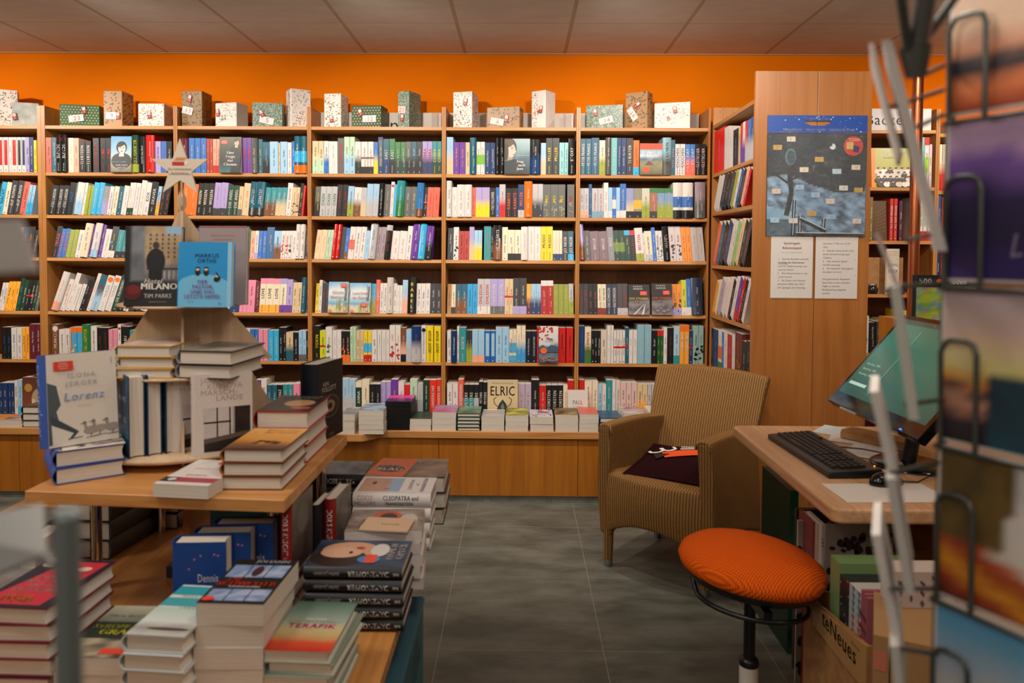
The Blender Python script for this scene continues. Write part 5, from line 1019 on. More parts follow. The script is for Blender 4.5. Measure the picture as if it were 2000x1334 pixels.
ledge_stack(1172, 1215, 816, 3, 'navy-edged book of the stack with petrol-blue cover', lab_cover('1c4a6a', '2a5a7a'), col='B', hard=True, spcol='B')
ledge_stack(1219, 1262, 808, 4, 'book of the stack with white and red cover near armchair', lab_cover('c8c4c0', '8a2a30'))
ledge_stack(1268, 1305, 806, 3, 'pale book of the stack hidden behind the armchair arm', lab_cover('c8b8a0', 'w'))
# white Paul book and brown portrait book on the ledge
A = at(1109, 798, Y=4.375).x; B_ = at(1148, 798, Y=4.375).x
def c_paul(P): P.rect(0, 0, P.w, P.h, 'dedad6'); P.text('PAUL', P.w*.5, P.h*.62, P.h*.13, '26303c', mx=P.w*.5); P.text('Eine Biografie', P.w*.5, P.h*.5, P.h*.035, '8a8a8a', mx=P.w*.45); P.text('ROMAN', P.w*.5, P.h*.42, P.h*.025, '8a8a8a')
zz = ZL+.0006
book('paperback_book', 'small white book with black capitals propped upright before the divider', 'face', ((A+B_)/2, 4.388, at(1128, 840, Y=4.2).z+.0), w=B_-A, h=at(1128, 764, Y=4.385).z-zz, t=.01, col='w', hard=False, front=c_paul, child=False)
def c_reb(P): w, h = P.w, P.h; P.rect(0, 0, w, h, '5a3428', '8a4a34'); P.ell(w*.8, h*.45, w*.35, h*.28, 'b09a7a', 24); P.text('Reb', w*.78, h*.42, h*.12, 'e8dcc4'); P.ell(w*.3, h*.75, w*.2, h*.1, 'b08a3a', 12)
A = at(43, 790, Y=4.37).x; B_ = at(72, 790, Y=4.37).x
book('paperback_book', 'brown painted-cover book face-out on ledge behind the goose book', 'face', ((A+B_)/2+.01, 4.39, ZL+.0006), w=B_-A+.03, h=at(60, 737, Y=4.385).z-ZL, t=.012, col='n', hard=False, front=c_reb, child=False)
# ------------------------------------------------------------ display table (two tiers)
Z2T, Z1T = 0.92, 0.63
tb = empty('display_table', (-.8, 1.9, 0), 0, 'two-tier wooden display table in the left foreground', 'table')
def tp(nm, m, fnb, par=tb):
    q = MB(); fnb(q); o = q.build(nm, (m,)); o.parent = par; o.matrix_parent_inverse = Matrix.Translation(tb.location).inverted(); return o
c1 = at(48, 959, Z=Z2T); c2 = at(555, 977, Z=Z2T); c3 = at(678, 849, Z=Z2T); c4 = c1+(c3-c2)
th2 = Z2T-at(556, 998, Y=c2.y).z
TOPQ = [(c.x, c.y) for c in (c1, c2, c3, c4)]
o = tp('upper_top', 'woodx', lambda q: q.prism(TOPQ, Z2T-.028, Z2T, lambda u, v, d: (u, v, d))); bevel(o, .0015, 1)
XRL = -.262
o = tp('lower_top', 'woody', lambda q: q.box(-1.62, XRL, 1.02, 2.46, Z1T-.03, Z1T)); bevel(o, .0015, 1)
tp('base_panel', 'panel', lambda q: q.box(-1.5, -.62, 1.2, 1.22, 0, Z1T-.031)); tp('base_panel', 'panel', lambda q: q.box(-.64, -.62, 1.221, 2.38, 0, Z1T-.031)); tp('base_panel', 'panel', lambda q: q.box(-1.5, -1.48, 1.221, 2.38, 0, Z1T-.031))
for x, y in ((-.565, 1.70), (-1.02, 1.74), (-.56, 2.06), (-1.04, 2.1)): tp('post', 'chrome', lambda q: q.tube([(x, y, Z1T), (x, y, Z2T-.0285)], .0135, 16))
tp('centre_panel', 'woody', lambda q: q.box(-.86, -.84, 1.85, 2.12, Z1T+.0005, Z2T-.0287))

# ---- tree display
TY = 1.93; TX = at(357, 600, Y=TY).x; K = TY/F
tr = empty('wooden_tree_display', (TX, TY, Z2T), 0.0, 'pale plywood tree-shaped book display topped by a star', 'display stand')
def zt(py): return at(355, py, Y=TY).z-Z2T
def fin(nm, a, prof, th=.006):
    pts = prof+[(-x, z) for x, z in reversed(prof)]; ca, sa = math.cos(a), math.sin(a)
    q = MB(); q.prism(pts, -th/2, th/2, lambda u, v, d: (u*ca-d*sa, u*sa+d*ca, v)); return q.build(nm, ('ply',), parent=tr)
stem = [(.004, zt(372)), (.011, zt(385)), (.012, zt(402)), (.006, zt(412))]
def blade(nm, a, prof, th=.006):
    ca, sa = math.cos(a), math.sin(a); q = MB(); q.prism(prof, -th/2, th/2, lambda u, v, d: (u*ca-d*sa, u*sa+d*ca, v)); return q.build(nm, ('ply',), parent=tr)
for a, kx in ((math.radians(40), 1.12), (math.radians(168), 1.0), (math.radians(-66), .72)):
    g_ = lambda L: [(x*kx, zt(y_)) for x, y_ in L]
    blade('upper_fin', a, [(.001, zt(372)), (.011, zt(385)), (.012, zt(402)), (.006, zt(412)), (.05*kx, zt(470)), (.085*kx, zt(588)), (.001, zt(588))])
    blade('middle_fin', a, g_([(.001, 594), (.095, 596), (.215, 714), (.001, 714)])); blade('lower_fin', a, g_([(.001, 722), (.15, 722), (.25, 862), (.25, 880), (.001, 880)]))
def disc(nm, r, z, th=.006, asp=1):
    q = MB(); q.lathe([(.0001, z-th), (r, z-th), (r, z), (.0001, z)], 40); 
    return q.build(nm, ('ply',), parent=tr)
ZS2, ZS1, ZB0 = zt(591), zt(718), .032
disc('upper_shelf', .155, ZS2); disc('middle_shelf', .185, ZS1); disc('base_disc', .225, ZB0, .01)
for k in range(3): q = MB(); a = k*2.1+3.9; q.lathe([(.011, 0.0005), (.012, .012), (.009, ZB0-.01)], 16, c=(.16*math.cos(a), .16*math.sin(a), 0)); q.build('foot', ('ply',), parent=tr)
sc = zt(325); RO = .078
q = MB(); pts = [((RO if k % 2 == 0 else RO*.4)*math.sin(k*math.pi/5), sc-.006+(RO if k % 2 == 0 else RO*.4)*math.cos(k*math.pi/5)) for k in range(10)]
q.prism(pts, -.009, -.004, lambda u, v, d: (u, d, v), 'd8cab8'); P = Pt(q, flatfn((0, -.0091, 0), (1, 0, 0), (0, 0, 1)), 1, 1)
P.poly([(-.016, sc+.014), (.012, sc+.014), (.018, sc+.022), (-.008, sc+.022)], 'c88a58'); P.poly([(-.02, sc+.001), (.012, sc+.001), (.012, sc+.011), (-.02, sc+.011)], 'b8302a'); P.poly([(.012, sc+.001), (.022, sc+.006), (.022, sc+.014), (.012, sc+.011)], 'e6dccc')
P.text('Die Schmökerkiste', 0, sc-.008, .006, '6a5a50', mx=.062, shear=.1); P.text('Buchhandlung', 0, sc-.018, .005, '6a5a50', mx=.056); P.line([(-.03, sc-.022), (.03, sc-.022)], .0008, '6a5a50')
q.build('star', ('matte',), parent=tr); blade('star_stem', math.radians(-66), [(-.007, zt(380)), (.006, zt(380)), (.008, zt(345)), (-.008, zt(345))], .005)

def on_tree(px, Y, z): c = at(px, 600, Y=Y); return (c.x, Y, Z2T+z)
def c_milano(P):
    w, h = P.w, P.h; P.img(0, 0, w, h, 16, 24, lambda a, b: mix('17181c', '26282e', a) if b < .3 or a < .12 else (mix('4a505a', 'a9b0b6', fb(a*3, b*5, 1)) if a < .36 else (hx('8fb4cc') if b > .9 and a > .7 else mix('6a5848', 'c8ac84', fb(a*8, b*14, 2)*.6+b*.4) if b > .5 else mix('3a3a40', '9a9490', fb(a*6, b*8, 3)))))
    for j in range(6):
        for i in range(5): P.rect(w*(.42+.11*i), h*(.6+.055*j), w*(.455+.11*i), h*(.63+.055*j), '5a4a3c'); P.k = 2
    for i in range(7): P.ell(w*(.45+.085*i), h*.39, w*.025, h*.06, '9a9898', 10); P.k = 3
    P.rect(w*.38, h*.455, w, h*.475, '2a2c30'); P.ell(w*.54, h*.56, w*.17, h*.16, '101216', 24); P.rect(w*.42, h*.3, w*.66, h*.58, '101216'); P.ell(w*.54, h*.76, w*.06, h*.045, '3a3028', 16)
    P.ell(w*.14, h*.17, w*.17, h*.10, '4e1416', 20); P.ell(w*.16, h*.2, w*.12, h*.06, '6e1c1e', 14); P.text('Hotel', w*.5, h*.31, h*.06, 'e8e4dc', shear=.3, bold=.03); P.text('MILANO', w*.62, h*.245, h*.075, 'e8e4dc', mx=w*.72, bold=.09)
    P.text('• • • • •', w*.62, h*.185, h*.02, '9a9a9a'); P.text('TIM PARKS', w*.6, h*.125, h*.05, 'd8d4cc', mx=w*.5, bold=.03); P.text('ROMAN KUNSTMANN', w*.6, h*.05, h*.014, 'b08a5a', mx=w*.32)
book('paperback_book', 'dark novel with a man in black coat seen from behind, on upper tree shelf', 'face', on_tree(301, 1.80, ZS2+.0006), math.radians(6), w=.131, h=.197, t=.022, col='17181c', hard=True, front=c_milano, lean=-.10)
def c_pastor(P):
    w, h = P.w, P.h; P.rect(0, 0, w, h, '1f8fd0', '1f8fd0'); P.ell(w*.45, h*-.05, w*.78, h*.56, '6cb8e0', 30); P.rect(0, 0, w*.94, h*.1, '6cb8e0'); P.rect(w*.92, 0, w, h, '8cc4e4')
    P.text('MARKUS', w*.53, h*.79, h*.062, '1c3a5c', mx=w*.46, bold=.03); P.text('ORTHS', w*.53, h*.71, h*.062, '1c3a5c', mx=w*.36, bold=.03)
    for u, v, r in ((.36, .58, 0), (.52, .58, 0), (.73, .48, -1.0)):
        P.ell(w*u, h*(v-.045), w*.05, h*.055, '1a1410', 14, r); P.ell(w*u, h*v, w*.03, h*.025, 'd8c0a8', 12); P.ell(w*u, h*(v+.025), w*.05, h*.012, '0c0c10', 12, r)
    for i, s in enumerate(('DER', 'PASTOR', 'UND DAS', 'LETZTE HEMD')): P.text(s, w*.46, h*(.39-.075*i), h*.055, '9a4a9a', mx=w*(.22, .42, .5, .76)[i], bold=.03)
    P.text('Roman', w*.25, h*.09, h*.02, '3a6a8a'); P.text('dtv', w*.8, h*.06, h*.03, '1c3a5c')
book('paperback_book', 'bright blue novel with tiny figures, on the upper shelf of the wooden tree', 'face', on_tree(403, 1.775, ZS2+.0006), math.radians(1), w=.128, h=.158, t=.022, col='2a9ad8', hard=True, front=c_pastor, lean=-.08)
book('paperback_book', 'pale mauve book with faint red lines, behind the bright blue novel', 'face', on_tree(436, 1.865, ZS2+.0006), math.radians(-4), w=.124, h=.200, t=.018, col='9c8e92', hard=True, front=lambda P: [P.rect(0, 0, P.w, P.h, '9a8e90'), P.line([(0, P.h*.985), (P.w, P.h*.985)], .003, 'a84a48')]+[P.text('Erzählungen und Roman', P.w*.5, P.h*(.88-.05*i), P.h*.02, 'b0605e', mx=P.w*(.66, .4, .2)[i]) for i in range(3)], lean=-.06)
def c_brown(P): P.img(0, 0, P.w, P.h, 6, 8, lambda a, b: mix('d8d0c4', 'b86a34', max(0, min(1, fb(a*2, b*2, 1)*2-.6)))); P.text('ROMAN', P.w*.5, P.h*.7, P.h*.07, '6a4a34')
stack('hardcover_book', lambda i: rank(i, 3)+' yellow-bound book of the left stack on the middle tree shelf', 'flat', (at(283, 720, Y=1.76).x, 1.757, Z2T+ZS1+.0006), 3, 0.03, (.024, .026, .028), 'left stack on the tree display', w=.134, h=.17, col='dcd4c8', edge='c8962c', hard=True, front=c_brown)
stack('hardcover_book', lambda i: ['lower', 'upper'][i]+' thick dark-edged book of the right stack on the middle tree shelf', 'flat', (at(402, 720, Y=1.76).x, 1.757, Z2T+ZS1+.0006), 2, -0.10, (.034, .034), 'right stack on the tree display', w=.136, h=.175, col='8a8e8c', edge='20242c', hard=True, front=lab_cover('5a6468', 'b8a890'))
def c_blue(P): w, h = P.w, P.h; P.img(0, 0, w, h, 6, 10, lambda a, b: mix('0c2a44', '2a6c94', fb(a*2, b*6, 4))); P.text('NACHTS', w*.5, h*.7, h*.06, 'e0e8ec', mx=w*.6); P.text('AM FLUSS', w*.5, h*.45, h*.06, 'e0e8ec', mx=w*.7)
for i, (px, Yf, t) in enumerate(((268, 1.735, .036), (303, 1.757, .032), (335, 1.777, .024))):
    c = at(px, 890, Y=Yf); ra = math.radians(41)
    book('hardcover_book', ['left', 'middle', 'right'][i]+' one of three blue books standing fore-edge out at the tree base', 'back', (c.x-.115*math.sin(ra), Yf+.115*math.cos(ra), Z2T+ZB0+.0006), ra, w=.115, h=.196, t=t, col='123a5a', hard=True, front=c_blue, spine=lambda P: P.text('NACHTS AM FLUSS', 0, P.h*.5, P.w*.4, 'w', 90, mx=P.h*.7), group='blue books at the tree base')
def c_marsch(P):
    w, h = P.w, P.h; P.rect(0, 0, w, h, 'd2cac4')
    for i, (s, u) in enumerate((('JARKA', .3), ('KUBSOVA', .52), ('MARSCH-', .42), ('LANDE', .6))): P.text(s, w*u, h*(.92-.075*i), h*.065, 'b89890', mx=w*(.4, .62, .72, .5)[i])
    P.img(w*.15, h*.04, w*.96, h*.58, 10, 12, lambda a, b: mix('b8b0ac', 'd8d2ce', fb(a*4, b*5, 1)) if (a < .62 and b > .3) else mix('0e0c0c', '2a2220', fb(a*5, b*5, 2)))
    for a in (.38, .60, .70): P.rect(w*(a-.012), h*.2, w*(a+.012), h*.58, '1c1816'); P.k = 8
    P.rect(w*.15, h*.39, w*.62, h*.41, '1c1816'); P.poly([(w*.15, h*.2), (w*.96, h*.27), (w*.96, h*.22), (w*.15, h*.14)], '5a4e48')
for i, (px, Y, r) in enumerate(((437, 1.79, 40), (392, 1.835, 52))):
    c = at(px, 870, Y=Y); book('hardcover_book', ['pale novel with window picture facing out at the foot of the wooden tree', 'pale novel showing only its spine behind the window-picture novel'][i], 'face', (c.x, Y, Z2T+ZB0+.0006), math.radians(r-12), w=.132, h=.198, t=.028, col='cfc6c0', hard=True, front=c_marsch, spine=lambda P: P.text('KUBSOVA MARSCHLANDE', 0, P.h*.5, P.w*.5, 'a08880', 90, mx=P.h*.8))

# ---- upper tier, front left: the goose book on two lying ones
def c_lorenz(P):
    w, h = P.w, P.h; P.rect(0, 0, w, h, 'd6cec2'); P.rect(w*-.0, 0, w*.045, h, '3a5aa8')
    P.poly([(w*.05, h*.7), (w*.17, h*.66), (w*.22, h*.45), (w*.16, h*.38), (w*.2, h*.25), (w*.09, h*.24), (w*.1, h*.03), (w*.05, h*.02)], '4a545a')
    P.poly([(w*.08, h*.34), (w*.2, h*.28), (w*.42, h*.16), (w*.45, h*.14), (w*.36, h*.07), (w*.3, h*.06), (w*.38, h*.13), (w*.1, h*.24)], '3a464c'); P.line([(w*.3, h*.07), (w*.5, h*.08)], .002, '5a5a5a')
    for u, v, s in ((.62, .14, 1), (.74, .15, .85), (.92, .15, .9)):
        P.ell(w*u, h*v, w*.11*s, h*.045*s, '9a8e8a', 18, .1); P.line([(w*(u-.07), h*(v+.02)), (w*(u-.09), h*(v+.075))], w*.035, '9a8e8a'); P.ell(w*(u-.09), h*(v+.085), w*.028, h*.016, '7a6e6a', 12); P.line([(w*(u-.11), h*(v+.083)), (w*(u-.15), h*(v+.078))], w*.012, 'a86a4a')
        P.line([(w*u, h*(v-.04)), (w*(u-.01), h*(v-.075))], .0016, '6a4a3a'); P.line([(w*(u-.08), h*(v-.08)), (w*(u+.1), h*(v-.07))], .0016, '6a6460')
    P.rect(w*.14, h*.82, w*.40, h*.92, 'd83a24'); [P.text(s, w*.27, h*(.895-.025*i), h*.016, 'w', mx=w*.2) for i, s in enumerate(('SPIEGEL', 'Bestseller', 'Autorin'))]
    P.text('ILONA', w*.52, h*.76, h*.05, '9aa0a8', mx=w*.4, sp=.3); P.text('JERGER', w*.52, h*.67, h*.05, '9aa0a8', mx=w*.5, sp=.3); P.text('Lorenz', w*.54, h*.53, h*.085, '8aa4cc', mx=w*.58, sp=.1, shear=.12, bold=.04)
    P.text('ROMAN', w*.54, h*.42, h*.018, 'a89e98', sp=.4); P.text('PIPER', w*.93, h*.89, h*.02, '5a78b8', 90)
zz = stack('hardcover_book', lambda i: ['bottom', 'top'][i]+' lying blue-bound book under the upright goose book', 'flat', (-.985, 1.665, Z2T+.0006), 2, math.radians(36), .037, 'blue-bound goose books', jit=.002, jr=2, w=.14, h=.205, col='3a5cae', edge='2a4690', spcol='3a5cae', front=c_lorenz)
book('hardcover_book', 'cream goose-picture novel standing upright on two lying copies', 'face', (-1.028, 1.70, zz+.0006), math.radians(44), w=.152, h=.212, t=.03, col='3a5cae', edge='2a4690', spcol='3a5cae', front=c_lorenz, spine=lambda P: P.text('ILONA JERGER  Lorenz', 0, P.h*.5, P.w*.5, 'a9bce0', 90, mx=P.h*.8), lean=-.10, group='blue-bound goose books')
def c_white(P): w, h = P.w, P.h; P.rect(0, 0, w, h, 'd4ccc8'); P.rect(0, h*.1, w, h*.27, 'a03a48'); P.rect(0, h*.1, w*.28, h*.27, '22242a'); P.ell(w*.18, h*.19, w*.08, h*.05, 'c8c4c0', 14); P.text('ERBEN', w*.5, h*.36, h*.05, '9a5a50', mx=w*.75, sp=.2); P.text('Roman einer Familie', w*.5, h*.62, h*.04, '8a8280', mx=w*.5); P.rect(w*.52, h*.82, w*.9, h*.92, 'd84a34'); P.line([(w*.2, h*.8), (w*.35, h*.95), (w*.8, h*.78)], .001, '6a6a6a')
c = at(350, 975, Z=Z2T); book('paperback_book', 'single flat white paperback with a red stripe at the table front', 'flat', (c.x, c.y+.006, Z2T+.0006), math.radians(-6), w=.125, h=.185, t=.028, col='d4ccc8', hard=False, front=c_white, edge='a89a94')
def c_sonne(P):
    w, h = P.w, P.h; P.img(0, 0, w, h, 10, 12, lambda a, b: g3([(0, '3a1c1c'), (.2, '7a4a24'), (.4, 'c88a3a'), (1, 'd8a860')], b+(fb(a*4, b*4, 1)-.5)*.2)); rg = random.Random(1)
    for i in range(9): P.ell(w*rg.uniform(.35, .85), h*rg.uniform(.26, .36), w*.06, h*.025, '3a1c14', 10)
    P.text('Zwischen', w*.6, h*.88, h*.07, 'c8542a', mx=w*.6, shear=.2); P.text('der Sonne', w*.6, h*.77, h*.08, 'c8542a', mx=w*.6, shear=.2); P.text('Roman', w*.3, h*.9, h*.03, '7a5a34')
XA = at(428, 960, Y=1.60).x; XB = at(556, 960, Y=1.60).x
stack('hardcover_book', lambda i: rank(i, 3)+' brown-edged book of the stack at the table corner, sunset cover', 'flat', ((XA+XB)/2+.002, 1.60, Z2T+.0006), 3, 0.0, .030, 'brown-edged stack at the table corner', jit=.003, jr=1, w=.134, h=.19, col='a86a34', edge='6e3a1c', front=c_sonne)
def c_red(P): w, h = P.w, P.h; P.img(0, 0, w, h, 8, 8, lambda a, b: mix('16140f', '4a3a30', fb(a*3, b*3, 1))); P.ell(w*.6, h*.5, w*.3, h*.2, 'b8906c', 20); P.ell(w*.75, h*.2, w*.2, h*.07, 'b05a44'); P.text('ALEXANDER', w*.5, h*.9, h*.07, 'w', mx=w*.8, bold=.04); P.text('DER GRAF', w*.5, h*.8, h*.07, 'w', mx=w*.8, bold=.04)
stack('hardcover_book', lambda i: rank(i, 3)+' red-bound book of the stack before the tall black book', 'flat', (-.592, 1.812, Z2T+.0006), 3, -.02, .043, 'red-bound stack on the upper tier', jit=.006, jr=2, w=.132, h=.20, col='7a1818', edge='b02422', front=c_red)
def s_foll(P): P.rect(-P.w/2, 0, P.w/2, P.h, '0c1420', '0a0f18', 6); [P.rect(-P.w*.45, P.h*(.1+.03*i), P.w*.45, P.h*(.105+.03*i), '1a2838', None, 6) for i in range(27)]
def c_foll(P): w, h = P.w, P.h; P.rect(0, 0, w, h, '0b0f16'); P.text('KEN', w*.3, h*.72, h*.05, 'b8b4ac', mx=w*.4); P.text('FOLLETT', w*.42, h*.65, h*.06, 'b8b4ac', mx=w*.7); P.ell(w*.45, h*.42, w*.38, h*.15, '4a4a44', 28); P.ell(w*.45, h*.42, w*.34, h*.13, '12161c', 28); P.ell(w*.45, h*.42, w*.2, h*.08, '8a744a', 20); P.ell(w*.45, h*.42, w*.1, h*.04, '12161c', 16); P.text('ROMAN', w*.5, h*.05, h*.02, '8a8a84')
book('hardcover_book', 'tall thick black hardcover with round gold emblem at the table far corner', 'up', (-.578, 2.005, Z2T+.0006), math.radians(-14), w=.14, h=.218, t=.055, col='0b0f16', spcol='0c1420', front=c_foll, spine=s_foll)

# ---- lower tier
zb = Z1T+.0006
def s_dam(P): w, h = P.w, P.h; P.text('DAMENOPFER', 0, h*.34, w*.40, 'w', 90, mx=h*.42, bold=.03); P.text('Steffen Jacobsen', 0, h*.76, w*.3, '9a9a94', 90, mx=h*.26, shear=.2); P.text('btb', 0, h*.06, w*.22, 'w', 90)
def c_dam(P):
    w, h = P.w, P.h; P.img(0, 0, w, h, 10, 12, lambda a, b: mix('101820', '3a5a80', fb(a*3, b*4, 2))); P.ell(w*.62, h*.62, w*.3, h*.3, 'c89878', 24); P.ell(w*.3, h*.7, w*.3, h*.3, '2a1c18', 20); P.ell(w*.5, h*.7, w*.2, h*.22, 'd0a488', 20); P.ell(w*.5, h*.6, w*.05, h*.02, '1c1410', 10); P.ell(w*.68, h*.52, w*.05, h*.05, 'a83a34', 10)
    P.ell(w*.25, h*.38, w*.14, h*.12, '3a78b8', 14); P.ell(w*.6, h*.3, w*.25, h*.1, 'c8c4c0', 14); P.rect(w*.12, h*.3, w*.42, h*.42, 'd8482a'); P.text('DAMEN', w*.55, h*.17, h*.075, 'w', mx=w*.7, bold=.05); P.text('OPFER', w*.55, h*.07, h*.085, 'w', mx=w*.75, bold=.05)
stack('hardcover_book', lambda i: rank(i, 5)+' black hardcover of the stack with upside-down white spine titles', 'flatspine', (-.354, 1.555, zb), 5, 0.0, .0275, 'black hardcovers with upside-down spine titles', jit=.004, jr=1.2, w=.142, h=.213, col='10141a', edge='10141a', front=c_dam, spine=s_dam)
def c_tera(P):
    w, h = P.w, P.h; P.img(0, 0, w, h, 6, 18, lambda a, b: g3([(0, 'b02818'), (.17, 'c84a2a'), (.22, 'b88a5a'), (.4, 'b8ac7c'), (.6, '8a9c90'), (1, '3c6454')], b+(fb(a*5, b*9, 1)-.5)*.06))
    P.text('NILUFAR', w*.5, h*.62, h*.035, 'd8d8d0', mx=w*.35); P.text('KARKHIRAN KHOZANI', w*.5, h*.565, h*.035, 'd8d8d0', mx=w*.85, bold=.03); P.text('TERAFIK', w*.5, h*.475, h*.085, 'd0187c', mx=w*.86, bold=.07); P.text('Roman', w*.5, h*.4, h*.025, 'a87a5a')
stack('hardcover_book', lambda i: rank(i, 5)+' pale-edged book of the stack with pink title over a red landscape', 'flat', (-.389, 1.275, zb), 5, math.radians(-3), .0215, 'stack with pink title in the foreground', jit=.006, jr=2.5, w=.122, h=.185, col='7c8c7c', edge='a8b0a0', front=c_tera)
def c_schw(P):
    w, h = P.w, P.h; P.rect(0, 0, w, h, '0e1014')
    for j in (0, 1):
        for i in (0, 1, 2): P.img(w*(.05+.31*i), h*(.06+.5*j), w*(.34+.31*i), h*(.3+.55*j), 4, 5, lambda a, b: mix('2a5a94', 'b8c4d8', fb(a*2+i, b*3+j, 2)))
    P.ell(w*.5, h*.7, w*.08, h*.12, '3a1c20'); P.text('JOHANN', w*.62, h*.94, h*.06, 'd8dce4', mx=w*.55, bold=.04); P.text('DIE', w*.28, h*.5, h*.07, 'd0301c', bold=.05); P.text('SCHWESTER', w*.5, h*.41, h*.085, 'd0301c', mx=w*.92, bold=.06); P.text('KRIMINALROMAN', w*.5, h*.34, h*.025, 'w', mx=w*.5); P.ell(w*.12, h*.08, w*.09, h*.045, 'd83a24')
stack('paperback_book', lambda i: rank(i, 5)+' thick paperback of the stack with red title on black cover', 'flat', (-.512, 1.272, zb), 5, 0.0, .0385, 'thick paperbacks with red title on black', jit=.004, jr=2, w=.122, h=.185, col='c8bcb4', hard=False, front=c_schw)
def c_teal(P):
    w, h = P.w, P.h; P.rect(0, 0, w, h, 'c8ccc8'); P.rect(0, h*.78, w, h*.97, '2a94a4'); P.rect(0, h*.55, w, h*.72, '3a98a4'); P.img(0, 0, w, h*.52, 5, 8, sky([(0, 'b8bcb8'), (.3, '8a8480'), (.45, 'c8d0cc'), (1, 'a8c0b8')])); P.text('PAULA CARLIN', w*.55, h*.75, h*.035, '6a7a7c', mx=w*.7, shear=.2); P.text('LEBEN', w*.6, h*.52, h*.035, '4a5a5c', sp=.4)
    P.ell(w*.6, h*.12, w*.36, h*.025, '4a3a34')
stack('hardcover_book', lambda i: rank(i, 5)+' white-edged book of the stack with teal-banded seascape cover', 'flat', (-.628, 1.235, zb), 5, math.radians(-4), .0305, 'stack with teal-banded cover', jit=.004, jr=2, w=.108, h=.19, col='c4cccb', edge='b8c0c0', front=c_teal)
def c_stro(P): w, h = P.w, P.h; P.rect(0, 0, w, h, '1e2a24'); P.img(0, h*.66, w, h, 5, 5, sky([(0, '5a6458'), (1, 'a8a490')])); P.img(0, 0, w, h*.34, 6, 5, lambda a, b: mix('a89a84', '2c2a24', max(0, min(1, fb(a*6, b*4, 2)*2-.5)))); P.text('PAUL BUCKLER', w*.5, h*.78, h*.05, '3a3a30', mx=w*.8); P.text('STROMER', w*.4, h*.57, h*.07, 'b8b82a', mx=w*.7, bold=.04); P.text('GRAB', w*.5, h*.46, h*.09, 'd0d024', mx=w*.6, bold=.06); P.rect(w*.55, h*.06, w*.95, h*.16, 'd0402a')
stack('paperback_book', lambda i: ['bottom', 'middle', 'top'][i]+' paperback of the stack with yellow-green title between metal pole and teal stack', 'flat', (-.765, 1.275, zb), 3, math.radians(-2), .031, 'stack with yellow-green title', jit=.003, jr=2, w=.125, h=.19, col='c8c0b0', hard=False, front=c_stro)
def c_flo(P): w, h = P.w, P.h; P.rect(0, 0, w, h, '161c30'); P.poly([(0, h*.05), (w*.85, h*.05), (w*.95, h*.95), (w*.35, h*.95)], 'b82a3c'); [P.text(s, w*.55, h*(.6-.09*i), h*.055, 'w', mx=w*.75, bold=.03) for i, s in enumerate(('FLORENCE', 'BUTTERFIELD', 'UND DIE', 'NACHTSCHWALBE'))]; P.text('SUSAN', w*.4, h*.2, h*.06, 'e0a03a', bold=.04); P.text('FLETCHER', w*.4, h*.12, h*.06, 'e0a03a', mx=w*.6, bold=.04); P.ell(w*.2, h*.85, w*.15, h*.06, 'a8a8a8'); P.ell(w*.75, h*.78, w*.1, h*.05, 'd8b8a0')
stack('hardcover_book', lambda i: rank(i, 5)+' dark-blue-edged book of the red-covered stack left of the metal pole', 'flat', (-.93, 1.315, zb), 5, math.radians(-2), .0325, 'red-covered stack at the left', jit=.004, jr=2, w=.145, h=.205, col='161c30', edge='7a2434', front=c_flo)
stack('hardcover_book', lambda i: rank(i, 4)+' dark-edged book of the grey stack cut off by the left edge', 'flat', (-1.10, 1.36, zb), 4, math.radians(3), .033, 'grey stack cut by the left edge', jit=.004, jr=2, w=.14, h=.2, col='2a2c34', edge='2a2c34', front=lab_cover('2a2c30', 'a8a4a0'))
def c_den(P): w, h = P.w, P.h; P.rect(0, 0, w, h, '14428c'); [P.ell(w*u, h*v, w*.02, h*.012, 'c07a9a', 6) for u, v in ((.4, .82), (.52, .86), (.78, .87), (.85, .86), (.3, .72), (.2, .5))]; P.line([(w*.1, h*.1), (w*.14, h*.28), (w*.1, h*.4)], .004, '9a8ab8'); P.text('Dennis', w*.66, h*.62, h*.085, 'd0d4dc', mx=w*.4); P.text('Gastmann', w*.62, h*.5, h*.085, 'd0d4dc', mx=w*.56)
for i in range(3): book('hardcover_book', ['front one of three standing blue books, its cover facing the camera', 'middle one of three standing blue books showing its page top', 'rear one of three standing blue books showing its page top'][i], 'face', (-.678+.028*i, 1.553+.052*i, zb), math.radians(4), w=.11+.01*i, h=.20+.001*i, t=.046, col='14428c', edge='14306a', front=c_den, group='standing blue books on the lower tier')
def c_knecht(P): w, h = P.w, P.h; P.img(0, 0, w, h, 8, 12, lambda a, b: mix('2a1c18', '8a8474', fb(a*3, b*4, 6)*b)); P.ell(w*.5, h*.7, w*.28, h*.18, '6a6a60', 16); P.text('DORIS KNECHT', w*.5, h*.1, h*.05, 'w', mx=w*.8)
def s_knecht(P): P.text('DORIS KNECHT', 0, P.h*.62, P.w*.45, 'e8e0d8', -90, mx=P.h*.5, bold=.05); P.text('Eine vollständige Liste', 0, P.h*.2, P.w*.3, 'c89890', -90, mx=P.h*.3)
stack('hardcover_book', lambda i: ['lower', 'upper'][i]+' lying red-spined book under the standing ones beneath the upper tier', 'flatspine', (-.60, 1.60, zb), 2, 0, .033, 'lying red-spined books', w=.14, h=.19, col='7a1c1c', jit=.002, jr=1, front=None, spine=s_knecht)
book('hardcover_book', 'standing red-spined book near the chrome post beneath the upper tier', 'up', (-.520, 1.62, zb+.0685), math.radians(-4), w=.13, h=.188, t=.026, col='4a1a18', spcol='8a1e1c', front=c_knecht, spine=s_knecht, group='standing red-spined books')
book('hardcover_book', 'standing red-spined book with white lettering beside the pale stacks', 'up', (-.468, 1.80, zb), math.radians(-3), w=.13, h=.205, t=.03, col='8a8478', spcol='8a1e1c', front=c_knecht, spine=s_knecht, group='standing red-spined books')
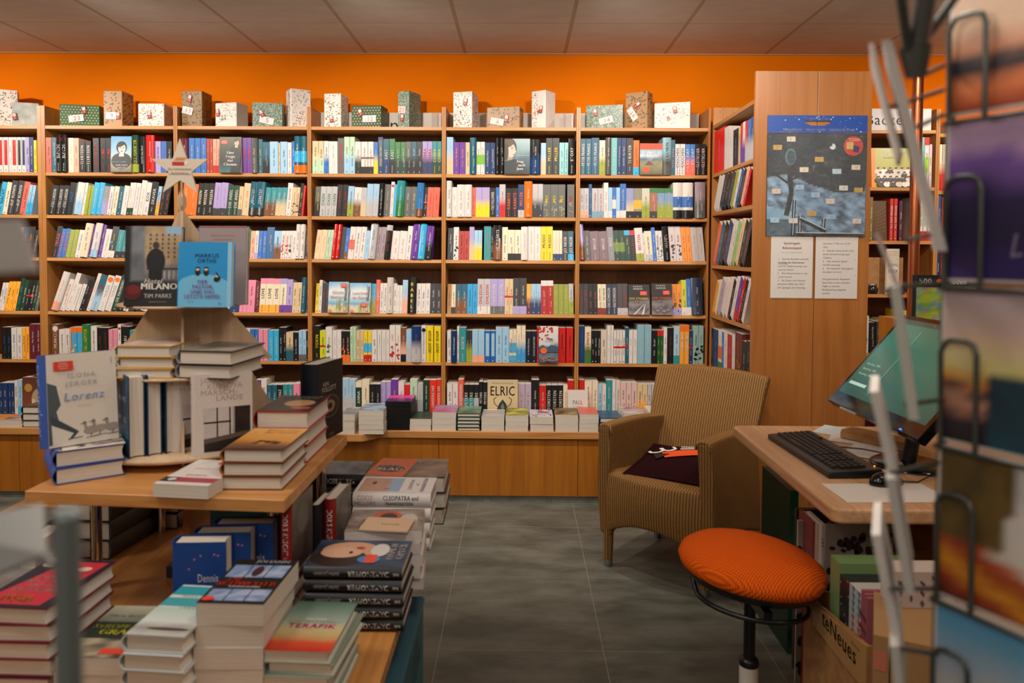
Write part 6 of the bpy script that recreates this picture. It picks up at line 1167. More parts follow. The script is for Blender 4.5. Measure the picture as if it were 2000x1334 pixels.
book('hardcover_book', 'black book standing close behind the red-spined book by the chrome post', 'up', (-.496, 1.77, zb), math.radians(-3), w=.10, h=.2, t=.022, col='15161a', spine=None)
def c_cafe(P): w, h = P.w, P.h; P.img(0, 0, w, h, 10, 10, lambda a, b: mix('3a2c28', 'b8a898', fb(a*5, b*6, 1))); P.ell(w*.6, h*.5, w*.3, h*.2, 'b84a2c', 20); P.ell(w*.6, h*.48, w*.2, h*.12, '2a1c14', 16); P.ell(w*.5, h*.2, w*.25, h*.12, 'b8b4b0', 16); P.text('BETTE BANK', w*.3, h*.8, h*.08, 'w', mx=w*.5, bold=.03)
XC = at(752, 1060, Y=1.74).x
stack('paperback_book', lambda i: rank(i, 5)+' maroon-striped magazine-like book of the stack with coffee cup cover', 'flatspine', (XC-.005, 1.745, zb), 5, math.radians(3), .0285, 'stack with coffee cup cover', jit=.004, jr=2, w=.15, h=.185, col='d0c8c4', edge='7a3040', hard=False, front=c_cafe)
book('greeting_card', 'beige folded card lying slanted on the coffee cup stack', 'flat', (XC-.005, 1.735, zb+.1475), math.radians(-5), w=.12, h=.085, t=.003, col='c8a888', hard=False, front=lambda P: P.text('Vonda', P.w*.55, P.h*.5, P.h*.14, '8a6a50', shear=.3), child=False, cat='card')
def s_coco(P): w, h = P.w, P.h; P.text('COCO', w*.2, h*.84, w*.3, 'b8848a', -90, mx=h*.2, bold=.05); P.text('MELLORS', -w*.2, h*.84, w*.3, 'b8848a', -90, mx=h*.28, bold=.05); P.text('CLEOPATRA and', w*.2, h*.38, w*.28, '2a2a48', -90, mx=h*.46, bold=.05); P.text('FRANKENSTEIN', -w*.2, h*.4, w*.26, '2a2a48', -90, mx=h*.36, bold=.05)
def c_coco(P): w, h = P.w, P.h; P.rect(0, 0, w, h, 'd8d2d0'); P.img(w*.08, h*.42, w*.92, h*.96, 8, 8, lambda a, b: mix('c89a80', 'a07a68', fb(a*3, b*3, 1)) if b > .25 else hx('8aa8c8')); P.ell(w*.6, h*.8, w*.1, h*.03, '3a3a34', 14); P.ell(w*.25, h*.6, w*.04, h*.05, 'b06060', 10); P.text('CLEOPATRA', w*.5, h*.3, h*.05, '5a5a68', mx=w*.8); P.text('and', w*.5, h*.22, h*.04, '5a5a68', shear=.3); P.text('FRANKENSTEIN', w*.5, h*.13, h*.05, '2a2a58', mx=w*.85)
XK = at(766, 1000, Y=1.98).x
stack('hardcover_book', lambda i: rank(i, 4)+' white hardcover of the stack with pink and navy spine lettering', 'flatspine', (XK, 1.975, zb), 4, math.radians(0), .0395, 'white hardcovers with pink and navy spines', jit=.004, jr=1, w=.14, h=.213, col='d8d2d0', front=c_coco, spine=s_coco)
def c_oran(P): w, h = P.w, P.h; P.rect(0, 0, w, h, 'c8581c'); P.ell(w*.5, h*.4, w*.4, h*.2, '3a2018', 16); P.text('BAHN', w*.5, h*.5, h*.12, 'e8d8c8', mx=w*.8, bold=.03); P.text('BLAU', w*.5, h*.36, h*.12, 'e8d8c8', mx=w*.8)
stack('paperback_book', lambda i: rank(i, 4)+' paperback of the orange-covered stack at the far table end', 'flat', (at(748, 960, Y=2.16).x, 2.165, zb), 4, math.radians(-8), .037, 'orange-covered stack', jit=.003, jr=1, w=.115, h=.18, col='c8581c', hard=False, front=c_oran)
stack('hardcover_book', lambda i: rank(i, 3)+' brown-bound hardcover of the stack at the far table corner', 'flat', (at(828, 960, Y=2.17).x, 2.17, zb), 3, math.radians(2), .048, 'brown-bound stack at the far corner', jit=.004, jr=2, w=.125, h=.19, col='5a3a2c', edge='3a241c', front=lab_cover('4a3428', '9a8470'))
stack('hardcover_book', lambda i: rank(i, 4)+' black hardcover left of the white hardcover stack, far on the lower tier', 'flatspine', (at(655, 1000, Y=2.17).x, 2.17, zb), 4, math.radians(-2), .037, 'black hardcovers far on the lower tier', jit=.004, jr=2, w=.14, h=.17, col='15171a', front=lab_cover('1a1c20', '8a9aa4'), spine=lambda P: P.text('MARTIN BECH', 0, P.h*.4, P.w*.4, 'w', 90, mx=P.h*.5))
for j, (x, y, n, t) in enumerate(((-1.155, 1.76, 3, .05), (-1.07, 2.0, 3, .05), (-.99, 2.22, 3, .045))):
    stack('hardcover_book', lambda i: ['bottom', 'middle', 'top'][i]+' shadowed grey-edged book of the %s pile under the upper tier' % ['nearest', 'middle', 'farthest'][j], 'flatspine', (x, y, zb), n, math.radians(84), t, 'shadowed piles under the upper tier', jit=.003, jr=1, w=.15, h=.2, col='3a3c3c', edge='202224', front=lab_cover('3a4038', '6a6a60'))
book('paperback_book', 'white upright book beside the blurred pole under the upper tier', 'back', (-1.068, 1.66, zb), math.radians(8), w=.12, h=.185, t=.03, col='c8c0bc', hard=False)
def c_sea(P): P.img(0, 0, P.w, P.h, 6, 10, sky([(0, '0c4a6c'), (.5, '1c7a9c'), (1, '2a8ab0')]))
book('hardcover_book', 'turquoise sea-cover book standing behind the blue books', 'face', (-.70, 1.82, zb+.03), 0, w=.14, h=.225, t=.02, col='0c4a6c', front=c_sea)
book('paperback_book', 'dark lying book supporting the turquoise sea-cover book', 'flatspine', (-.79, 1.80, zb), 0, w=.12, h=.18, t=.029, col='2a2c34', hard=False)

# ---- teal display box under the lower tier, right side
bxo = empty('display_box', (-.36, 1.62, 0), 0, 'teal cardboard display box with black script under the table edge', 'box')
q = MB(); zt_ = at(826, 1172, Y=1.9).z; q.box(-.1, .108, -.28, .3, 0, zt_, '1f5a68'); P = Pt(q, flatfn((.1083, -.28, 0), (0, 1, 0), (0, 0, 1)), .58, zt_, 0, .0003)
P.img(0, 0, .58, zt_, 8, 10, lambda a, b: mix('16424e', '2a7888', fb(a*3, b*3, 2))); P.text('DER', .42, zt_*.86, .04, '0c1c24', 8, shear=.3); P.text('HÖRBUCH', .36, zt_*.75, .05, '0c1c24', 8, mx=.3, shear=.3)
for i in range(7): P.line([(.2+.03*i, zt_*.2), (.22+.03*i, zt_*(.35+.04*(i % 3))), (.26+.03*i, zt_*(.5+.03*(i % 2)))], .003, '0c1c24')
P.text('Wagner', .44, zt_*.56, .03, '0c1c24', 12, shear=.4)
q.build('body', ('print',), parent=bxo)
q = MB(); q.face([(.02, -.28, zt_+.001), (.118, -.28, zt_+.001), (.118, .26, zt_+.012), (.02, .26, zt_+.012)], '3a5a68'); q.mesh([(.02, -.28, zt_+.001), (.118, -.28, zt_+.001), (.118, .26, zt_+.012), (.02, .26, zt_+.012), (.02, -.28, zt_+.003), (.118, -.28, zt_+.003), (.118, .26, zt_+.014), (.02, .26, zt_+.014)], [(4, 5, 6, 7), (0, 1, 5, 4), (1, 2, 6, 5), (2, 3, 7, 6), (3, 0, 4, 7)], '3a5a68'); q.build('lid_flap', ('gloss',), parent=bxo)
# ------------------------------------------------------------ woven armchair
c0 = (.59, 3.19, 0); ach = empty('woven_armchair', c0, math.radians(-39), 'woven tan armchair with maroon cushion, standing before the bookcase', 'armchair')
def part(nm, m, q, bv=0, seg=3): 
    o = q.build(nm, (m,), parent=ach)
    if bv: bevel(o, bv, seg)
    return o
HWD = .285                                   # half width
def flare(y, z): return 1.0
# front skirt: curved slab with arched lower edge
def skirt(u, v, d):
    x = (u-.5)*2*(HWD-.045); zl = .155+.085*math.sin(math.pi*u)**.8; z = zl+(.445-zl)*v
    bow = .045*math.sin(math.pi*u)+.012*math.sin(math.pi*v)
    return Vector((x, -bow+d, z))
def slabgrid(fn, nu, nv, d0, d1, m='wicker', nm='x', sm=True):
    q = MB(); A = [fn(i/nu, j/nv, d0) for j in range(nv+1) for i in range(nu+1)]; B = [fn(i/nu, j/nv, d1) for j in range(nv+1) for i in range(nu+1)]; n = len(A)
    I = lambda i, j: j*(nu+1)+i
    f = [(I(i, j), I(i+1, j), I(i+1, j+1), I(i, j+1)) for j in range(nv) for i in range(nu)]+[(n+I(i, j+1), n+I(i+1, j+1), n+I(i+1, j), n+I(i, j)) for j in range(nv) for i in range(nu)]
    for i in range(nu): f += [(I(i+1, 0), I(i, 0), n+I(i, 0), n+I(i+1, 0)), (I(i, nv), I(i+1, nv), n+I(i+1, nv), n+I(i, nv))]
    for j in range(nv): f += [(I(0, j), I(0, j+1), n+I(0, j+1), n+I(0, j)), (I(nu, j+1), I(nu, j), n+I(nu, j), n+I(nu, j+1))]
    q.mesh(A+B, f, 'w', 0, sm); o = q.build(nm, (m,), parent=ach); bevel(o, .012, 3); return o
slabgrid(skirt, 20, 8, 0, .03, nm='front_apron')
# seat
def seat(u, v, d):
    x = (u-.5)*2*(HWD-.045); y = -.045*math.sin(math.pi*u)*(1-v)+.004+v*.46; z = .46-.035*v-.012*math.sin(math.pi*v)
    if v < .12: z -= .02*(1-v/.12)**2
    return Vector((x, y, z-d))
slabgrid(seat, 18, 16, 0, .04, nm='seat')
# arms and sides
for s in (-1, 1):
    def arm(u, v, d):
        # u along depth, v up
        y = .0+u*.5; top = .665-.035*u+.01*math.sin(math.pi*u); zl = .15+.06*math.sin(math.pi*u)+.0*u
        z = zl+(top-zl)*v; out = HWD-.012+.012*math.sin(math.pi*v)+(.028*(1-v)**2.2 if v < 1 else 0)*(u*.8)
        x = out-d
        if u > .6: x -= .02*(u-.6)*v
        return Vector((s*x, y-(.02*v if u < .05 else 0), z))
    slabgrid(arm if s > 0 else (lambda u, v, d: arm(1-u, v, d)), 16, 16, 0, .065, nm='arm')
    q = MB(); q.tube([(s*(HWD-.046)+s*.034*math.cos(a), -.014, .628+.034*math.sin(a)) for a in [math.pi*k/8 for k in range(9)]], .006, 8); part('arm_trim', 'wicker', q)
# back
def back(u, v, d):
    a = (u-.5)*2; wdt = .262+.03*v; x = a*wdt; lean_ = .16*v; y = .452+lean_-.05*(a*a)+.0; z = .40+v*.475-.012*a*a*v
    return Vector((x, y+d-.02*math.sin(math.pi*v), z))
slabgrid(back, 18, 20, 0, .05, nm='backrest')
def rear(u, v, d):
    a = (u-.5)*2; return Vector((a*.24, .47+d, .16+v*.26))
slabgrid(rear, 10, 6, 0, .03, nm='rear_apron')
for x, y in ((-.238, .022), (.238, .022), (-.225, .47), (.225, .47)):
    q = MB(); q.lathe([(.019, .032), (.021, .06), (.024, .2)], 18); o = part('leg', 'wicker', q); o.location = (x, y, 0)
    q = MB(); q.lathe([(.017, .0005), (.019, .004), (.0195, .032)], 18, c=(0, 0, 0)); f_ = q.build('foot_cap', ('metal',), parent=o)
# cushion
def cush(u, v):
    a, b = u*2-1, v*2-1; e = (1-abs(a)**3)*(1-abs(b)**3); k = 1-.06*(1-abs(a))*abs(b)**2-.06*(1-abs(b))*abs(a)**2
    return a*.205*k, b*.2*k, e
q = MB(); q.grid(24, 24, lambda u, v: Vector((cush(u, v)[0], cush(u, v)[1], .012+.038*cush(u, v)[2]))); q.grid(24, 24, lambda u, v: Vector((cush(1-u, v)[0], cush(1-u, v)[1], .012-.010*cush(1-u, v)[2])))
cs = q.build('cushion', ('fabric',)); tag(cs, 'dark maroon cushion with orange and white motif on the woven armchair', 'cushion')
cs.matrix_world = Matrix.Translation(c0) @ Matrix.Rotation(math.radians(-39), 4, 'Z') @ Matrix.Translation((.02, .225, .468)) @ Matrix.Rotation(math.radians(7), 4, 'X') @ Matrix.Rotation(math.radians(8), 4, 'Z')
q = MB(); CM, SM = math.cos(.55), math.sin(.55)
def fnc(u0, v0, k):
    u = u0*CM-v0*SM-.03; v = u0*SM+v0*CM+.02
    return Vector((u, v, .015+.038*max(0, (1-abs(u/.205)**3)*(1-abs(v/.2)**3))+k))
P = Pt(q, fnc, 1, 1, 0, .001)
P.k = 2
# orange chevron with two white stripes
for i in range(8):
    a = i/8*.2-.06; b = (i+1)/8*.2-.06
    P.poly([(a, -.05), (b, -.05), (b, .02), (a, .02)], 'd84a14') if i < 7 else None; P.k = 2
P.k = 4; P.poly([(-.1, .02), (-.03, -.015), (-.1, -.055)], '220a10')
for off in (0, .055): P.k = 5; P.line([(-.11+off, .075), (-.105+off, .035), (-.075+off, .018), (-.045+off, .035), (-.05+off, .07)], .013, 'd8d4cc')
P.k = 5; P.line([(.03, .03), (.1, .03)], .013, 'd8d4cc'); P.line([(.04, .055), (.1, .055)], .013, 'd8d4cc')
q.build('appliqué_motif'.replace('é', 'e'), ('matte',), parent=cs)

# ------------------------------------------------------------ orange stool
sx, sy = at(1466, 1103, Y=2.09).x, 2.09
st = empty('swivel_stool', (sx, sy, 0), 0, 'orange padded balance stool with black pole in front of the armchair', 'stool')
q = MB(); prof = [(.0001, -.040), (.12, -.036), (.17, -.026), (.198, -.008), (.206, .012), (.198, .032), (.17, .052), (.12, .068), (.06, .077), (.0001, .080)]
q.lathe(prof, 64); s_ = q.build('seat', ('orangefab',), parent=st); s_.location = (0, 0, .545); s_.rotation_euler = (math.radians(-1), math.radians(6), 0)
q = MB(); q.lathe([(.0001, -.047), (.13, -.044), (.18, -.032), (.196, -.016), (.2, -.008)], 48); o = q.build('seat_pan', ('black',), parent=s_)
q = MB(); q.tube([(-.12+.26*0+.155*math.cos(a)+.12, .155*math.sin(a)*.9-.03, -.075) for a in [math.pi+math.pi*k/20 for k in range(21)]], .007, 8)
q.tube([(-.155, -.03, -.075), (-.165, -.0, -.04)], .007, 8); q.tube([(.155, -.03, -.075), (.165, 0, -.04)], .007, 8); q.box(-.012, .012, -.17, -.02, -.078, -.05); q.build('grab_ring', ('black',), parent=s_)
q = MB(); q.tube([(0, 0, .24), (0, 0, .515)], .0165, 24); q.build('pole', ('black',), parent=st)
q = MB(); q.lathe([(.028, .262), (.028, .275), (.024, .282), (.018, .286)], 32); q.build('collar', ('black',), parent=st)
q = MB(); q.lathe([(.027, .05), (.027, .262)], 32); q.build('sleeve', ('white',), parent=st)
q = MB(); q.lathe([(.13, .0005), (.134, .012), (.11, .03), (.05, .05), (.0001, .052)], 48); q.build('base', ('black',), parent=st)

# ------------------------------------------------------------ desk
ZD = .775; dk = empty('desk', (1.25, 2.4, 0), 0, 'light wooden desk with rounded corners at the right, holding keyboard and monitor', 'desk')
DX0, DY0, DY1 = .836, 1.93, 2.87
r = .03; pts = [(DX0+r-r*math.cos(a), DY0+r-r*math.sin(a)) for a in [math.pi/2*k/6 for k in range(7)]]+[(1.75, DY0), (1.75, DY1)]+[(DX0+r-r*math.sin(a), DY1-r+r*math.cos(a)) for a in [math.pi/2*k/6 for k in range(7)]]
q = MB(); q.prism([(x-1.25, y-2.4) for x, y in pts], ZD-.042, ZD, lambda u, v, d: (u, v, d)); o = q.build('desk_top', ('desk',), parent=dk); bevel(o, .009, 3)
q = MB(); q.box(.0, .45, .435, .455, 0, ZD-.043); q.build('back_panel', ('panel',), parent=dk)
q = MB(); q.box(.42, .44, -.42, .434, 0, ZD-.043); q.build('side_panel', ('panel',), parent=dk)
q = MB(); q.box(.05, .419, -.1, .434, .28, .298); q.build('lower_shelf', ('woodx',), parent=dk)
# keyboard
kb = empty('keyboard', (0, 0, ZD+.0006), 0, 'black computer keyboard on the desk', 'keyboard')
ka, kc = at(1499, 857, Z=ZD), at(1619, 936, Z=ZD); ang = math.atan2(kc.y-ka.y, kc.x-ka.x)
kb.location = (ka.x, ka.y, ZD+.0006); kb.rotation_euler = (0, 0, ang); KL = (kc-ka).length; KW = .165
q = MB(); q.prism([(0, 0), (0, .018), (KW, .028), (KW, 0)], 0, KL, lambda u, v, d: (d, u, v)); o = q.build('body', ('black',), parent=kb); bevel(o, .004, 2)
n = 0
for r_ in range(6):
    yy = .03+r_*.0205; zk = .0185+.01*(yy/KW); ks = []; xx = .012
    for k in range(20):
        wk = .0185
        if r_ == 0 and 4 <= k <= 9:
            if k == 4: wk = .0185*6
            else: continue
        ks.append((xx, wk)); xx += wk+.0023
        if k in (13, 16): xx += .008
        if xx > KL-.03: break
    for xk, wk in ks:
        if n >= 100: break
        n += 1; q = MB(); a, b = .0018, .0035
        v = [(0, 0, 0), (wk, 0, 0), (wk, .0182, 0), (0, .0182, 0), (a, a, .006), (wk-a, a, .006), (wk-a, .0182-a, .006), (a, .0182-a, .006)]
        q.mesh(v, [(4, 5, 6, 7), (0, 1, 5, 4), (1, 2, 6, 5), (2, 3, 7, 6), (3, 0, 4, 7), (3, 2, 1, 0)], '121315')
        P = Pt(q, flatfn((0, 0, .0062), (1, 0, 0), (0, 1, 0)), 1, 1); P.text("QWERTZUIOPASDFGHJKLYXCVBNM1234567890"[n % 36], wk*.4, .011, .0042, 'a8a8a8')
        o = q.build('key', ('print',), parent=kb); o.location = (xk, yy, zk)
q = MB(); q.lathe([(.0001, .002), (.002, .001), (.0022, 0)], 10, c=(KL-.03, .155, .0285)); q.build('status_led', ('ledo',), parent=kb)
q = MB(); q.tube([(KL*.3, KW+.001, .01), (KL*.35, KW+.1, .006), (KL*.6, KW+.2, .006), (KL*.8, KW+.4, .006)], .0022, 6); q.build('cable', ('black',), parent=kb)
# mouse
mp = at(1732, 940, Z=ZD+.01); ms = empty('computer_mouse', (mp.x, mp.y, ZD+.0006), math.radians(-75), 'glossy black mouse beside the near end of the keyboard', 'mouse')
def mfn(u, v):
    a = 2*math.pi*u; rr = math.sin(math.pi/2*min(1, v*1.0)); x = math.cos(a)*.030*rr*(1-.12*math.sin(a)); y = math.sin(a)*.055*rr; return Vector((x, y, .036*math.cos(math.pi/2*v)**.8*(1-.18*math.sin(a)*rr)))
q = MB(); q.grid(32, 14, mfn); q.mesh([mfn(k/32, 1) for k in range(32)], [tuple(range(31, -1, -1))]); q.build('shell', ('blackg',), parent=ms)
q = MB(); q.tube([(0, .052, .006), (.01, .10, .003), (-.03, .18, .003), (-.02, .26, .003), (.05, .3, .003)], .002, 6); q.build('cable', ('black',), parent=ms)
q = MB(); q.lathe([(.0001, .004), (.004, .003), (.005, 0)], 14, c=(0, .03, .030)); q.build('scroll_wheel', ('black',), parent=ms)
# monitor: far-left edge from the photo, leaning back
mb0 = at(1616, 781, Y=2.62); mt0 = at(1768, 615, Y=2.62)
mn0 = at(1838, 866, X=mb0.x+.02); up = (mt0-mb0); ev = Vector((.035, -1, 0)).normalized(); ML = .56; MHh = up.length
upn = (up-ev*up.dot(ev)).normalized(); nn = ev.cross(upn)
mo = empty('computer_monitor', tuple(mb0), 0, 'black monitor with green screen tilted back on the desk', 'monitor')
def mf(u, v, k): return ev*u+upn*v+nn*k
sgn = 1 if nn.x < 0 else -1
q = MB(); q.prism([(0, 0), (ML, 0), (ML, MHh), (0, MHh)], -.03*sgn, 0, lambda u, v, d: mf(u, v, d)); o = q.build('housing', ('blackg',), parent=mo); bevel(o, .003, 2)
q = MB(); b_ = .018
P = Pt(q, (lambda u, v, k: mf(u, v, sgn*(k+.0006))), ML, MHh, 0, .0002)
P.img(b_, b_+.03, ML-b_, MHh-b_, 10, 10, lambda a, b: g3([(0, '1c4a42'), (.5, '24685a'), (1, '2c6a58')], b))
mk = 1
P.rect(b_, MHh-b_-.02, ML-b_, MHh-b_, '2a4a40'); 
for i in range(5): P.text('•••', b_+.2+.05*i, MHh-b_-.01, .006, '8ab0a0')
for i in range(3): P.text('Bestellung  ISBN', b_+.07, MHh*.45-.022*i, .008, '9ac8b8', 0, 'c', mx=.09)
P.rect(b_+.02, MHh*.22, b_+.13, MHh*.25, 'a8d0c4'); P.line([(b_+.17, .07), (b_+.165, MHh-.06)], .004, '5a9a88')
q.build('screen', ('screen',), parent=mo)
q = MB(); s0 = mf(ML*.5, MHh*.35, -.03*sgn); foot = Vector((s0.x+.02, s0.y, ZD-mb0.z+.012)); q.tube([tuple(s0), tuple((s0+foot)/2+Vector((.03, 0, 0))), tuple(foot)], .022, 14); q.build('neck', ('black',), parent=mo)
q = MB(); q.lathe([(.0001, .014), (.1, .012), (.115, .004), (.115, 0.0008)], 40, c=(foot.x, foot.y, ZD-mb0.z)); q.build('foot', ('blackg',), parent=mo)
q = MB(); q.lathe([(.0001, .003), (.003, .002), (.0035, 0)], 12); o = q.build('power_led', ('ledb',), parent=mo); o.location = mf(ML*.83, .008, sgn*.002)
# small things on the desk
def sheet(pa, ya, pb, yb, w, h, rz, lab, lines=8, z=0.0008, col='d8d0c8'):
    c = at((pa+pb)/2, (ya+yb)/2, Z=ZD); q = MB(); q.box(-w/2, w/2, -h/2, h/2, 0, .0006, col); P = Pt(q, flatfn((-w/2, -h/2, .0007), (1, 0, 0), (0, 1, 0)), w, h, 0, .0001)
    for i in range(lines): P.text(WORDS[i % len(WORDS)]+' '+WORDS[(i*5+3) % len(WORDS)], w*.5, h*(.9-.8*i/lines), h*.018, '6a6866', mx=w*.8); P.k = 1
    tag(q.build('paper_sheet', ('matte',), matrix=Matrix.Translation((c.x, c.y, ZD+z)) @ Matrix.Rotation(rz, 4, 'Z')), lab, 'paper', 'papers on the desk')
sheet(1590, 832, 1660, 850, .10, .15, math.radians(-40), 'bluish note sheet on the desk behind the keyboard', 6, col='c4d0d0')
sheet(1620, 850, 1680, 865, .1, .13, math.radians(-30), 'white note sheet overlapping the keyboard rear edge', 5, .0022)
sheet(1650, 860, 1740, 905, .12, .2, math.radians(-38), 'printed list lying between keyboard and monitor', 10, .0036)
sheet(1640, 958, 1820, 968, .297, .16, math.radians(2), 'large printed page under the mouse at the desk front', 12, .0008)
q = MB(); c = at(1715, 880, Z=ZD); q.box(-.04, .04, -.12, .12, 0, .022, 'c8b48a'); q.box(-.038, .038, -.118, .118, .0222, .03, 'd8cca8')
tag(q.build('note_box', ('card',), matrix=Matrix.Translation((c.x+.04, c.y+.08, ZD+.0062)) @ Matrix.Rotation(.62, 4, 'Z')), 'pale wooden note box between monitor and keyboard', 'box')

# ------------------------------------------------------------ under the desk
def tallsheet(px0, px1, ya, Y, d, col, front, lab, zb=.0008, nm='art_folder', w_=None, rz=0.0):
    A, B_ = at(px0, ya, Y=Y).x, at(px1, ya, Y=Y).x; zt = at(px0, ya, Y=Y).z; q = MB(); w = B_-A
    q.box(0, w, 0, d, 0, zt-zb, col); P = Pt(q, flatfn((0, -.0002, 0), (1, 0, 0), (0, 0, 1)), w, zt-zb, 0, .0003)
    if front: front(P)
    tag(q.build(nm, ('print',), matrix=Matrix.Translation((A, Y, zb)) @ Matrix.Rotation(rz, 4, 'Z')), lab, 'folder', 'sheets and folders under the desk')
def f_flor(c1, c2, n=30, seed=1):
    def f(P):
        P.rect(0, 0, P.w, P.h, c1); rg = random.Random(seed)
        for i in range(n): P.ell(rg.uniform(.05, .95)*P.w, rg.uniform(.05, .95)*P.h, .02*rg.uniform(.3, 1), .01, c2, 9, rg.uniform(0, 3)); P.k = 2+i % 5
    return f
tallsheet(1543, 1560, 958, 2.62, .30, '0e2c1c', lambda P: P.img(0, 0, P.w, P.h, 3, 30, lambda a, b: mix('0a1c14', '2a6a4a', fb(a*2, b*22, 1))), 'tall dark green marbled folder standing beside the desk')
tallsheet(1556, 1680, 995, 2.52, .02, '3a2a24', f_flor('2a2420', '7a5a3c'), 'dark album with brown spine standing under the desk', zb=.0008)
tallsheet(1559, 1590, 1017, 2.44, .01, 'b8b0a0', f_flor('8a8474', '26281f', 26, 3), 'framed grey print with dark hanging leaves under the desk')
tallsheet(1588, 1596, 1020, 2.36, .12, '8a3a3c', None, 'thin maroon-edged folder under the desk')
tallsheet(1597, 1604, 1024, 2.34, .12, 'c8a894', None, 'thin pink-beige folder under the desk')
tallsheet(1605, 1612, 1024, 2.32, .12, 'ccc8c0', lambda P: P.text('ART', P.w*.5, P.h*.9, .012, 'a83a2c', 90), 'thin white lettered folder under the desk')
tallsheet(1613, 1745, 1025, 2.30, .012, '8a847c', f_flor('948c84', '2a1c20', 200, 5), 'large floral gift-wrap folder with dark roses under the desk')
# front box
RB = at(1579, 1165, Z=.47); RN = at(1697, 1262, Z=.50)
XF = .83; YF0, YF1 = 1.70, 2.13
cb = empty('cardboard_box', (XF, YF0, 0), 0, 'brown open cardboard box with black lettering under the desk', 'box')
zr0 = at(1697, 1262, X=XF).z; yr0 = at(1697, 1262, X=XF).y; zr1 = at(1579, 1165, X=XF).z; yr1 = at(1579, 1165, X=XF).y
q = MB(); dd = yr1+.03-yr0; q.M = Matrix.Translation((0, yr0-YF0, 0))
q.prism([(0, 0), (dd, 0), (dd, zr1), (0, zr0)], 0, .004, lambda u, v, d: (d, u, v)); q.box(.004, .34, 0, .004, 0, zr0); q.box(.004, .34, dd-.004, dd, 0, zr1); q.box(.336, .34, .004, dd-.004, 0, zr0); q.box(.004, .336, .004, dd-.004, .0, .004)
q.build('carton', ('card',), parent=cb)
q = MB(); q.M = Matrix.Translation((0, yr0-YF0, 0)); 
q.prism([(0, zr0-.11), (dd*.8, zr0-.11), (dd*.8, zr1+.0), (0, zr0)], -.006, -.001, lambda u, v, d: (d, u, v), 'b08450'); P = Pt(q, flatfn((-.0062, dd, 0), (0, -1, 0), (0, 0, 1)), dd, 1, 0, .0003)
P.text('teNeues', dd*.62, zr0-.055, .042, '15130f', 0, 'c', mx=dd*.52, bold=.05); P.line([(dd*.28, zr0-.03), (dd*.42, zr0-.03)], .002, '3a2c1c'); P.line([(dd*.8, zr0-.03), (dd*.92, zr0-.03)], .002, '3a2c1c')
q.build('lettered_flap', ('print',), parent=cb)
def boxbook(y, t, zt, col, top, lab, w=.22):
    q = MB(); q.box(.0, w, 0, t, 0, zt-.006, col); P = Pt(q, flatfn((-.0003, t, 0), (0, -1, 0), (0, 0, 1)), t, zt-.006, 0, .0002)
    if top: top(P)
    tag(q.build('notebook', ('print',), matrix=Matrix.Translation((XF+.012, y, .006))), lab, 'notebook', 'notebooks standing in the cardboard box')
def p_tri(P):
    for j in range(26):
        c = 'b83a34' if (j//4) % 2 else '3a7a94'
        for i in range(4): P.poly([(P.w*i/4, P.h-j*.018), (P.w*(i+1)/4, P.h-j*.018), (P.w*(i+.5)/4, P.h-(j+1)*.018)], c if i % 2 else '9ab8c4'); P.k = 1
def zpx(px, py): return at(px, py, X=XF+.012).z
def ypx(px): return at(px, 1150, X=XF+.012).y
def bb(pa, pb, *a, **k): y0, y1 = ypx(pb), ypx(pa); boxbook(y0+.0006, y1-y0-.0012, *a, **k)
bb(1621, 1640, zpx(1640, 1100), '6f8a58', None, 'pale green folder leaning highest in the cardboard box', w=.2)
bb(1640, 1659, zpx(1650, 1130), '242426', lambda P: [P.ell(P.w*random.Random(i).random(), P.h*(1-.03*i), .004, .003, '8a8a84', 6) for i in range(28)], 'black and white patterned notebook in the cardboard box', w=.2)
bb(1659, 1682, zpx(1670, 1148), 'b8b4ac', p_tri, 'notebook with blue and red triangle pattern in the box', w=.17)
for k in range(3): bb(1682+4.5*k, 1686.5+4.5*k, zpx(1690, 1158)-.004*k, '9a5660', lambda P: [P.rect(P.w*.2, P.h*(.05+.05*i), P.w*.8, P.h*(.07+.05*i), '5a2a34') for i in range(18)], ['first', 'second', 'third'][k]+' pink ladder-patterned notebook counted from the triangle one', w=.15)
rg = random.Random(3)
for k in range(6):
    q = MB(); q.box(0, .0035, 0, .16, 0, .13, rg.choice(('b8ac94', 'c8b8a0', 'a88a84'))); 
    tag(q.build('greeting_card', ('print',), matrix=Matrix.Translation((XF+.10+.016*k, yr1-.20, .42+.001)) @ Matrix.Rotation(math.radians(-16), 4, 'Y')), 'cream card edge, %s in the row of leaning cards in the box' % ordn(k+1), 'card', 'cards leaning in the cardboard box')
q = MB(); q.box(0, .2, 0, .2, .30, .415, '8a6a40'); tag(q.build('card_tray', ('card',), matrix=Matrix.Translation((XF+.085, yr1-.22, 0.0))), 'cardboard tray carrying the leaning cards inside the box', 'tray')
# damask box and low carton right of it
ZK = at(1760, 1240, Y=1.45).z; A = at(1746, 1180, Y=1.56).x; B_ = at(1832, 1200, Y=1.56).x; hb_ = at(1760, 1118, Y=1.56).z-ZK
q = MB(); q.box(0, B_-A+.1, 0, .06, 0, hb_, 'b8a8a0'); P = Pt(q, flatfn((0, -.0003, 0), (1, 0, 0), (0, 0, 1)), 1, 1, 0, .0002)
for i in range(8):
    for j in range(6):
        u, v = .012+.024*i, .010+.022*j+(i % 2)*.011
        if v < hb_-.01 and u < B_-A+.09: P.k = 1; P.ell(u, v, .006, .003, '5a4c4c', 8, .7+i); P.ell(u, v, .003, .008, '5a4c4c', 8, .4*j)
tag(q.build('patterned_box', ('print',), matrix=Matrix.Translation((A, 1.56, ZK+.001))), 'pale box with grey damask pattern on the tall carton', 'box')
A2 = at(1706, 1250, Y=1.45).x
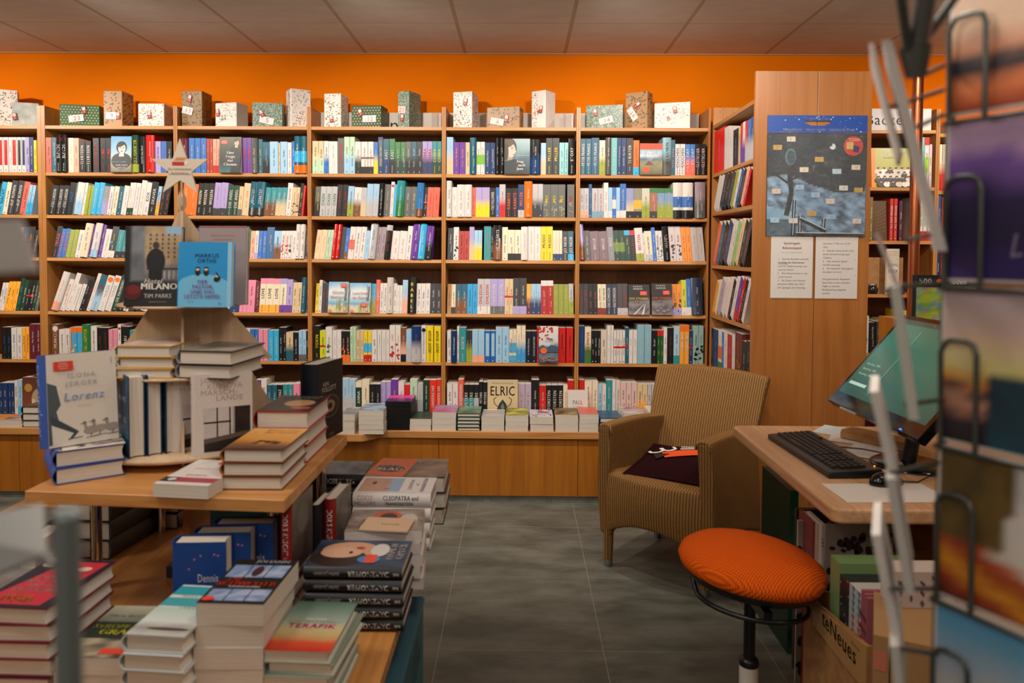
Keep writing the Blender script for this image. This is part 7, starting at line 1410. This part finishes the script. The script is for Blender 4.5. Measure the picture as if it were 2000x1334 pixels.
q = MB(); q.box(0, .5, 0, .21, 0.0005, ZK, '9a744a'); P = Pt(q, flatfn((0, -.0003, 0), (1, 0, 0), (0, 0, 1)), 1, 1, 0, .0003); P.line([(.03, ZK-.01), (.03, .1)], .003, '2a1c10'); P.rect(.0, ZK-.07, .024, ZK-.03, 'b86a54'); P.rect(.0, ZK-.2, .024, ZK-.14, 'b86a54')
tag(q.build('tall_carton', ('print',), matrix=Matrix.Translation((A2, 1.45, 0)) @ Matrix.Rotation(-.449, 4, 'Z')), 'closed brown carton below the desk, behind the postcard rack', 'box')

# ------------------------------------------------------------ big garden puzzle book before the right bookcase, on a low stand
A, B_ = at(1785, 600, Y=3.0), at(1860, 600, Y=3.0)
def c_gard(P):
    w, h = P.w, P.h; P.img(0, 0, w, h*.74, 14, 12, lambda a, b: mix(mix('4a7a2c', 'c8c840', fb(a*6, b*6, 1)), ('b84a5a' if fb(a*5, b*5, 9) > .6 else '3a6ab0'), .55 if fb(a*7+3, b*7, 4) > .62 else 0)); P.rect(0, h*.74, w, h, '15181a'); P.text('500', w*.14, h*.87, h*.12, 'w', bold=.04); P.text('Stauden', w*.6, h*.86, h*.1, 'w', mx=w*.5, shear=.2); P.ell(w*.35, h*.87, w*.04, h*.05, 'd8502a', 10)
zg0 = at(1785, 627, Y=3.0).z; book('garden_book', 'large garden book with black top band and flower picture beside the copper pipe', 'face', ((A.x+B_.x)/2+.05, 3.0, zg0), w=B_.x-A.x+.1, h=at(1785, 537, Y=3.0).z-zg0, t=.03, col='15181a', front=c_gard, child=False)
q = MB(); q.box(A.x-.02, A.x+.5, 2.985, 3.25, 0, zg0-.001, 'w'); tag(q.build('display_plinth', ('panel',)), 'dark wooden plinth carrying the large garden book', 'stand')

# ------------------------------------------------------------ postcard rack, near right
RX, RY = .60, .44
rk = empty('postcard_rack', (RX, RY, 0), 0, 'grey wire postcard rack filling the right edge of the photo', 'rack')
def rkp(nm, m, fnb):
    q = MB(); fnb(q); o = q.build(nm, (m,)); o.parent = rk; o.matrix_parent_inverse = Matrix.Translation(rk.location).inverted(); return o
PE = at(1838, 700, Y=.70); PE = Vector((PE.x, .70)); dirn = Vector((.485, -.875)).normalized()      # card plane: starts at PE, comes nearer to the right
nrm = Vector((dirn.y, -dirn.x)); nrm = nrm if nrm.dot(Vector((0, 0))-PE) > 0 else -nrm
def cp(s, z, k=0): v = PE+dirn*s+nrm*k; return (v.x, v.y, z)
ZC_ = [at(1838, y, Y=.70).z for y in (-90, 238, 557, 866, 1165, 1480)]
def sunset1(a, b): return g3([(0, '8a3018'), (.1, 'c86a3c'), (.17, 'd07848'), (.22, '1c1a24'), (.31, '1c1a24'), (.36, 'b87a5c'), (.5, 'c8a890'), (1, 'bcae9c')], b+(fb(a*3, b*2, 1)-.5)*.1)
def purple(a, b): return g3([(0, '2a1a5c'), (.3, '1c1438'), (.5, '241a48'), (.62, '5a4080'), (.75, '6a4a94'), (.82, 'a88ab0'), (1, 'a894b0')], b+(fb(a*3, b*3, 2)-.5)*.16)
def dusk(a, b): return g3([(0, '141018'), (.15, '2a1c28'), (.28, 'b8846a'), (.36, '3a2a30'), (.42, 'd88a3a'), (.52, 'e0c080'), (.75, 'b8a09a'), (1, '9a8a94')], b+(fb(a*3, b*3, 4)-.5)*.1) if not (a > .35 and b < .45) else mix('0c4a5c', '1a2030', fb(a*3, b*3, 3))
def tree_(a, b): return (mix('3a2c14', '6a5424', fb(a*6, b*6, 3)) if (b > .42 and a < .5+.2*fb(b*6, 1, 2)) else (g3([(0, '1c0e08'), (.14, '8a2c10'), (.25, 'c8841c'), (.38, '8a3014'), (.46, 'a84a20'), (.5, 'b8b0a8'), (1, 'b4b4b8')], b+.25*a*(1 if b < .6 else 0)+(fb(a*4, b*4, 1)-.5)*.12)))
def beach(a, b): return g3([(0, 'c8b8a0'), (.4, 'b8b4b0'), (.6, '9aa4b0'), (.85, '5a94b8'), (1, '4a8ab8')], b+(fb(a*2, b*2, 5)-.5)*.1)
CARDS = [(sunset1, 'postcard of black horizon and orange glow at the top of the rack', ''), (purple, 'purple evening postcard with faint white script', 'Love'), (dusk, 'postcard of pale dusk sky over a dark figure', ''), (tree_, 'postcard with a dark tree over red and yellow hills', ''), (beach, 'postcard of pale blue sky at the bottom right', '')]
for i, (f, lab, tx) in enumerate(CARDS):
    z1_ = ZC_[i]; z0_ = ZC_[i+1]+.004; hh = z1_-z0_; lw = .112
    q = MB(); q.prism([(0, 0), (lw, 0), (lw, hh), (0, hh)], -.0045, 0, lambda u, v, d: Vector(cp(u, z0_+v, d)), 'dcd6d0')
    fn = lambda u, v, k: Vector(cp(u, z0_+v, k+.0002)); P = Pt(q, fn, lw, hh, 0, .0002)
    P.img(.003, .003, lw-.003, hh-.004, 12, 16, lambda a, b: tuple(min(.86, x*1.5+.01) for x in hx(f(a, b))))
    if tx: P.text('Love', lw*.72, hh*.24, .02, '8c84a4', 8, mx=.05, shear=.4)
    org = cp(0, z0_); me = q.build('postcard', ('print',), origin=org); tag(me, lab, 'postcard', 'postcards facing left of the rack')
# wires of that face: double upright and hoops in front of each card
rkp('upright', 'wire', lambda q: q.tube([cp(-.004, ZC_[0]+.3, -.012), cp(-.004, 0.05, -.012)], .0045, 10))
rkp('upright', 'wire', lambda q: q.tube([cp(.118, ZC_[0]+.3, -.012), cp(.118, 0.05, -.012)], .0045, 10))
for i in range(1, 6):
    zt_ = (ZC_[i-1]-ZC_[i])*.52+ZC_[i] if i < 5 else ZC_[5]+.08
    zt_ = {1: at(1850, 28, Y=.68).z, 2: at(1850, 345, Y=.68).z, 3: at(1850, 665, Y=.68).z, 4: at(1850, 968, Y=.68).z, 5: at(1850, 1275, Y=.68).z}[i]
    zb_ = ZC_[i]-.0
    rkp('card_holder', 'wire', lambda q: q.tube([cp(.003, zb_, .002), cp(.003, zt_-.012, .006), cp(.008, zt_-.002, .006), cp(.014, zt_, .006), cp(.026, zt_, .006), cp(.033, zt_-.003, .006), cp(.036, zt_-.012, .006), cp(.036, zb_, .004)], .0025, 8))
    rkp('card_ledge', 'wire', lambda q: q.tube([cp(-.004, zb_, -.012), cp(-.002, zb_-.002, .004), cp(.11, zb_-.002, .004), cp(.118, zb_, -.012)], .0022, 8))
# the other face of the rack, its cards seen edge-on further left
def edgecard(pxt, pyt, pxb, pyb, Y, lab, th=.004, wy=.10, col='d8d3cf', nm='postcard', f=None):
    a = at(pxt, pyt, Y=Y); b = at(pxb, pyb, Y=Y); d = Vector((a.x/Y, 1, 0)); d = Vector(((a.x+b.x)/2/Y, 1, 0)).normalized()
    q = MB(); t = Vector((th, 0, 0)); o = b; pts = [b, b+t, a+t, a]
    back_ = d*wy; vs = pts+[p+back_ for p in pts]
    q.mesh([v-b for v in vs], [(0, 1, 2, 3), (7, 6, 5, 4), (0, 4, 5, 1), (1, 5, 6, 2), (2, 6, 7, 3), (3, 7, 4, 0)], col)
    tag(q.build(nm, ('matte',), origin=(0, 0, 0), matrix=Matrix.Translation(b)), lab, 'postcard', 'postcards seen edge-on in the rack')
edgecard(1697, 84, 1755, 300, .67, 'outermost of two white card edges at the upper left of the rack', .004)
edgecard(1722, 78, 1832-2, 490, .64, 'long white card edge slanting across the baking sign', .009)
edgecard(1706, 455, 1752, 570, .66, 'pinkish card edge beginning below the calendar', .005, col='d0bcb8')
edgecard(1738, 560, 1775, 820, .64, 'long grey-white card edge crossing the monitor', .009, col='cfcfc8')
edgecard(1698, 765, 1738, 940, .66, 'white pointed card edge beside the monitor stand', .008)
edgecard(1730, 935, 1768, 1160, .64, 'card edge crossing the desk front', .008, col='c8c6c0')
edgecard(1702, 1045, 1745, 1260, .66, 'white pointed card edge in front of the cardboard box', .008)
edgecard(1738, 1262, 1752, 1400, .64, 'lowest card edge, cut off by the bottom of the photo', .008, col='c8c6c0')
def wire_px(pts, r=.0022, Y=.655, nm='card_ledge'):
    rkp(nm, 'wire', lambda q: q.tube([tuple(at(px, py, Y=Y+(dy if True else 0))) for px, py, dy in pts], r, 8))
for pts in ([(1738, 208, 0), (1760, 203, .0), (1842, 176, .05)], [(1790, 248, 0), (1842, 225, .04)], [(1795, 150, 0), (1842, 128, .04)], [(1772, 470, -.01), (1842, 452, .04)], [(1728, 570, 0), (1760, 560, 0), (1842, 553, .05)],
            [(1770, 790, 0), (1842, 780, .04)], [(1738, 925, 0), (1842, 900, .05)], [(1742, 1150, 0), (1842, 1150, .05)], [(1745, 1265, 0), (1842, 1280, .05)]): wire_px(pts)
# upper arm: steel tube coming down from top to the hub, left of the uprights
rkp('top_arm', 'metal', lambda q: q.tube([tuple(at(1818, -60, Y=.60)), tuple(at(1790, 95, Y=.64))], .0095, 14))
rkp('top_arm', 'wire', lambda q: q.tube([tuple(at(1756, -30, Y=.60)), tuple(at(1775, 110, Y=.64))], .004, 10))
rkp('hub', 'wire', lambda q: q.tube([tuple(at(1788, 92, Y=.64)), tuple(at(1789, 150, Y=.64))], [.013, .008], 14))
rkp('centre_pole', 'wire', lambda q: q.tube([(RX, RY, .03), (RX, RY, 2.2)], .014, 16))
rkp('rack_foot', 'wire', lambda q: q.lathe([(.22, .0005), (.22, .012), (.03, .03), (.0001, .031)], 32, c=(RX, RY, 0)))
for z in (.35, 1.0, 1.55, 2.1): rkp('spoke', 'wire', lambda q: q.tube([(RX, RY, z), cp(.118, z, -.012)], .003, 8))
rkp('spoke', 'wire', lambda q: q.tube([(RX, RY, 2.1), tuple(at(1790, 100, Y=.64))], .004, 8))

# ------------------------------------------------------------ blurred metal stand, near left
YL = .36
sd = empty('metal_leaflet_stand', (at(130, 1100, Y=YL).x, YL, 0), 0, 'blurred grey metal leaflet stand at the lower left edge', 'stand')
def sdp(nm, m, fnb):
    q = MB(); fnb(q); o = q.build(nm, (m,)); o.parent = sd; o.matrix_parent_inverse = Matrix.Translation(sd.location).inverted(); return o
x_ = at(132, 1100, Y=YL).x; zt_ = at(132, 992, Y=YL).z
sdp('pole', 'polegrey', lambda q: (q.tube([(x_, YL, .02), (x_, YL, zt_-.004)], .0062, 18), q.lathe([(.0062, zt_-.004), (.005, zt_-.001), (.0001, zt_)], 18, c=(x_, YL, 0))))
sdp('foot', 'metal', lambda q: q.lathe([(.12, .0005), (.12, .01), (.01, .02), (.0001, .021)], 32, c=(x_, YL, 0)))
def quadslab(q, pts, d):
    P0 = [at(px, py, Y=yy) for px, py, yy in pts]; n = (P0[1]-P0[0]).cross(P0[2]-P0[0]).normalized()*d
    q.mesh(P0+[p+n for p in P0], [(0, 1, 2, 3), (7, 6, 5, 4), (0, 4, 5, 1), (1, 5, 6, 2), (2, 6, 7, 3), (3, 7, 4, 0)], 'a9a4a2')
sdp('leaflet_tray', 'metal', lambda q: quadslab(q, [(-160, 1190, .36), (92, 1090, .40), (84, 990, .42), (-160, 1040, .38)], .004))
sdp('tray_arm', 'metal', lambda q: q.tube([tuple(at(85, 1085, Y=.40)), (x_, YL, at(130, 1120, Y=YL).z)], .003, 8))
s2 = MB(); quadslab(s2, [(-160, 545, .34), (78, 532, .35), (48, 432, .355), (-160, 440, .345)], .003)
sdp('upper_plate', 'greyp', lambda q: quadslab(q, [(-160, 545, .34), (78, 532, .35), (46, 430, .355), (-160, 440, .345)], .003))
sdp('rear_pole', 'metal', lambda q: q.tube([(at(-130, 600, Y=.35).x, .35, .02), tuple(at(-130, 440, Y=.35))], .005, 12))
